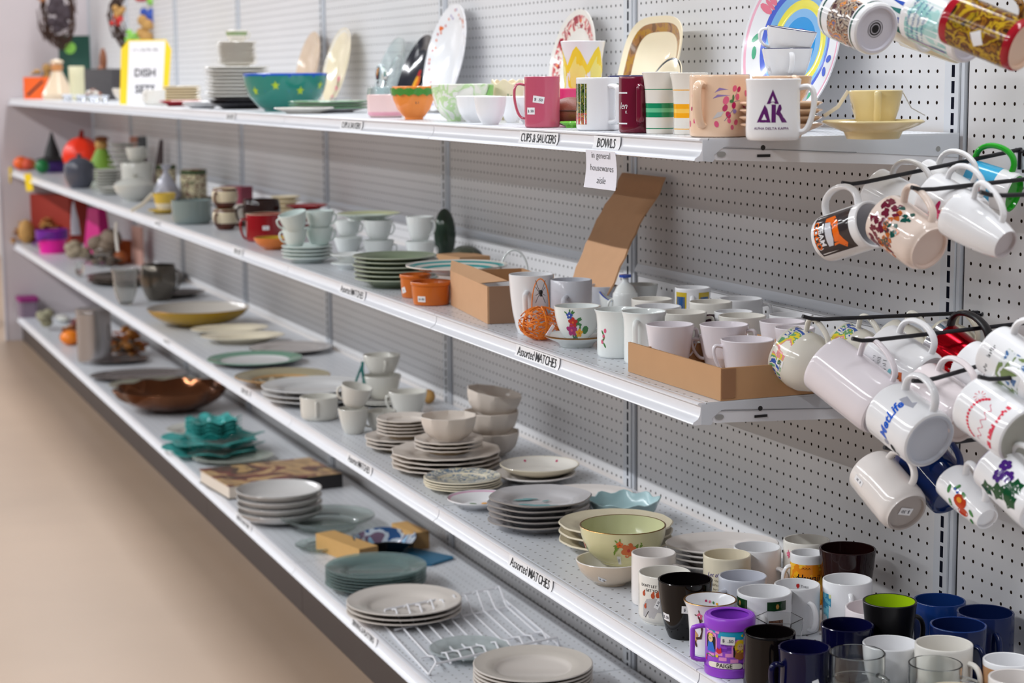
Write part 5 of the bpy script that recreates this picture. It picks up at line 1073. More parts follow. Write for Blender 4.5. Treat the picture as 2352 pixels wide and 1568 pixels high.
cup('mug', 'wide blush white mug with its handle toward the purple mug', 'mug', (1941, 2087, 1355, 1478), T3, PK, 'mugfoot', handle=(-46, .7, .1, .85, .5, .38, 'ear'))
GIN = glaze('lime_inside', (158, 192, 22), .1)
cup('mug', 'black mug with a bright lime green inside', 'mug', (1982, 2107, 1376, None), T3, mat('matte_black_mug', (14, 12, 14), .35), 'taper', h=4.2, inner=GIN, art=lambda mb, R, H, p: mb.text('Hemu6', glaze('grey_script', (120, 116, 120)), wall(R, H, p, 0), .42, v0=H*.28) if 0 else None, handle=(110, .75, .2, .8, .4, .3))
cup('bowl', 'royal blue round mug against the pegboard', 'mug', (2099, 2218, 1361, None), T3, BLU, 'squat', h=3.1)
cup('mug', 'dark blue mug standing nearest the slotted upright', 'mug', (2198, 2330, 1400, None), T3, NAVY2, 'mugfoot', h=3.6, handle=(22, .75, .2, .7, .4, .3))
cup('mug', 'dark blue mug before the royal blue one', 'mug', (2137, 2267, 1424, None), T3, NAVY2, 'mugfoot', h=3.6, handle=(40, .75, .2, .8, .4, .3), rim=BLU)
cup('mug', 'navy mug behind the glass stein', 'mug', (1884, 2008, 1430, None), T3, NAVY, 'diner', h=3.2)
cup('bowl', 'white deep bowl between the glass stein and glass mug', 'bowl', (1978, 2108, 1470, None), T3, PW, 'deepbowl', h=2.8, rs=1)
cup('mug', 'white mug behind the clear glass mug', 'mug', (2101, 2233, 1457, None), T3, PW2, 'straight', h=3.4, handle=(60, .75, .2, .8, .4, .3)) 
cup('bowl', 'cream bowl seen through the clear glass mug', 'bowl', (2128, 2256, 1508, None), T3, IVO, 'deepbowl', h=2.6, push=-.2)
cup('cup', 'white cup with a tan outside at the frame edge', 'cup', (2259, 2372, 1497, None), T3, PW, 'squat', h=2.9, bands=[(0, .9, glaze('tan_band', (190, 140, 96)))])
cup('cup', 'plain white cup in the bottom corner of the frame', 'cup', (2272, 2396, 1535, None), T3, OFF, 'straight', h=3.5)
cup('glass_cup', 'hexagonal clear glass cup behind the tall black mug', 'glass cup', (1732, 1846, 1402, None), T3, GLT, 'taper', h=3.2, t=.1, seg=6)
# cream bowl, platters
EMB = mat('embossed_cream', (226, 216, 188), .2, bump=.5, bscale=700)
pt = stack('platter', 'cream embossed platter beside the big floral bowl', 'platter', 'cream embossed platters', (1283, 1545, 1176, None), T3, 3, lambda R: plate_mb(R, IVO, hp=.85, rimm=EMB, lobes=lambda a, r, z: r*(1+.008*sin(12*a))), .12, h=1.9, wob=.015)
dsh = cup('dish', 'shallow cream dish with a rust stripe under the floral bowl', 'dish', (1322, 1486, 1262, 1348), T3, glaze('taupe_cream_glaze', (216, 200, 180)), 'bowl', inner=PW2, bands=[], rim=OFF, stick=[(-18, .42, .7, .38, -.35, '$  .50')], handle=None)
def bigf(mb, R, H, prof):
    fn = wall(R, H, prof, 2); spray(mb, fn, .35, H*.55, .68, glaze('orange_bloom_print', (216, 112, 60)), REDP, glaze('sprig_green', (120, 150, 60)), 6, seed=2); spray(mb, fn, -.35, H*.72, .3, ORP, REDP, glaze('sprig_green', (120, 150, 60)), seed=3)
    for k in range(4): mb.decal(ell(-.55-.12*k, H*(.62-.07*k), .22, .09, 8, .5+.3*k), glaze('sprig_green', (120, 150, 60)), fn)
    spray(mb, wall(R, H, prof, -76), 0, H*.5, .36, ORP, REDP, LEAF, seed=5)
dd = CUPS['shallow cream dish with a rust stripe under the floral bowl']
x, y, R, H = fit(1331, 1530, 1188, 1309, T3+.9, .5)
cup('bowl', 'large pale green-cream bowl with an orange flower spray', 'bowl', None, T3+1.15, glaze('green_cream_glaze', (222, 218, 172), .12), 'deepbowl', at=(x, y, R, H), rim=GOLD, inner=glaze('celadon_inside', (206, 208, 164), .14), art=bigf, stick=[(-6, .24, .8, .32, 1.6, 'TEN')], se=.09, lobes=lambda a, r, z: r*(1+.008*sin(30*a)) if z < 2.5 else r)
stack('platter', 'white oval platter of the pile behind the front mugs', 'platter', 'white oval platters', (1530, 1790, 1221, None), T3, 4, lambda R: plate_mb(R, OFF, hp=.75, oval=.78), .12, h=1.8, rots=.1)
SC = glaze('duck_egg_blue', (176, 206, 210), .2)
cup('dish', 'pale blue scalloped dish before the slotted upright', 'dish', (1350, 1516, 1129, None), T3, SC, 'bowl', h=1.9, lobes=lambda a, r, z: (r*(1+.05*sin(9*a)*(z/1.9)), z+(.13*sin(9*a) if z > 1 else 0)))
stack('platter', 'oval white tray with a thin grey rim', 'tray', None, (1215, 1457, 1101), T3, 1, lambda R: plate_mb(R, OFF, hp=.6, edge=glaze('grey_rim', (110, 104, 106)), oval=.8), .2, h=.9, rots=.2)
LT = glaze('teal_smudge_print', (110, 168, 172))
def leafp(R):
    mb = plate_mb(R, glaze('grey_stoneware', (196, 194, 196), .08), hp=.75, lobes=lambda a, r, z: r*(1+.02*sin(6*a)), edge=glaze('stone_edge', (150, 144, 140))); return mb
def leafd(mb, R): 
    f = lambda u, v: (u, v, .29)
    for (u, v, a, s, t_) in ((-.35, .2, .2, .2, .07), (-.2, .28, -.1, .16, .05), (0, -.3, .1, .22, .08), (.2, -.36, .3, .2, .07), (-.25, -.24, -.3, .18, .07), (.1, .1, .8, .1, .04)): mb.decal(ell(u*R, v*R, s*R, t_*R, 9, a), LT, f)
    return mb
stack('plate', 'grey stoneware plate with teal leaf marks before the cream platters', 'plate', 'grey stoneware plates', (1123, 1357, 1117, 1223), T3, 5, lambda R: leafd(leafp(R), R), .12, kb=.5, wob=.02)
def pinkp(R):
    mb = ringplate(R, PW, [(.9, .98, glaze('pink_scallop', (222, 176, 200)))], hp=.75, well=.6); f = lambda u, v: (u, v, .24)
    for k in range(5): a = k*1.2; mb.decal(ell(cos(a)*.3*R, sin(a)*.2*R-.1*R, .13*R, .09*R, 8, a), [BLUEP, YEL, LEAF, BLUEP, LEAF][k], f)
    return mb
stack('plate', 'white plate with a pink scalloped edge and blue flowers', 'plate', None, (1026, 1180, 1112, 1172), T3, 1, pinkp, .2, kb=.5)
BWP = blotch('blue_folk_print', [(226, 222, 206), (210, 204, 178), (110, 130, 150), (220, 214, 196), (140, 156, 166)], 55)
stack('plate', 'cream plate with blue wreath printing in the small pile', 'plate', 'blue-printed cream plates', (975, 1152, 1073, 1128), T3, 4, lambda R: plate_mb(R, IVO, hp=.45, rimm=BWP, wellm=BWP, well=.6), .12, kb=.6)
cr = stack('plate', 'white plate under the shallow bowl with tiny red flowers', 'plate', None, (1138, 1326, 1072, 1113), T3, 1, lambda R: plate_mb(R, OFF, hp=.6), .2, kb=.5)
cup('bowl', 'shallow cream bowl with tiny red flowers inside', 'bowl', None, T3+.35, IVO, 'bowl', at=fit(1148, 1331, 1046, 1098, T3+.4, .45), inner=PW2, art=lambda mb, R, H, p: [mb.decal(ell(0, H*.7, .14, .1, 7), PINKD, inwall(R, H, p, a)) for a in (150, 205)])
# octagonal set
OCT = glaze('oatmeal_glaze', (224, 214, 204), .14)
oc = lambda k: (lambda a, r, z: r*(1/max(.97, cos(((a+pi/k) % (2*pi/k))-pi/k)/cos(pi/k)*1.0)))
def octp(R): return plate_mb(R, OCT, hp=.55, rimm=OCT, under=glaze('oatmeal_under', (176, 156, 128)), lobes=lambda a, r, z: r*(cos(pi/12)/cos(((a+pi/12) % (pi/6))-pi/12)), seg=48)
p1 = stack('plate', 'large faceted oatmeal plate under the side plates', 'plate', 'large faceted oatmeal plates', (897, 1152, 1005, 1090), T3, 4, octp, .12, kb=.5, wob=.012)
x, y, R, H = fit(975, 1140, 996, None, T3, Y=p1[1]); p2 = stack('plate', 'small faceted oatmeal plate on the large plates', 'plate', 'small faceted oatmeal plates', None, p1[3]+.45, 3, octp, .12, at=(p1[0]+.35, p1[1]+.2, R, 1.5), dz=.36, wob=.01)
OL = lambda a, r, z: r*(cos(pi/10)/cos(((a+pi/10) % (pi/5))-pi/10))
x, y, R, H = fit(995, 1132, 953, None, T3, Y=p1[1]); cup('bowl', 'faceted oatmeal bowl on top of the plate pile', 'bowl', None, p2[3]+.45, OCT, 'deepbowl', at=(p2[0], p2[1], R, 2.3), lobes=OL, seg=40)
x, y, R, H = fit(1062, 1198, 900, 1056, T3, .5); R_ = R
for i, lab in enumerate(('bottom', 'middle', 'tipped top')):
    cup('bowl', lab+' faceted oatmeal bowl of the tall nest beside the plate pile', 'bowl', None, T3+.02+i*1.95, OCT, 'deepbowl', at=(x-.1*i, y, R_*.98, 2.3), lobes=OL, seg=40, tilt=(2, 10) if i == 2 else None, group='faceted oatmeal bowls in the tall nest')
p3 = stack('plate', 'large faceted plate of the pile beside the white cups', 'plate', 'faceted plates beside the white cups', (838, 1008, 985, 1040), T3, 3, octp, .12, kb=.55)
x, y, R, H = fit(868, 1003, 948, None, T3, Y=p3[1]); stack('plate', 'small faceted plate of the pile beside the white cups', 'plate', 'small faceted plates beside the white cups', None, p3[3]+.45, 5, octp, .12, at=(p3[0]+.3, p3[1]+.3, R, 1.8), dz=.34, wob=.01)
CWH = glaze('soft_white_cup', (218, 216, 208), .14)
cup('teacup', 'soft white cup with a ring handle before the side plates', 'cup', (840, 912, 936, 990), T3, CWH, 'wide', handle=(-80, .8, .2, .55, .32, .24, 'ring'))
cup('teacup', 'lower soft white cup of the pair beside the soup cup', 'cup', (777, 848, 931, 998), T3, CWH, 'wide')
c_ = CUPS['lower soft white cup of the pair beside the soup cup']
cup('teacup', 'tipped soft white cup on the pair beside the soup cup', 'cup', None, T3+c_[4]+.25, CWH, 'wide', at=(c_[0], c_[1], c_[3]*1.03, 2.2), tilt=(6, 12), handle=(-82, .85, .3, .55, .32, .24, 'ring'))
cup('soup_cup', 'wide soft white soup cup with a pointed handle', 'cup', (690, 778, 902, 968), T3, CWH, 'squat', handle=(-8, .85, .2, .45, .34, .26, 'ear'))
cup('teacup', 'soft white cup with handle beside the tall cup pile', 'cup', (893, 982, 891, 955), T3, CWH, 'wide', handle=(-80, .85, .25, .6, .32, .24, 'ring'))
sc_ = stack('saucer', 'soft white saucer under the tall cup pile', 'saucer', 'soft white saucers under the cups', (800, 960, 905, 932), T3, 2, lambda R: plate_mb(R, CWH, hp=.45), .12, kb=.5)
x, y, R, H = fit(832, 918, 816, None, T3, Y=-5.5)
TEALR = mat('teal_ribbon', (24, 110, 104), .6)
cup('teacup', 'lower soft white cup in the tall ribbon-tied pile', 'cup', None, sc_[3]+.35, CWH, 'wide', at=(sc_[0]-.2, sc_[1], R, 2.6))
cup('teacup', 'upper soft white cup in the tall pile, tied with teal ribbon', 'cup', None, sc_[3]+3.05, CWH, 'wide', at=(sc_[0]-.2, sc_[1], R*.98, 2.2), handle=(10, .8, .3, .5, .3, .22),
    extra=lambda root, R, H: (MB().tube([(-R-.02, -.4, H*.7), (-R-.1, -.6, H*.3), (-R+.1, -.7, -.6), (-R-.2, -.8, -2.4)], .1, TEALR, 6, 2).build('ribbon', root), MB().tube([(-R-.02, -.2, H*.6), (-R-.7, -.4, -.4), (-R-1.3, -.5, -2.2)], .07, TEALR, 6, 2).build('ribbon', root)))
lump('wooden_ball', 'small tan wooden ball behind the white cups', 'ball', 985, 935, -2.6, .8, STRAW, (1.2, .9, 1), T3)
# platters further along
SHW = glaze('platter_white', (214, 214, 214), .12)
stack('plate', 'large white plate before the gold-rimmed platter', 'plate', 'large white plates', (602, 848, 866, 937), T3, 3, lambda R: plate_mb(R, SHW, hp=.75), .12, kb=.55)
GRP = blotch('faded_scene_print', [(176, 164, 140), (190, 180, 160), (140, 126, 104), (200, 194, 176)], 16)
stack('platter', 'gold-rimmed platter with a faded scene', 'platter', None, (540, 762, 836, 900), T3, 1, lambda R: plate_mb(R, glaze('honey_edge_glaze', (190, 150, 98)), hp=1.1, rimm=glaze('khaki_rim', (160, 150, 122)), wellm=GRP), .2, kb=.5)
stack('plate', 'white plate with a mottled green rim', 'plate', None, (478, 696, 796, 842), T3, 1, lambda R: plate_mb(R, SHW, hp=.65, rimm=glaze('mottled_green', (104, 150, 128)), edge=glaze('mottled_green', (104, 150, 128)), well=.68), .2, kb=.5)
stack('plate', 'thin grey-rimmed plate lying against the pegboard', 'plate', None, (575, 765, 776), T3, 1, lambda R: plate_mb(R, glaze('grey_plate_body', (178, 172, 170)), hp=.5, edge=glaze('dark_grey_edge', (96, 92, 92))), .2, h=.8)
for i, (l, r_, t, b) in enumerate(((462, 652, 752, 792), (440, 618, 736, 772))):
    stack('platter', ('cream oval platter before the green-rimmed plate', 'cream oval platter with a brown mark beside the yellow bowl')[i], 'platter', None, (l, r_, t, b), T3+.02, 1, lambda R: plate_mb(R, IVO, hp=.9 if i == 0 else .8, oval=.72), .2, kb=.5)
YB = glaze('mustard_bowl_glaze', (176, 140, 24), .15)
cup('bowl', 'wide mustard yellow bowl with a pale inside', 'bowl', (340, 573, 692, 752), T3, YB, 'bowl', inner=glaze('pale_grey_inside', (190, 184, 176), .15), rim=GOLD, kb=None) if 0 else cup('bowl', 'wide mustard yellow bowl with a pale inside', 'bowl', (340, 573, 692, 752), T3, YB, 'bowl', inner=glaze('pale_grey_inside', (190, 184, 176), .15), rim=GOLD)
CH = mat('tarnished_silver', (104, 98, 90), .22, metal=.9); DGL = mat('smoked_glass', (96, 90, 88), .08, trans=.5, ior=1.3)
cup('jug', 'dark tarnished metal jug beside the mustard bowl', 'jug', (328, 404, 604, 692), T3, CH, 'barrel', handle=(80, .85, .3, .8, .35, .3))
cup('glass_goblet', 'clear glass goblet beside the tarnished jug', 'goblet', (258, 322, 622, 712), T3, mat('clear_glass_b', (225, 225, 222), .05, trans=.9, ior=1.3), 'tulip', t=.1)
stack('tray', 'round tarnished silver tray behind the goblet', 'tray', 'tarnished silver trays', (205, 420, 600, 640), T3, 2, lambda R: plate_mb(R, CH, hp=.6, well=.75), .12, dz=.7, kb=.6)
stack('tray', 'dark glass tray at the back behind the tarnished jug', 'tray', None, (350, 470, 652, 684), T3, 1, lambda R: plate_mb(R, DGL, hp=.7), .2)
boxo('gift_box', 'red box at the far back of the third shelf', 'box', 62, 205, 446, -5, T3, mat('brick_red_card', (150, 40, 24), .6), 5, 30)
boxo('gift_box', 'magenta wedge-shaped box beyond the driftwood decorations', 'box', 182, 262, 478, -7, T3, mat('magenta_card', (196, 12, 120), .5), 3, 20, tp=.6)
r = thing('treat_bucket', W(*ony(120, 560, farY(120, 560, -14.5, 3.6))[:2], T3), 'magenta and purple treat bucket with a drooping handle', 'bucket')
VIO = mat('violet_plastic', (112, 30, 150), .35); MAG = mat('magenta_plastic', (236, 10, 160), .35)
MB().lathe([(0, 0), (2.6, 0), (3.3, 4.6), (3.15, 4.6), (2.4, .2), (0, .2)], MAG, 24).build('bucket_body', r); MB().lathe([(3.3, 3.0), (3.42, 3.0), (3.45, 5.0), (3.3, 5.0)], VIO, 24).build('band', r); MB().tube([(3.4*cos(a), 3.4*sin(a)-.5, 4.2-3.2*sin(a*.5)) for a in [pi*1.1+.95*pi*i/14 for i in range(15)]], .28, VIO, 8, .5).build('handle', r)
DW = mat('driftwood', (120, 104, 88), .8, var=.35, vscale=120); 
for i, (px, py, Y, rr, sc_2, lab) in enumerate(((235, 552, -8.5, 3.2, (1.5, 1, .8), 'large grey-brown driftwood centrepiece'), (176, 560, -13, 2.2, (1.2, 1, 1), 'pale driftwood knot beside the treat bucket'), (60, 520, -12, 1.8, (1, 1, 1.5), 'straw bundle beside the end panel'), (275, 575, -6, 1.6, (1.3, 1, .9), 'rust-brown gourd beside the driftwood centrepiece'), (182, 600, -17, .9, (1, 1, 1.7), 'small glassy bird ornament on the third shelf edge'))):
    lump('driftwood' if i < 2 else 'ornament', lab, 'decoration', px, py, Y, rr, [DW, mat('pale_driftwood', (160, 146, 124), .8, var=.3), STRAW, mat('rust_gourd', (150, 74, 26), .6), mat('clear_glass_b', (225, 225, 222), .05, trans=.9, ior=1.3)][i], sc_2, T3, seed=i, n=7 if i < 2 else 1)
for i, (px, py, zz) in enumerate(((172, 462, T2), (270, 510, T2))):
    p = ony(px, py, -19.2); mb = MB(); mb.tube([(0, 0, 0), (-.3, 0, -1.2), (-.1, .1, -3.4), (.4, .1, -6)] if i == 0 else [(0, 0, 0), (-.6, 0, -1.5), (-.2, 0, -3), (.7, 0, -4.6)], [.1, .35, .7, .9] if i == 0 else .25, CEL if i == 0 else PW2, 6, .3); o = mb.build('plastic_bag' if i == 0 else 'ribbon_tail'); o.location = W(p.x, -19.45, p.z); tag(o, ['clear plastic bag hanging from the second shelf edge', 'white ribbon tail hanging over the second shelf edge'][i], 'ribbon')

# autumn clutter at the far end of the third shelf
def heap(name, label, px, py, Y, z, W_, D_, H_, mats, seed, n=46, s=.7):
    Y = farY(px, py, Y, W_*.6); p = ony(px, py, Y); rnd = random.Random(seed); mb = MB()
    for i in range(n):
        a = rnd.uniform(0, 6.28); q_ = math.sqrt(rnd.random()); hh = H_*(1-q_*.75)*rnd.random(); m = rnd.choice(mats); c = (cos(a)*q_*W_/2, sin(a)*q_*D_/2, s*.35+hh)
        T = Matrix.Translation(Vector(c)) @ Matrix.Rotation(rnd.uniform(0, 3), 4, 'Z') @ Matrix.Rotation(rnd.uniform(-.7, .7), 4, 'X')
        if i % 3 == 0: mb.tube([(-s*1.4, 0, 0), (-s*.4, s*.3, s*.15), (s*.5, 0, .1), (s*1.5, -s*.2, 0)], s*.22, m, 6, M=T)
        elif i % 3 == 1: mb.ball((0, 0, 0), s*rnd.uniform(.6, 1), m, 10, 7, (1.2, .9, .7), M=T)
        else: mb.lathe([(0, 0), (s*.9, .06), (s*1.1, .2), (s*.6, .18), (0, .12)], m, 9, lobes=lambda a_, r, z_: r*(1+.35*sin(5*a_)), M=T)
    o = mb.build(name); o.location = W(p.x, Y, z); return tag(o, label, 'decoration')
RST = mat('rust_gourd', (150, 74, 26), .6); AMB = mat('amber_leaf', (176, 112, 36), .6, var=.3); CRD = mat('crimson_leaf', (120, 26, 30), .6, var=.3); GRYB = mat('grey_bark', (92, 80, 70), .8, var=.4); SIL = mat('silver_leaf', (170, 164, 158), .35, metal=.4); PNKB = mat('blush_board', (206, 160, 146), .6)
heap('driftwood', 'wide grey-brown driftwood garland on the far third shelf', 236, 560, -9, T3, 11, 6, 4.6, [DW, GRYB, GRYB, SIL], 3, 60, .9)
heap('dried_bouquet', 'amber and straw dried bouquet over the treat bucket', 112, 470, -8, T3+.2, 10, 5, 6.6, [AMB, STRAW, RST, GRYB], 4, 60, .9)
heap('dried_bouquet', 'small dried bouquet between end panel and treat bucket', 45, 520, -15.5, T3, 4.4, 4, 5, [STRAW, AMB, SIL], 5, 40, .6)
boxo('gift_box', 'orange basket box behind the driftwood garland', 'box', 245, 295, 552, -5.5, T3, mat('burnt_orange_card', (186, 84, 20), .6, var=.2), 4, 15)
boxo('picture_board', 'blush board leaning at the back of the far third shelf', 'board', 285, 345, 520, -2.6, T3, PNKB, .5, 10)
heap('autumn_garland', 'rust and crimson autumn garland on the bottom shelf', 190, 672, -11, T4, 15, 8, 5.2, [RST, CRD, AMB, mat('brown_wicker', (120, 66, 38), .8, var=.4), mat('purple_leaf', (86, 30, 100), .6)], 6, 110, 1.0)
heap('autumn_garland', 'amber leaf garland behind the metal canister', 285, 740, -7.5, T4, 12, 8, 6, [AMB, AMB, RST, GRYB], 7, 80, 1.0)
heap('dried_bouquet', 'brown dried bouquet beside the straw turkey', 80, 130, -14, T1+.1, 6, 4, 7, [DBR, STRAW, GOLD, RST], 8, 50, .8)
heap('dried_bouquet', 'cream and brown oddments in front of the grey basket', 215, 195, -12.5, T1, 10, 3, 2.6, [PW2, GLS, RST, GRYB, PC], 9, 50, .6)

# ================================================================ bottom shelf
BP = glaze('grey_cream_plate', (216, 208, 200), .16); BPE = mat('embossed_grey_cream', (210, 202, 192), .25, bump=.4, bscale=600)
stack('plate', 'embossed cream plate of the front pile on the bottom shelf', 'plate', 'embossed cream plates', (1087, 1362, 1484, 1608), T4, 6, lambda R: plate_mb(R, BP, hp=.8, rimm=BPE), .12, kb=.5, wob=.012)
stack('plate', 'plain cream plate of the pile beside the wire rack', 'plate', 'plain cream plates by the wire rack', (797, 1062, 1346, 1440), T4, 3, lambda R: plate_mb(R, BP, hp=.85), .12, kb=.5, wob=.012)
GPL = mat('clear_plate_glass', (222, 234, 230), .04, trans=.92, ior=1.35)
stack('plate', 'clear glass plate under the white wire rack', 'plate', None, (985, 1170, 1450, 1518), T4, 1, lambda R: plate_mb(R, mat('pale_plate_glass', (206, 214, 214), .08, trans=.5, ior=1.3), hp=.7), .2, kb=.5)
TGL = mat('blue_green_glass', (186, 210, 208), .05, trans=.8, ior=1.35)
stack('plate', 'blue-green glass plate of the tall glass pile', 'plate', 'blue-green glass plates', (748, 980, 1270, 1366), T4, 6, lambda R: plate_mb(R, TGL, hp=.75, t=.15), .12, kb=.55, wob=.006)
stack('glass_dish', 'wide clear glass dish between the white bowls and wooden blocks', 'glass dish', None, (645, 862, 1168, 1226), T4, 1, lambda R: plate_mb(R, GPL, hp=1.4, t=.16), .2, kb=.55)
stack('plate', 'clear glass plate touching the wooden block', 'plate', None, (678, 800, 1238, 1266), T4, 1, lambda R: plate_mb(R, GPL, hp=.5), .2, kb=.5)
# white wire rack
WR = mat('white_coated_wire', (232, 232, 236), .3)
A, B, C_, D_ = onz(985, 1548, T4+.15), onz(878, 1430, T4+.15), onz(1135, 1362, T4+1.5), onz(1285, 1478, T4+.3)
r = thing('dish_rack', W(A.x, A.y, T4), 'white coated wire dish rack lying on its side over a glass plate', 'dish rack')
ux = Vector((B.x-A.x, B.y-A.y, 0)); uy = Vector((D_.x-A.x, D_.y-A.y, 0)); print('rack', ux.length, uy.length)
P3 = lambda a, b, z: tuple(ux*a+uy*b+Vector((0, 0, z)))
MB().tube([P3(0, 0, .12), P3(1, 0, .12), P3(1.02, .03, 1.3), P3(1.02, .95, 1.3), P3(1, 1, .12), P3(0, 1, .12), P3(-.02, .97, 1.1), P3(-.02, .04, 1.1), P3(0, 0, .12)], .11, WR, 8).build('outer_frame', r)
for i in range(10):
    t = .08+i*.094; h2 = 1.5+.25*(i % 2)
    MB().tube([P3(.03, t, .5), P3(.12, t, h2*.55+.1), P3(.25, t+.01, .35), P3(.8, t+.01, .4), P3(.92, t, h2+.2), P3(1.0, t, 1.3)] , .095, WR, 6).build('wire', r)
MB().tube([P3(.25, .03, .28), P3(.25, .97, .28)], .09, WR, 6).build('cross_bar', r); MB().tube([P3(.8, .03, .33), P3(.8, .97, .33)], .09, WR, 6).build('cross_bar', r)
# wooden blocks, blue bowl, blue board
PINEW = mat('pine_wood', (204, 160, 96), .55, var=.08, vscale=60); PINEE = mat('pine_end_grain', (160, 124, 76), .6, var=.15, vscale=200)
def block(label, pa, pb, dy, hh):
    a, b = onz(*pa, T4+.02), onz(*pb, T4+.02); u = Vector((a.x-b.x, a.y-b.y, 0)); L = u.length; u.normalize(); v = Vector((-u.y, u.x, 0)); v = v if v.y > 0 else -v
    P = [(0, 0), (L, 0), (L, dy), (0, dy)]; V = [tuple(u*x+v*y+Vector((0, 0, z))) for z in (0, hh) for x, y in P]
    mb = MB(); mb.add(V, [(0, 3, 2, 1), (4, 5, 6, 7), (0, 1, 5, 4), (1, 2, 6, 5), (2, 3, 7, 6)], PINEW); mb.add(V, [(3, 0, 4, 7)], PINEE)
    o = mb.build('wooden_block', ang=20); o.location = W(b.x, b.y, T4+.02); tag(o, label, 'block', 'pine blocks')
block('pine block standing before the blue-green glass plates', (726, 1262), (826, 1300), 2.4, 1.9)
block('pine block at the back beside the blue board', (900, 1240), (950, 1264), 2.0, 2.0)
BOARDB = mat('blue_board', (30, 104, 140), .4)
a, b = onz(905, 1282, T4), onz(1008, 1282, T4); mb = MB(); mb.box((-4.2, -2.2, 0), (4.2, 2.2, .25), BOARDB, bev=.4); o = mb.build('tray'); c = onz(940, 1280, T4); o.location = W(c.x, c.y+.6, T4+.02); o.rotation_euler = (0, 0, .5); tag(o, 'flat teal blue board under the dark-rimmed dish', 'board')
PAINTB = blotch('painted_blue_scene', [(90, 140, 180), (140, 180, 206), (110, 90, 110), (180, 190, 200), (40, 80, 130)], 14)
def bdish(R): return plate_mb(R, BLKG, hp=1.2, rimm=PAINTB, wellm=PAINTB, inner=[(3, PAINTB)], lobes=lambda a, r, z: (r/((abs(cos(a))**3+abs(sin(a))**3)**(1/3)), z+(.5*abs(cos(2*a)) if z > .8 else 0)))
stack('dish', 'square dark dish painted inside with a blue scene', 'dish', None, (812, 958, 1214, 1270), T4+.3, 1, bdish, .2, kb=.4)
# soup bowls
SB = glaze('pale_grey_bowl', (210, 208, 206), .12)
for i in range(4):
    if i == 0: x, y, R, H = fit(546, 742, 1098, 1208, T4, .5); dz = (H-1.6)/3; first = None
    root = vessel_mb(R, 1.5, 'bowl', SB, inner=SB, lobes=None) if first is None else None
    if first is None: o = root.build('bowl', loc=W(x, y, T4+.01)); first = o.data
    else: o = link('bowl', first, None, W(x+.06*i, y-.04*i, T4+.01+i*dz))
    tag(o, ('bottom', 'third', 'second', 'topmost')[i]+' pale soup bowl of the pile by the picture book', 'bowl', 'pale soup bowls')
# art book
a, b, c = onz(458, 1108, T4+.02), onz(525, 1148, T4+.02), onz(793, 1118, T4+.02)
u = Vector((a.x-b.x, a.y-b.y, 0)); L = u.length; u.normalize(); v = Vector((-u.y, u.x, 0)); v = v if v.y > 0 else -v; Wd = min((Vector((c.x-b.x, c.y-b.y, 0))).length, 15.5); print('book', L, Wd)
r = thing('book', W(b.x, b.y, T4+.02), 'thick picture book in brown cover beneath the third shelf', 'book')
def bslab(x0, y0, x1, y1, z0, z1, m, nm, mside=None):
    V = [tuple(u*x+v*y+Vector((0, 0, z))) for z in (z0, z1) for x, y in ((x0, y0), (x1, y0), (x1, y1), (x0, y1))]
    MB().add(V, [(0, 3, 2, 1), (4, 5, 6, 7), (0, 1, 5, 4), (1, 2, 6, 5), (2, 3, 7, 6), (3, 0, 4, 7)], m).build(nm, r, ang=20)
COVER = blotch('autumn_cover_print', [(120, 84, 60), (170, 136, 96), (196, 160, 110), (120, 60, 50), (84, 60, 48), (186, 150, 96)], 7, .3)
bslab(.12, .15, L-.15, Wd-.3, .12, 1.7, mat('page_block', (226, 214, 200), .7), 'pages'); bslab(0, 0, L, Wd, 1.7, 1.85, COVER, 'front_cover'); bslab(0, 0, L, Wd, 0, .12, mat('black_cover', (24, 20, 22), .4), 'back_cover'); bslab(-.08, 1.6, .1, Wd, .05, 1.8, mat('black_cover', (24, 20, 22), .4), 'spine')
stack('platter', 'clear pressed glass platter between book and turquoise dishes', 'platter', None, (446, 632, 1036, 1068), T4, 1, lambda R: plate_mb(R, mat('pale_plate_glass2', (212, 216, 206), .06, trans=.35, ior=1.3), hp=.7, oval=.8), .2, kb=.5)
wpl = stack('plate', 'white plate under the turquoise leaf dishes', 'plate', None, (383, 548, 953, 1000), T4, 1, lambda R: plate_mb(R, SW, hp=.7), .2, kb=.5)
TQL = mat('turquoise_leaf_glaze', (70, 166, 162), .1, var=.4, vscale=60)
def leafy(R): return plate_mb(R, TQL, hp=1.0, lobes=lambda a, r, z: (r*(1+.09*sin(7*a)+.05*sin(13*a)), z+(.28*sin(7*a+1) if z > .6 else 0)))
tl = stack('leaf_dish', 'large turquoise leaf dish of the frilly pile', 'dish', 'large turquoise leaf dishes', (385, 600, 985, 1052), T4, 2, leafy, .12, kb=.5, wob=.02, rots=0)
stack('leaf_dish', 'small turquoise leaf dish on the frilly pile', 'dish', 'small turquoise leaf dishes', None, tl[3]+.8, 4, leafy, .12, at=(tl[0]-.6, tl[1]+.2, tl[2]*.55, 2.2), dz=.55, wob=.02, rots=0)
COP = mat('copper_lustre', (120, 76, 50), .14, metal=.9)
cup('bowl', 'brown copper lustre leaf bowl with bright glints', 'bowl', (264, 528, 884, 968), T4, COP, 'bowl', inner=COP, lobes=lambda a, r, z: (r*(1+.05*sin(10*a)), z+(.12*sin(10*a) if z > 1 else 0)), foot=BLKG)
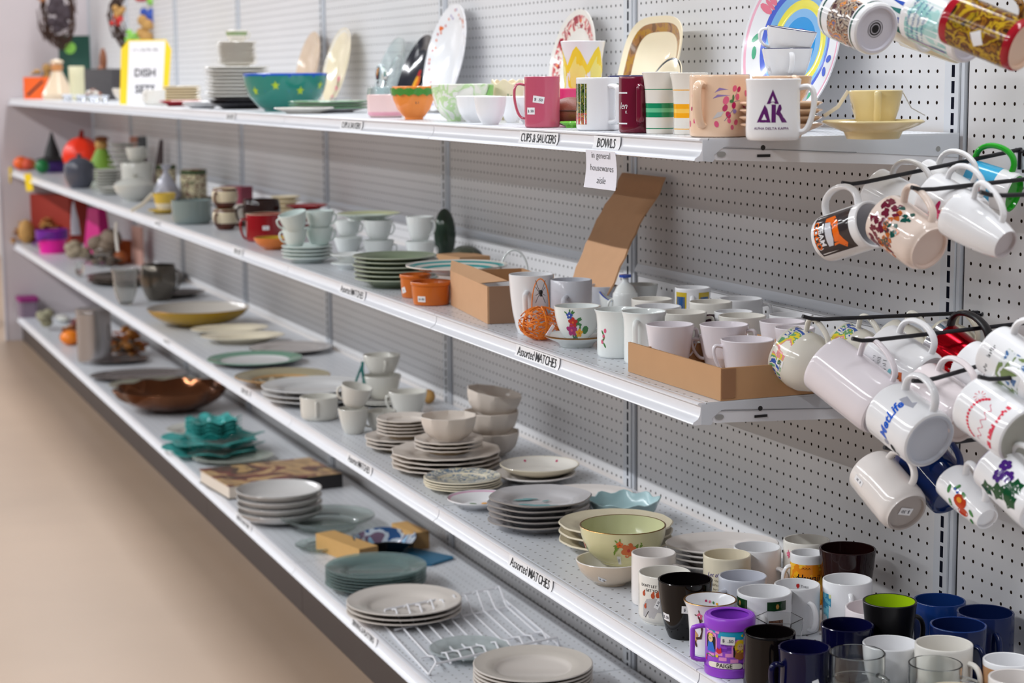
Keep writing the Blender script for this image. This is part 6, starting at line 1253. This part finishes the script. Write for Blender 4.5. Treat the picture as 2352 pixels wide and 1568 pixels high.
for i, (l, r_, t, b, m, lab) in enumerate(((208, 434, 838, 876, mat('smoky_tray', (122, 114, 112), .15, metal=.4), 'long smoky grey tray behind the copper bowl'), (192, 345, 802, 838, mat('smoky_tray', (122, 114, 112), .15, metal=.4), 'smaller smoky tray before the metal canister'), (255, 480, 868, 896, mat('olive_glass', (150, 148, 128), .1, trans=.3), 'pale olive glass platter touching the copper bowl'))):
    stack('tray', lab, 'tray', None, (l, r_, t, b), T4+.01, 1, lambda R: plate_mb(R, m, hp=.7, oval=.7), .2, kb=.5)
MC = mat('brushed_canister', (176, 172, 172), .22, metal=.85)
cup('canister', 'tall brushed metal canister on the bottom shelf', 'canister', (180, 258, 708, 838), T4, MC, 'straight', handle=(60, .75, .45, .4, .3, .2), extra=lambda root, R, H: MB().lathe([(0, H-.02), (R*1.03, H), (R*1.03, H+.4), (R*.5, H+.55), (0, H+.55)], MC, 40).build('lid', root))
lump('toy_pumpkin', 'tiny bright orange pumpkin beside the metal canister', 'ornament', 160, 750, -15.2, 2.0, mat('bright_orange_toy', (240, 130, 14), .45), (1.15, 1, .75), T4)
MAGC = mat('plum_lid', (140, 20, 110), .5)
r = thing('storage_tub', W(*ony(62, 680, farY(62, 680, -15, 3.3))[:2], T4), 'clear tub with a plum lid at the end of the bottom shelf', 'tub'); MB().box((-2.9, -2, 0), (2.9, 2, 3.6), mat('milky_tub', (150, 130, 150), .25, trans=.25), bev=.5).build('tub_body', r); MB().box((-3.2, -2.2, 3.6), (3.2, 2.2, 4.5), MAGC, bev=.5).build('lid', r)
lump('ornament', 'sage grey knotted ornament at the bottom shelf edge', 'ornament', 108, 730, -16.2, 1.9, mat('sage_knot', (150, 146, 120), .8, var=.3), (1.1, 1, .9), T4, seed=23, n=6)
p = ony(140, 655, -11); o = MB().ball((0, 0, 0), 2.1, SW, 16, 8, (2.4, .7, .3)).build('feather'); o.location = W(p.x, -11, T4+.7); tag(o, 'pale feather lying on the rust autumn garland', 'feather')

settle()

# ================================================================ pegboard hooks and hanging mugs
HK = mat('black_hook_wire', (26, 25, 30), .45, spec=.4)
HOOKS = {}
def hook(key, X, tipY, tipz, basez, label, x2=None):
    """steel hook plugged into the pegboard, upturned tip"""
    r = thing('peg_hook', W(X, 0, basez), label, 'hook', 'black peg hooks with hanging mugs')
    dz = tipz-basez
    f = lambda t: (0, tipY*t, dz*t)
    MB().tube([(0, .25, -.0), (0, -.1, 0)]+[f(.1+.78*i/8) for i in range(9)]+[(0, tipY*.95, dz*.95+.06), (0, tipY, dz+.24)], .125, HK, 10).build('rod', r)
    MB().tube([(-.5, -.12, -.1), (.5, -.12, -.1)], .1, HK, 8).tube([(0, -.12, 0), (0, -.12, -1.2)], .1, HK, 8).tube([(-.5, -.12, -.1), (-.5, .2, .1)], .1, HK, 8).tube([(.5, -.12, -.1), (.5, .2, .1)], .1, HK, 8).build('back_clip', r)
    HOOKS[key] = (X, tipY, tipz, basez)
hook('H1', 52.9, -12.4, -10.6, -8.7, 'black peg hook carrying the TEAM COCO mug and white mugs behind it')
hook('H2', 60, -12.4, -10.5, -9.7, 'black peg hook carrying the autumn-leaf floral mug')
hook('H2b', 66.5, -12.6, -10.4, -10.3, 'black peg hook carrying the large plain white cup')
hook('H3', 49, -12.6, -18.8, -19.0, 'black peg hook carrying the cream mugs with blue flowers')
hook('H4', 54.6, -12.6, -19.45, -18.95, 'black peg hook carrying the tall white mug and the red metal mug')
hook('H5', 60.8, -12.6, -21.0, -18.7, 'black peg hook carrying the blue-lettered white mug')
hook('H6', 66.8, -12.6, -19.9, -19.6, 'black peg hook carrying the red-printed white mug')
hook('H7', 64, -9.5, -25.1, -24.9, 'black peg hook carrying the apple-painted mug')
hook('H0', 55, -12.6, 2.6, 3.4, 'black peg hook above the frame carrying the brown-printed mug')
hook('H0b', 63.5, -12.6, 2.6, 3.4, 'black peg hook above the frame carrying the turquoise-lettered mug')
hook('H0c', 69, -12.6, 1.4, 2.4, 'black peg hook above the frame carrying the gold-blotched mug')
hook('H8', 68.5, -10.5, -24.2, -23.6, 'black peg hook carrying the violet-printed mug')
hook('H7b', 57.2, -12.0, -25.4, -25.0, 'black peg hook low down carrying the plain cream mug')
def hang(label, end, hk, Rpx, L, cosf, th, m, prof='straight', Y=-8, base_seen=True, hdl=(.82, .22, .95, .5, .34, 'C'), hm=None, inner=None, rim=None, bands=(), foot=None, art=None, stick=(), up=None, group=None, nm='mug', t=.16, lobes=None, extra=None, hup=None, name='mug'):
    """end = picture position of the visible end's centre; th = picture direction (deg, 0 right, 90 down) from the hidden end to the visible end;
    cosf = how squarely that end faces us; Y = distance of that point from the pegboard"""
    for _ in range(9):
        p = ony(end[0], end[1], Y); D = dep(p); R = Rpx*D/CF
        toC = (CAM-p).normalized(); im = (r2*cos(radians(th))-u2*sin(radians(th))); im = (im-toC*im.dot(toC)).normalized()
        a = (toC*cosf+im*math.sqrt(max(0, 1-cosf*cosf))).normalized(); ax_ = -a if base_seen else a; o_ = p if base_seen else p-a*L
        hv = Vector(hup) if hup else Vector((0, 0, 1)); hv = (hv-ax_*hv.dot(ax_)).normalized()
        hx = (o_+hv*(R+(hdl[2]-.25 if hdl else .75))+ax_*(L*.52)).x; Y = max(-13.4, min(-1.8, Y+(hx-HOOKS[hk][0])/2.9))
    toC = (CAM-p).normalized(); rt = r2.copy(); im = (r2*cos(radians(th))-u2*sin(radians(th)))
    im = (im-toC*im.dot(toC)).normalized()
    a = (toC*cosf+im*math.sqrt(max(0, 1-cosf*cosf))).normalized()      # axis pointing towards the visible end
    axis = -a if base_seen else a                                       # local +z (foot -> rim)
    o0 = p if base_seen else p-a*L
    # handle side: straight up, at right angles to the axis
    hv = Vector(hup) if hup else Vector((0, 0, 1)); hv = (hv-axis*hv.dot(axis)).normalized()
    ly = -hv; lz = axis; lx = ly.cross(lz).normalized()
    M = Matrix((lx, ly, lz)).transposed()
    root = bpy.data.objects.new(nm, None); scene.collection.objects.link(root); root.location = W(*o0); root.rotation_euler = M.to_euler()
    root.empty_display_size = .02; tag(root, label, name, group)
    mb = vessel_mb(R, L, prof, m, inner, rim, bands, t, foot, lobes, base=.3, recess=.16)
    # local angle that faces the camera
    q = M.transposed() @ toC; fa = math.degrees(math.atan2(q.x, -q.y))
    if art: art(mb, R, L, prof, fa)
    mb.build('body', root)
    if hdl:
        hh = MB(); handle_mb(R, L, prof, hm or m, 0, *hdl, mb=hh); hh.build('handle', root)
    for st in stick: sticker_mb(wall(R, L, prof, fa+st[0], .02), 0, st[1]*L, *st[2:]).build('price_sticker', root)
    if extra: extra(root, R, L, fa)
    hc = o0+M @ Vector((0, -(R+hdl[2]-.25), L*.5)); print('hang', label[:40], 'R%.2f' % R, 'handle at', [round(v, 1) for v in hc], HOOKS[hk], 'rod z %.2f' % (HOOKS[hk][3]+(HOOKS[hk][2]-HOOKS[hk][3])*hc.y/HOOKS[hk][1]))
    return root
# --- middle row
def metl(mb, R, L, prof, fa):
    fn = wall(R, L, prof, fa-8); MBL = glaze('strong_blue_print', (20, 90, 200))
    mb.text('MetLife', MBL, fn, .78, shear=.25, bold=.03, u0=-.25, v0=L*.52); mb.decal([(1.0, L*.62), (1.5, L*.6), (1.35, L*.42), (1.6, L*.38), (1.1, L*.3), (.95, L*.45)], glaze('pale_grey_print', (170, 172, 184)), fn)
    mb.decal(ell(-1.75, L*.3, .3, .2, 8, .5), BLK, wall(R, L, prof, fa-8)); mb.decal(ell(-1.55, L*.45, .16, .2, 8), glaze('pale_grey_print', (170, 172, 184)), fn2(fn))
    mb.decal(ell(-1.95, L*.2, .16, .14, 8), BLK, fn)
TERR = mat('bare_clay_ring', (200, 176, 156), .6)
hang('white mug with blue MetLife lettering hanging from its hook', (2136, 1012), 'H5', 72, 3.6, .66, 38, PW, 'straight', Y=-13.2, art=metl, foot=glaze('foot_grey', (196, 200, 210), .3), hdl=(.8, .1, 1.35, .52, .36, 'ring'))
hang('tall plain white mug hanging at a steep slant', (2030, 938), 'H4', 72, 4.7, .42, 38, PKW, 'straight', Y=-12.2, foot=mat('bare_foot_grey', (196, 188, 190), .5), hdl=(.62, .06, 1.6, .46, .3, 'ear'))
BFL = blotch('blue_meadow_print', [(240, 236, 224), (60, 96, 180), (236, 232, 220), (110, 170, 120), (236, 214, 60), (230, 150, 150), (240, 236, 224)], 40)
CRM = glaze('ivory_hanging_glaze', (228, 224, 212), .1)
hang('round cream mug with a blue meadow band, first on its hook', (1900, 862), 'H3', 62, 3.3, .45, 32, CRM, 'ball', Y=-11.0, bands=[(.66, .97, BFL)], hdl=(.74, .2, 1.25, .4, .3, 'ear'), group=None, stick=[(-30, .72, .4, .55, 0, '.50')])
hang('round cream mug with a blue meadow band, second on its hook', (2020, 850), 'H3', 58, 3.3, .45, 32, CRM, 'ball', Y=-8.0, bands=[(.66, .97, BFL)], hdl=(.74, .2, 1.25, .4, .3, 'ear'))
hang('cream mug with a thin handle, third on the meadow mug hook', (2130, 840), 'H3', 56, 3.3, .45, 32, CRM, 'ball', Y=-5.2, hdl=(.74, .2, 1.25, .4, .3, 'ear'))
hang('embossed cream mug nearest the pegboard on the meadow mug hook', (2245, 838), 'H3', 54, 3.3, .45, 32, glaze('embossed_cream_mug', (216, 210, 190), .2), 'ball', Y=-2.6, hdl=(.74, .2, 1.25, .4, .3, 'ear'))
def hc4(mb, R, L, prof, fa):
    fn = wall(R, L, prof, fa-32); [marks(mb, fn, 0, L*(.78-.12*k), 1.1, .26, INKS, k, .3, .3) for k in range(3)]
    mb.decal(rect(-.2, L*.15, .35, L*.36, .4), glaze('rust_figure_print', (180, 88, 40)), fn); mb.decal(ell(.05, L*.42, .2, .13), glaze('aqua_print', (130, 196, 204)), fn); mb.decal(ell(.1, L*.25, .13, .12), INKS, fn2(fn))
hang('white mug with black handwriting and a small rust figure', (2128, 872), 'H4', 66, 3.6, .5, 34, PW, 'diner', Y=-9.5, art=hc4, foot=mat('bare_foot_grey', (176, 170, 168), .5), hdl=(.8, .1, 1.3, .5, .34, 'ring'))
CRED = mat('metallic_red', (190, 0, 24), .16, metal=.85); CHR = mat('polished_steel', (210, 210, 214), .12, metal=1)
hang('metallic red steel mug with a broad black handle', (2272, 860), 'H4', 62, 3.9, .4, 30, CRED, 'taper', Y=-6.0, bands=[(.88, 1, CHR)], rim=CHR, hm=mat('black_rubber', (20, 18, 22), .35), hdl=(.9, .2, 1.35, .85, .34, 'ring'), art=lambda mb, R, L, p, fa: marks(mb, wall(R, L, p, fa-34), 0, L*.45, 1.2, .4, WPR, 4, .4))
hang('blush white mug behind the blue-lettered mug', (2222, 968), 'H5', 66, 3.7, .5, 36, PK, 'mugfoot', Y=-9.6, foot=mat('bare_foot_blush', (200, 184, 178), .5), hdl=(.8, .1, 1.3, .48, .32, 'ring'))
RDP = glaze('coral_red_print', (222, 60, 84))
def redm(mb, R, L, prof, fa):
    fn = wall(R, L, prof, fa-22)
    marks(mb, fn, 0, L*.2, 2.9, .28, RDP, 7, .95)
    for k in range(16):
        a = pi*(.12+.76*k/15); mb.decal(ell(-1.25*cos(a), L*.5+1.05*sin(a)*.9-.2, .09, .11, 5), RDP, fn)
    for k in range(9): a = 2*pi*k/9; mb.decal([(1.0+.1*cos(a), L*.7+.1*sin(a)), (1.0+.34*cos(a+.2), L*.7+.34*sin(a+.2)), (1.0+.34*cos(a+.35), L*.7+.34*sin(a+.35))], RDP, fn)
    mb.decal([(-1.1+.1*k, L*.42+.16*sin(k*1.3)) for k in range(22)]+[(-1.1+.1*k, L*.42-.07+.16*sin(k*1.3)) for k in range(21, -1, -1)], glaze('pale_coral_print', (224, 130, 150)), fn)
hang('white mug printed with a coral red arc and band of lettering', (2352, 1003), 'H6', 74, 3.7, .6, 36, PW, 'straight', Y=-13.2, art=redm, foot=mat('bare_foot_grey2', (170, 170, 160), .5), hdl=(.8, .1, 1.35, .52, .36, 'ring'))
hang('white mug with a green and blue landscape behind the red-printed mug', (2400, 880), 'H6', 62, 3.6, .5, 34, PW, 'straight', Y=-9.0, hdl=(.8, .1, 1.3, .5, .34, 'ring'), art=lambda mb, R, L, p, fa: (marks(mb, wall(R, L, p, fa-26), 0, L*.8, 1.7, .26, INKS, 5, .5), mb.decal(rect(-1.2, L*.15, 1.1, L*.6), blotch('lake_print', [(70, 110, 160), (220, 224, 226), (120, 140, 90), (90, 80, 120)], 40), wall(R, L, p, fa-26))))
hang('white mug with a yellow-edged print behind the arc-lettered mug', (2330, 905), 'H5', 58, 3.5, .45, 34, PW, 'straight', Y=-6.2, hdl=(.8, .1, 1.3, .5, .34, 'ring'), stick=[(-10, .4, .8, .5, 0, '$ .50')])
# --- lower row
hang('plain cream mug hanging lowest, price sticker inside its foot', (2083, 1178), 'H7b', 60, 3.9, .6, 50, OFF, 'mugfoot', Y=-11.5, foot=mat('bare_foot_grey3', (170, 160, 154), .5), hdl=(.84, .2, .95, .46, .36, 'C'), stick=[(-38, .78, .8, .34, 1.57, '$  .50')], hup=(.6, .2, .55),
     extra=lambda root, R, L, fa: (lambda mb: (mb.decal(rect(-.45, -.25, .45, .25), PAPER, lambda u, v: (u, v, .13)), mb.text('$ .50', INK, lambda u, v: (-u, v, .11), .3), mb.build('price_sticker', root)))(MB()))
hang('deep blue mug hanging behind the plain cream and apple mugs', (2190, 1140), 'H7b', 60, 3.8, .45, 50, glaze('deep_blue_glaze', (8, 36, 92), .07), 'straight', Y=-6.5, hdl=(.84, .16, .95, .46, .32, 'C'))
def apple(mb, R, L, prof, fa):
    fn = wall(R, L, prof, fa-30); AP = glaze('apple_red_print', (186, 60, 24)); f2 = fn2(fn)
    mb.decal(ell(.0, L*.42, .42, .48, 14), AP, f2); mb.decal(ell(-.5, L*.3, .3, .42, 12, .4), AP, fn); mb.decal(ell(.05, L*.44, .16, .2, 8), glaze('apple_gold_print', (224, 150, 50)), fn2(f2))
    for (u, v, a) in ((-.55, L*.6, .6), (.1, L*.72, .3), (.5, L*.62, -.3), (.45, L*.42, 1.2), (-.75, L*.1, .2), (-.1, L*.14, .9)): mb.decal(ell(u, v, .26, .12, 8, a), LEAF, f2)
    for (u, v) in ((.35, L*.62), (.42, L*.56), (.3, L*.55)): mb.decal(ell(u, v, .08, .08, 8), BLUEP, fn2(f2))
hang('white mug painted with red apples and blueberries', (2268, 1192), 'H7', 46, 3.5, .62, 48, PW, 'taper2', Y=-10.5, art=apple, hdl=(.78, .18, 1.15, .44, .3, 'ear'), stick=[(-70, .5, .7, .33, 1.57, '$ .50')])
VGR = glaze('grape_leaf_print', (12, 74, 40)); VIOP = glaze('violet_flower_print', (70, 30, 120))
def viol(mb, R, L, prof, fa):
    fn = wall(R, L, prof, fa-20); f2 = fn2(fn)
    for (u, v, s) in ((-.9, L*.7, .5), (-.5, L*.5, .55), (0, L*.35, .6), (-.4, L*.25, .5), (.4, L*.3, .5)): mb.decal([(u+s*(1 if k % 2 else .65)*cos(k*pi/5), v+s*(1 if k % 2 else .65)*sin(k*pi/5)) for k in range(10)], VGR, fn)
    for (u, v) in ((.5, L*.5), (.2, L*.62), (.85, L*.66)):
        for k in range(5): a = 2*pi*k/5; mb.decal(ell(u+.2*cos(a), v+.2*sin(a), .18, .15, 8), VIOP, f2)
hang('white mug with dark green leaves and violet flowers', (2392, 1170), 'H8', 62, 3.8, .5, 44, PW, 'straight', Y=-10.0, art=viol, rim=VIOP, hdl=(.84, .16, .95, .46, .32, 'C'))
# --- upper row (hooks at the height of the top shelf)
def coco(mb, R, L, prof, fa):
    fn = wall(R, L, prof, fa-14); f2 = fn2(fn); f3 = fn2(f2); OO = glaze('vivid_orange_print', (238, 108, 10))
    mb.decal(rect(-1.35, .35, 1.35, L*.86), glaze('charcoal_panel', (52, 44, 46)), fn)
    mb.text('TEAM', WPR, f2, .52, bold=.02, u0=.05, v0=.96); mb.text('COCO', OO, f2, .56, bold=.03, u0=.0, v0=.56)
    mb.decal([(-.9, 1.3), (-.95, 2.0), (-.5, 2.35), (.3, 2.4), (.9, 2.75), (1.15, 2.5), (.8, 2.1), (.85, 1.7), (.4, 1.9), (-.3, 1.9), (-.6, 1.6), (-.65, 1.3)], OO, f2)
    mb.decal([(-.6, 1.3), (-.55, 1.75), (-.1, 1.85), (.45, 1.85), (.8, 1.65), (.8, 1.3)], glaze('pale_grey_print2', (206, 208, 216)), f3)
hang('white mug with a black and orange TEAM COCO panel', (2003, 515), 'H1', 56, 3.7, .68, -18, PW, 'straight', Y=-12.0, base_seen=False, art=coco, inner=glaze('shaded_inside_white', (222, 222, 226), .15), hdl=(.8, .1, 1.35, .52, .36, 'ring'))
hang('plain white mug second on the upper peg hook', (2120, 500), 'H1', 58, 3.6, .4, 28, PW, 'straight', Y=-9.3, hdl=(.8, .1, 1.3, .48, .32, 'ring'))
def flo(mb, R, L, prof, fa):
    rnd = random.Random(11); MRN = glaze('maroon_leaf_print', (110, 26, 50)); TG = glaze('pine_print', (20, 80, 70)); RO_ = glaze('rust_print', (196, 104, 40))
    for k in range(95):
        fn = wall(R, L, prof, fa+rnd.uniform(-80, 45)); v = L*rnd.uniform(.34, .92); m = MRN if v > L*.66 else rnd.choice([RO_, TG, MRN, TG, RO_])
        mb.decal([(rnd.uniform(.12, .26)*cos(2*pi*j/7+k)*(1 if j % 2 else .6), v+rnd.uniform(.12, .26)*sin(2*pi*j/7+k)) for j in range(7)], m, fn)
TANM = glaze('blush_cream_glaze', (230, 212, 200), .1)
hang('cream mug printed with maroon leaves and rust flowers', (2136, 572), 'H2', 62, 3.7, .62, 35, TANM, 'mugfoot', Y=-12.6, art=flo, foot=glaze('blush_foot', (222, 200, 188), .4), hdl=(.78, .14, 1.35, .5, .34, 'ear'), group=None)
hang('large plain white cup with a narrow foot', (2310, 562), 'H2b', 58, 3.6, .55, 32, PW, 'taper2', Y=-12.8, rim=GOLD, foot=mat('bare_foot_grey', (196, 188, 190), .5), hdl=(.8, .2, 1.35, .4, .28, 'ear'))
hang('white cup with a pink lily print behind the autumn-leaf mug', (2240, 505), 'H2', 54, 3.2, .45, 30, PW, 'straight', Y=-9.4, hdl=(.8, .1, 1.2, .42, .3, 'ring'), art=lambda mb, R, L, p, fa: [mb.decal(ell(.25*cos(k*1.2), L*.55+.35*sin(k*1.2), .34, .13, 8, k*1.2), PINKP if k % 2 else PINKD, wall(R, L, p, fa-28)) for k in range(5)])
hang('white mug with orange and green print third on the upper hook', (2225, 470), 'H1', 52, 3.5, .4, 28, PW, 'straight', Y=-6.4, hdl=(.8, .1, 1.3, .48, .32, 'ring'), art=lambda mb, R, L, p, fa: [mb.decal(ell(-.5+.5*k, L*.5, .25, .2, 7), [ORP, LEAF, VGR][k % 3], wall(R, L, p, fa-25)) for k in range(3)])
hang('white and sky blue mug with a bright green handle', (2330, 445), 'H1', 48, 3.4, .35, 18, PW, 'straight', Y=-3.2, bands=[(.3, .85, glaze('sky_blue_band', (70, 176, 222)))], hm=glaze('vivid_green_glaze', (30, 160, 30), .1), hdl=(.86, .16, 1.2, .6, .34, 'ring'), foot=glaze('vivid_green_glaze', (30, 160, 30), .1), art=lambda mb, R, L, p, fa: mb.decal(rect(-.2, L*.4, .1, L*.7, .4), REDP, wall(R, L, p, fa-20)))
# --- top row
NUT = blotch('nutcracker_print', [(90, 60, 62), (170, 150, 128), (60, 40, 52), (190, 176, 160), (130, 96, 84), (216, 140, 60), (110, 110, 150)], 75)
def nut(mb, R, L, prof, fa):
    mb.decal(rect(-1.5, L*.17, 1.5, L*.74), NUT, wall(R, L, prof, fa-14)); mb.decal(rect(-.35, L*.25, .35, L*.62), glaze('khaki_print', (150, 140, 110)), wall(R, L, prof, fa-84))
GRL2 = glaze('dark_green_line', (44, 84, 74))
hang('white mug with green bands and a brown crowd print', (2014, 68), 'H0', 62, 3.7, .78, 24, PW, 'straight', Y=-12.4, art=nut, bands=[(.9, .94, GRL2), (.1, .14, GRL2)], foot=glaze('foot_lilac_white', (214, 212, 222), .2),
     extra=lambda root, R, L, fa: (lambda mb: (mb.lathe([(.3, .145), (.38, .145)], BLK, 24), mb.lathe([(.0, .142), (.24, .142)], BLK, 20), mb.lathe([(.46, .145), (.49, .145)], BLK, 24), mb.build('maker_stamp', root)))(MB()))
hang('white mug with dark green pine marks behind the brown-printed mug', (2140, 70), 'H0', 56, 3.6, .6, 24, PW, 'straight', Y=-9.2, art=lambda mb, R, L, p, fa: [mb.decal([(-.7+.5*k, L*.2+.2*k), (-.5+.5*k, L*.75), (-.3+.5*k, L*.3)], [TEALR, BLUEP][k % 2], wall(R, L, p, fa-10)) for k in range(4)])
AQ = blotch('aqua_wash_print', [(214, 226, 224), (170, 210, 206), (150, 200, 196), (222, 228, 226)], 22)
def aq(mb, R, L, p, fa):
    fn = wall(R, L, p, fa-26); mb.decal(rect(-1.6, L*.12, 1.5, L*.9), AQ, fn)
    for k in range(4): marks(mb, fn2(fn), .3, L*(.84-.09*k), 2.3, .16, glaze('slate_blue_print', (80, 110, 160)), k, .5)
    mb.decal([(-1.0, L*.86), (-.9, L*.86), (-.75, L*.15), (-.85, L*.15)], glaze('violet_stroke', (140, 100, 170)), fn2(fn))
hang('white mug with an aqua wash and rows of tiny navy text', (2232, 88), 'H0b', 62, 3.9, .62, 24, PW, 'straight', Y=-12.2, art=aq, foot=glaze('foot_lilac_white', (214, 212, 222), .2), bands=[(.0, .1, PW)])
GOB = blotch('golden_dark_blotches', [(60, 34, 16), (150, 100, 20), (90, 50, 20), (186, 150, 30), (110, 64, 24), (160, 130, 20), (50, 28, 14)], 42)
hang('mug covered in dark gold and brown blotches with a red edge', (2352, 108), 'H0c', 62, 4.2, .5, 22, GOB, 'straight', Y=-13.0, bands=[(0, .1, REDG), (.9, 1, REDG)], rim=REDG, foot=glaze('foot_peach', (232, 200, 176), .3), hdl=(.84, .16, .95, .46, .32, 'C'), extra=lambda root, R, L, fa: sticker_mb(wall(R, L, 'straight', fa-30, .02), .2, L*.45, .7, .6, .5, '').build('price_sticker', root))
hang('cream mug with a small red fruit print behind the aqua mug', (2215, 100), 'H0', 50, 3.6, .4, 18, IVO, 'straight', Y=-6.5, art=lambda mb, R, L, p, fa: spray(mb, wall(R, L, p, fa), 0, L*.4, .3, PINKD, YEL, LEAF))

# ================================================================ shelf labels and the note
def shelf_label(px, py, Y0, zt, text, w, h, label, size, grp, sx=1, bold=.006, r=0):
    """paper strip taped along the price rail; follows its tilt"""
    p = ony(px, py, Y0); mb = MB(); n = Vector((0, -1, 0))
    fn = lambda u, v: (u, -.02-.12*(-v/h+.5)*0 - (.0 if v > 0 else 0), v)
    def f(u, v): t = (h/2-v)/h; return (u, -.03-(.22*t**3), v)      # concave rail: foot kicks out
    for i in range(14):
        a, b = h/2-h*i/14, h/2-h*(i+1)/14; mb.add([f(-w/2, a), f(w/2, a), f(w/2, b), f(-w/2, b)], [(0, 3, 2, 1)], PAPER)
    g = lambda u, v: (f(u, v)[0], f(u, v)[1]-.025, v)
    vs, fs = glyphs(text, size, 'CENTER', 0, bold); mb.add([g(x*sx, y-.02) for x, y in vs], fs, INKS)
    o = mb.build('shelf_label', ang=60); o.location = W(p.x, Y0-.02, zt); return tag(o, label, 'label', grp)
ZR = -.66
G = None
def SL(px, py, z, text, w, label, size=.72, sx=1, grp=G, h=.9): return shelf_label(px, py, -18.62, z+ZR, text, w, h, label, size, grp, sx)
SL(1239, 330, T1, 'CUPS & SAUCERS', 7.2, 'CUPS & SAUCERS paper label on the top shelf beside the BOWLS label', .86)
SL(1396, 337, T1, 'BOWLS', 4.2, 'BOWLS paper label above the handwritten note', .86)
SL(809, 294, T1, 'CUPS & SAUCERS', 7.0, 'CUPS & SAUCERS paper label under the ivy plates', .8)
SL(531, 274, T1, 'DISH SETS', 4.6, 'DISH SETS paper label under the tall plate pile', .8)
SL(1236, 836, T2, 'Assorted MATCHES', 8.3, 'Assorted MATCHES label under the flowered teacup', .92, .95)
SL(811, 673, T2, 'Assorted MATCHES', 8.3, 'Assorted MATCHES label under the sage green plates', .92, .95)
SL(548, 584, T2, 'DISH SETS', 4.6, 'DISH SETS label on the second shelf near the red mug', .8)
SL(362, 517, T2, 'DISH SETS', 3.6, 'faint DISH SETS label on the second shelf near the yellow cups', .6)
SL(1220, 1332, T3, 'Assorted MATCHES', 8.6, 'Assorted MATCHES label on the third shelf beside the rust-striped dish', .95, .96)
SL(827, 1077, T3, 'Assorted MATCHES', 8.0, 'Assorted MATCHES label on the third shelf beside the faceted plates', .88, .93)
SL(565, 905, T3, 'DISH SETS', 4.6, 'DISH SETS label on the third shelf near the gold-rimmed platter', .8)
SL(382, 775, T3, 'DISH SETS', 3.6, 'faint DISH SETS label on the third shelf near the mustard bowl', .6)
SL(836, 1452, T4, 'SERVING & PLATTERS', 8.8, 'SERVING & PLATTERS label on the bottom shelf before the wire rack', .78, .95)
SL(560, 1205, T4, 'SERVING & PLATTERS', 8.0, 'SERVING & PLATTERS label on the bottom shelf before the soup bowls', .74, .9)
SL(385, 1042, T4, 'PLATTERS', 4, 'faded PLATTERS label on the bottom shelf before the turquoise dishes', .6)
# handwritten note hanging under the BOWLS label
p = ony(1379, 346, -19.16); p2 = ony(1379, 434, -19.16); hN = p.z-p2.z; wN = 4.7
mb = MB(); 
def fnote(u, v): return (u, -.02-.12*sin(v/hN*3), v)
for i in range(16):
    a, b = hN*.0-hN*i/16, -hN*(i+1)/16; mb.add([fnote(-wN/2+.0-(.025*i), a), fnote(wN/2, a), fnote(wN/2, b), fnote(-wN/2-.025*(i+1), b)], [(0, 3, 2, 1)], mat('note_paper', (230, 229, 238), .6))
gn = lambda u, v: (fnote(u, v)[0], fnote(u, v)[1]-.03, v)
for t_, v_, s_ in (('in general', -.13, .62), ('housewares', -.46, .62), ('aisle', -.78, .66)):
    vs, fs = glyphs(t_, s_, 'CENTER', .15, -.012); mb.add([gn(x*1.25, y+v_*hN) for x, y in vs], fs, INKS)
o = mb.build('paper_note', ang=60); o.location = W(p.x, -19.16, p.z); tag(o, 'handwritten white note hanging below the BOWLS label', 'note')
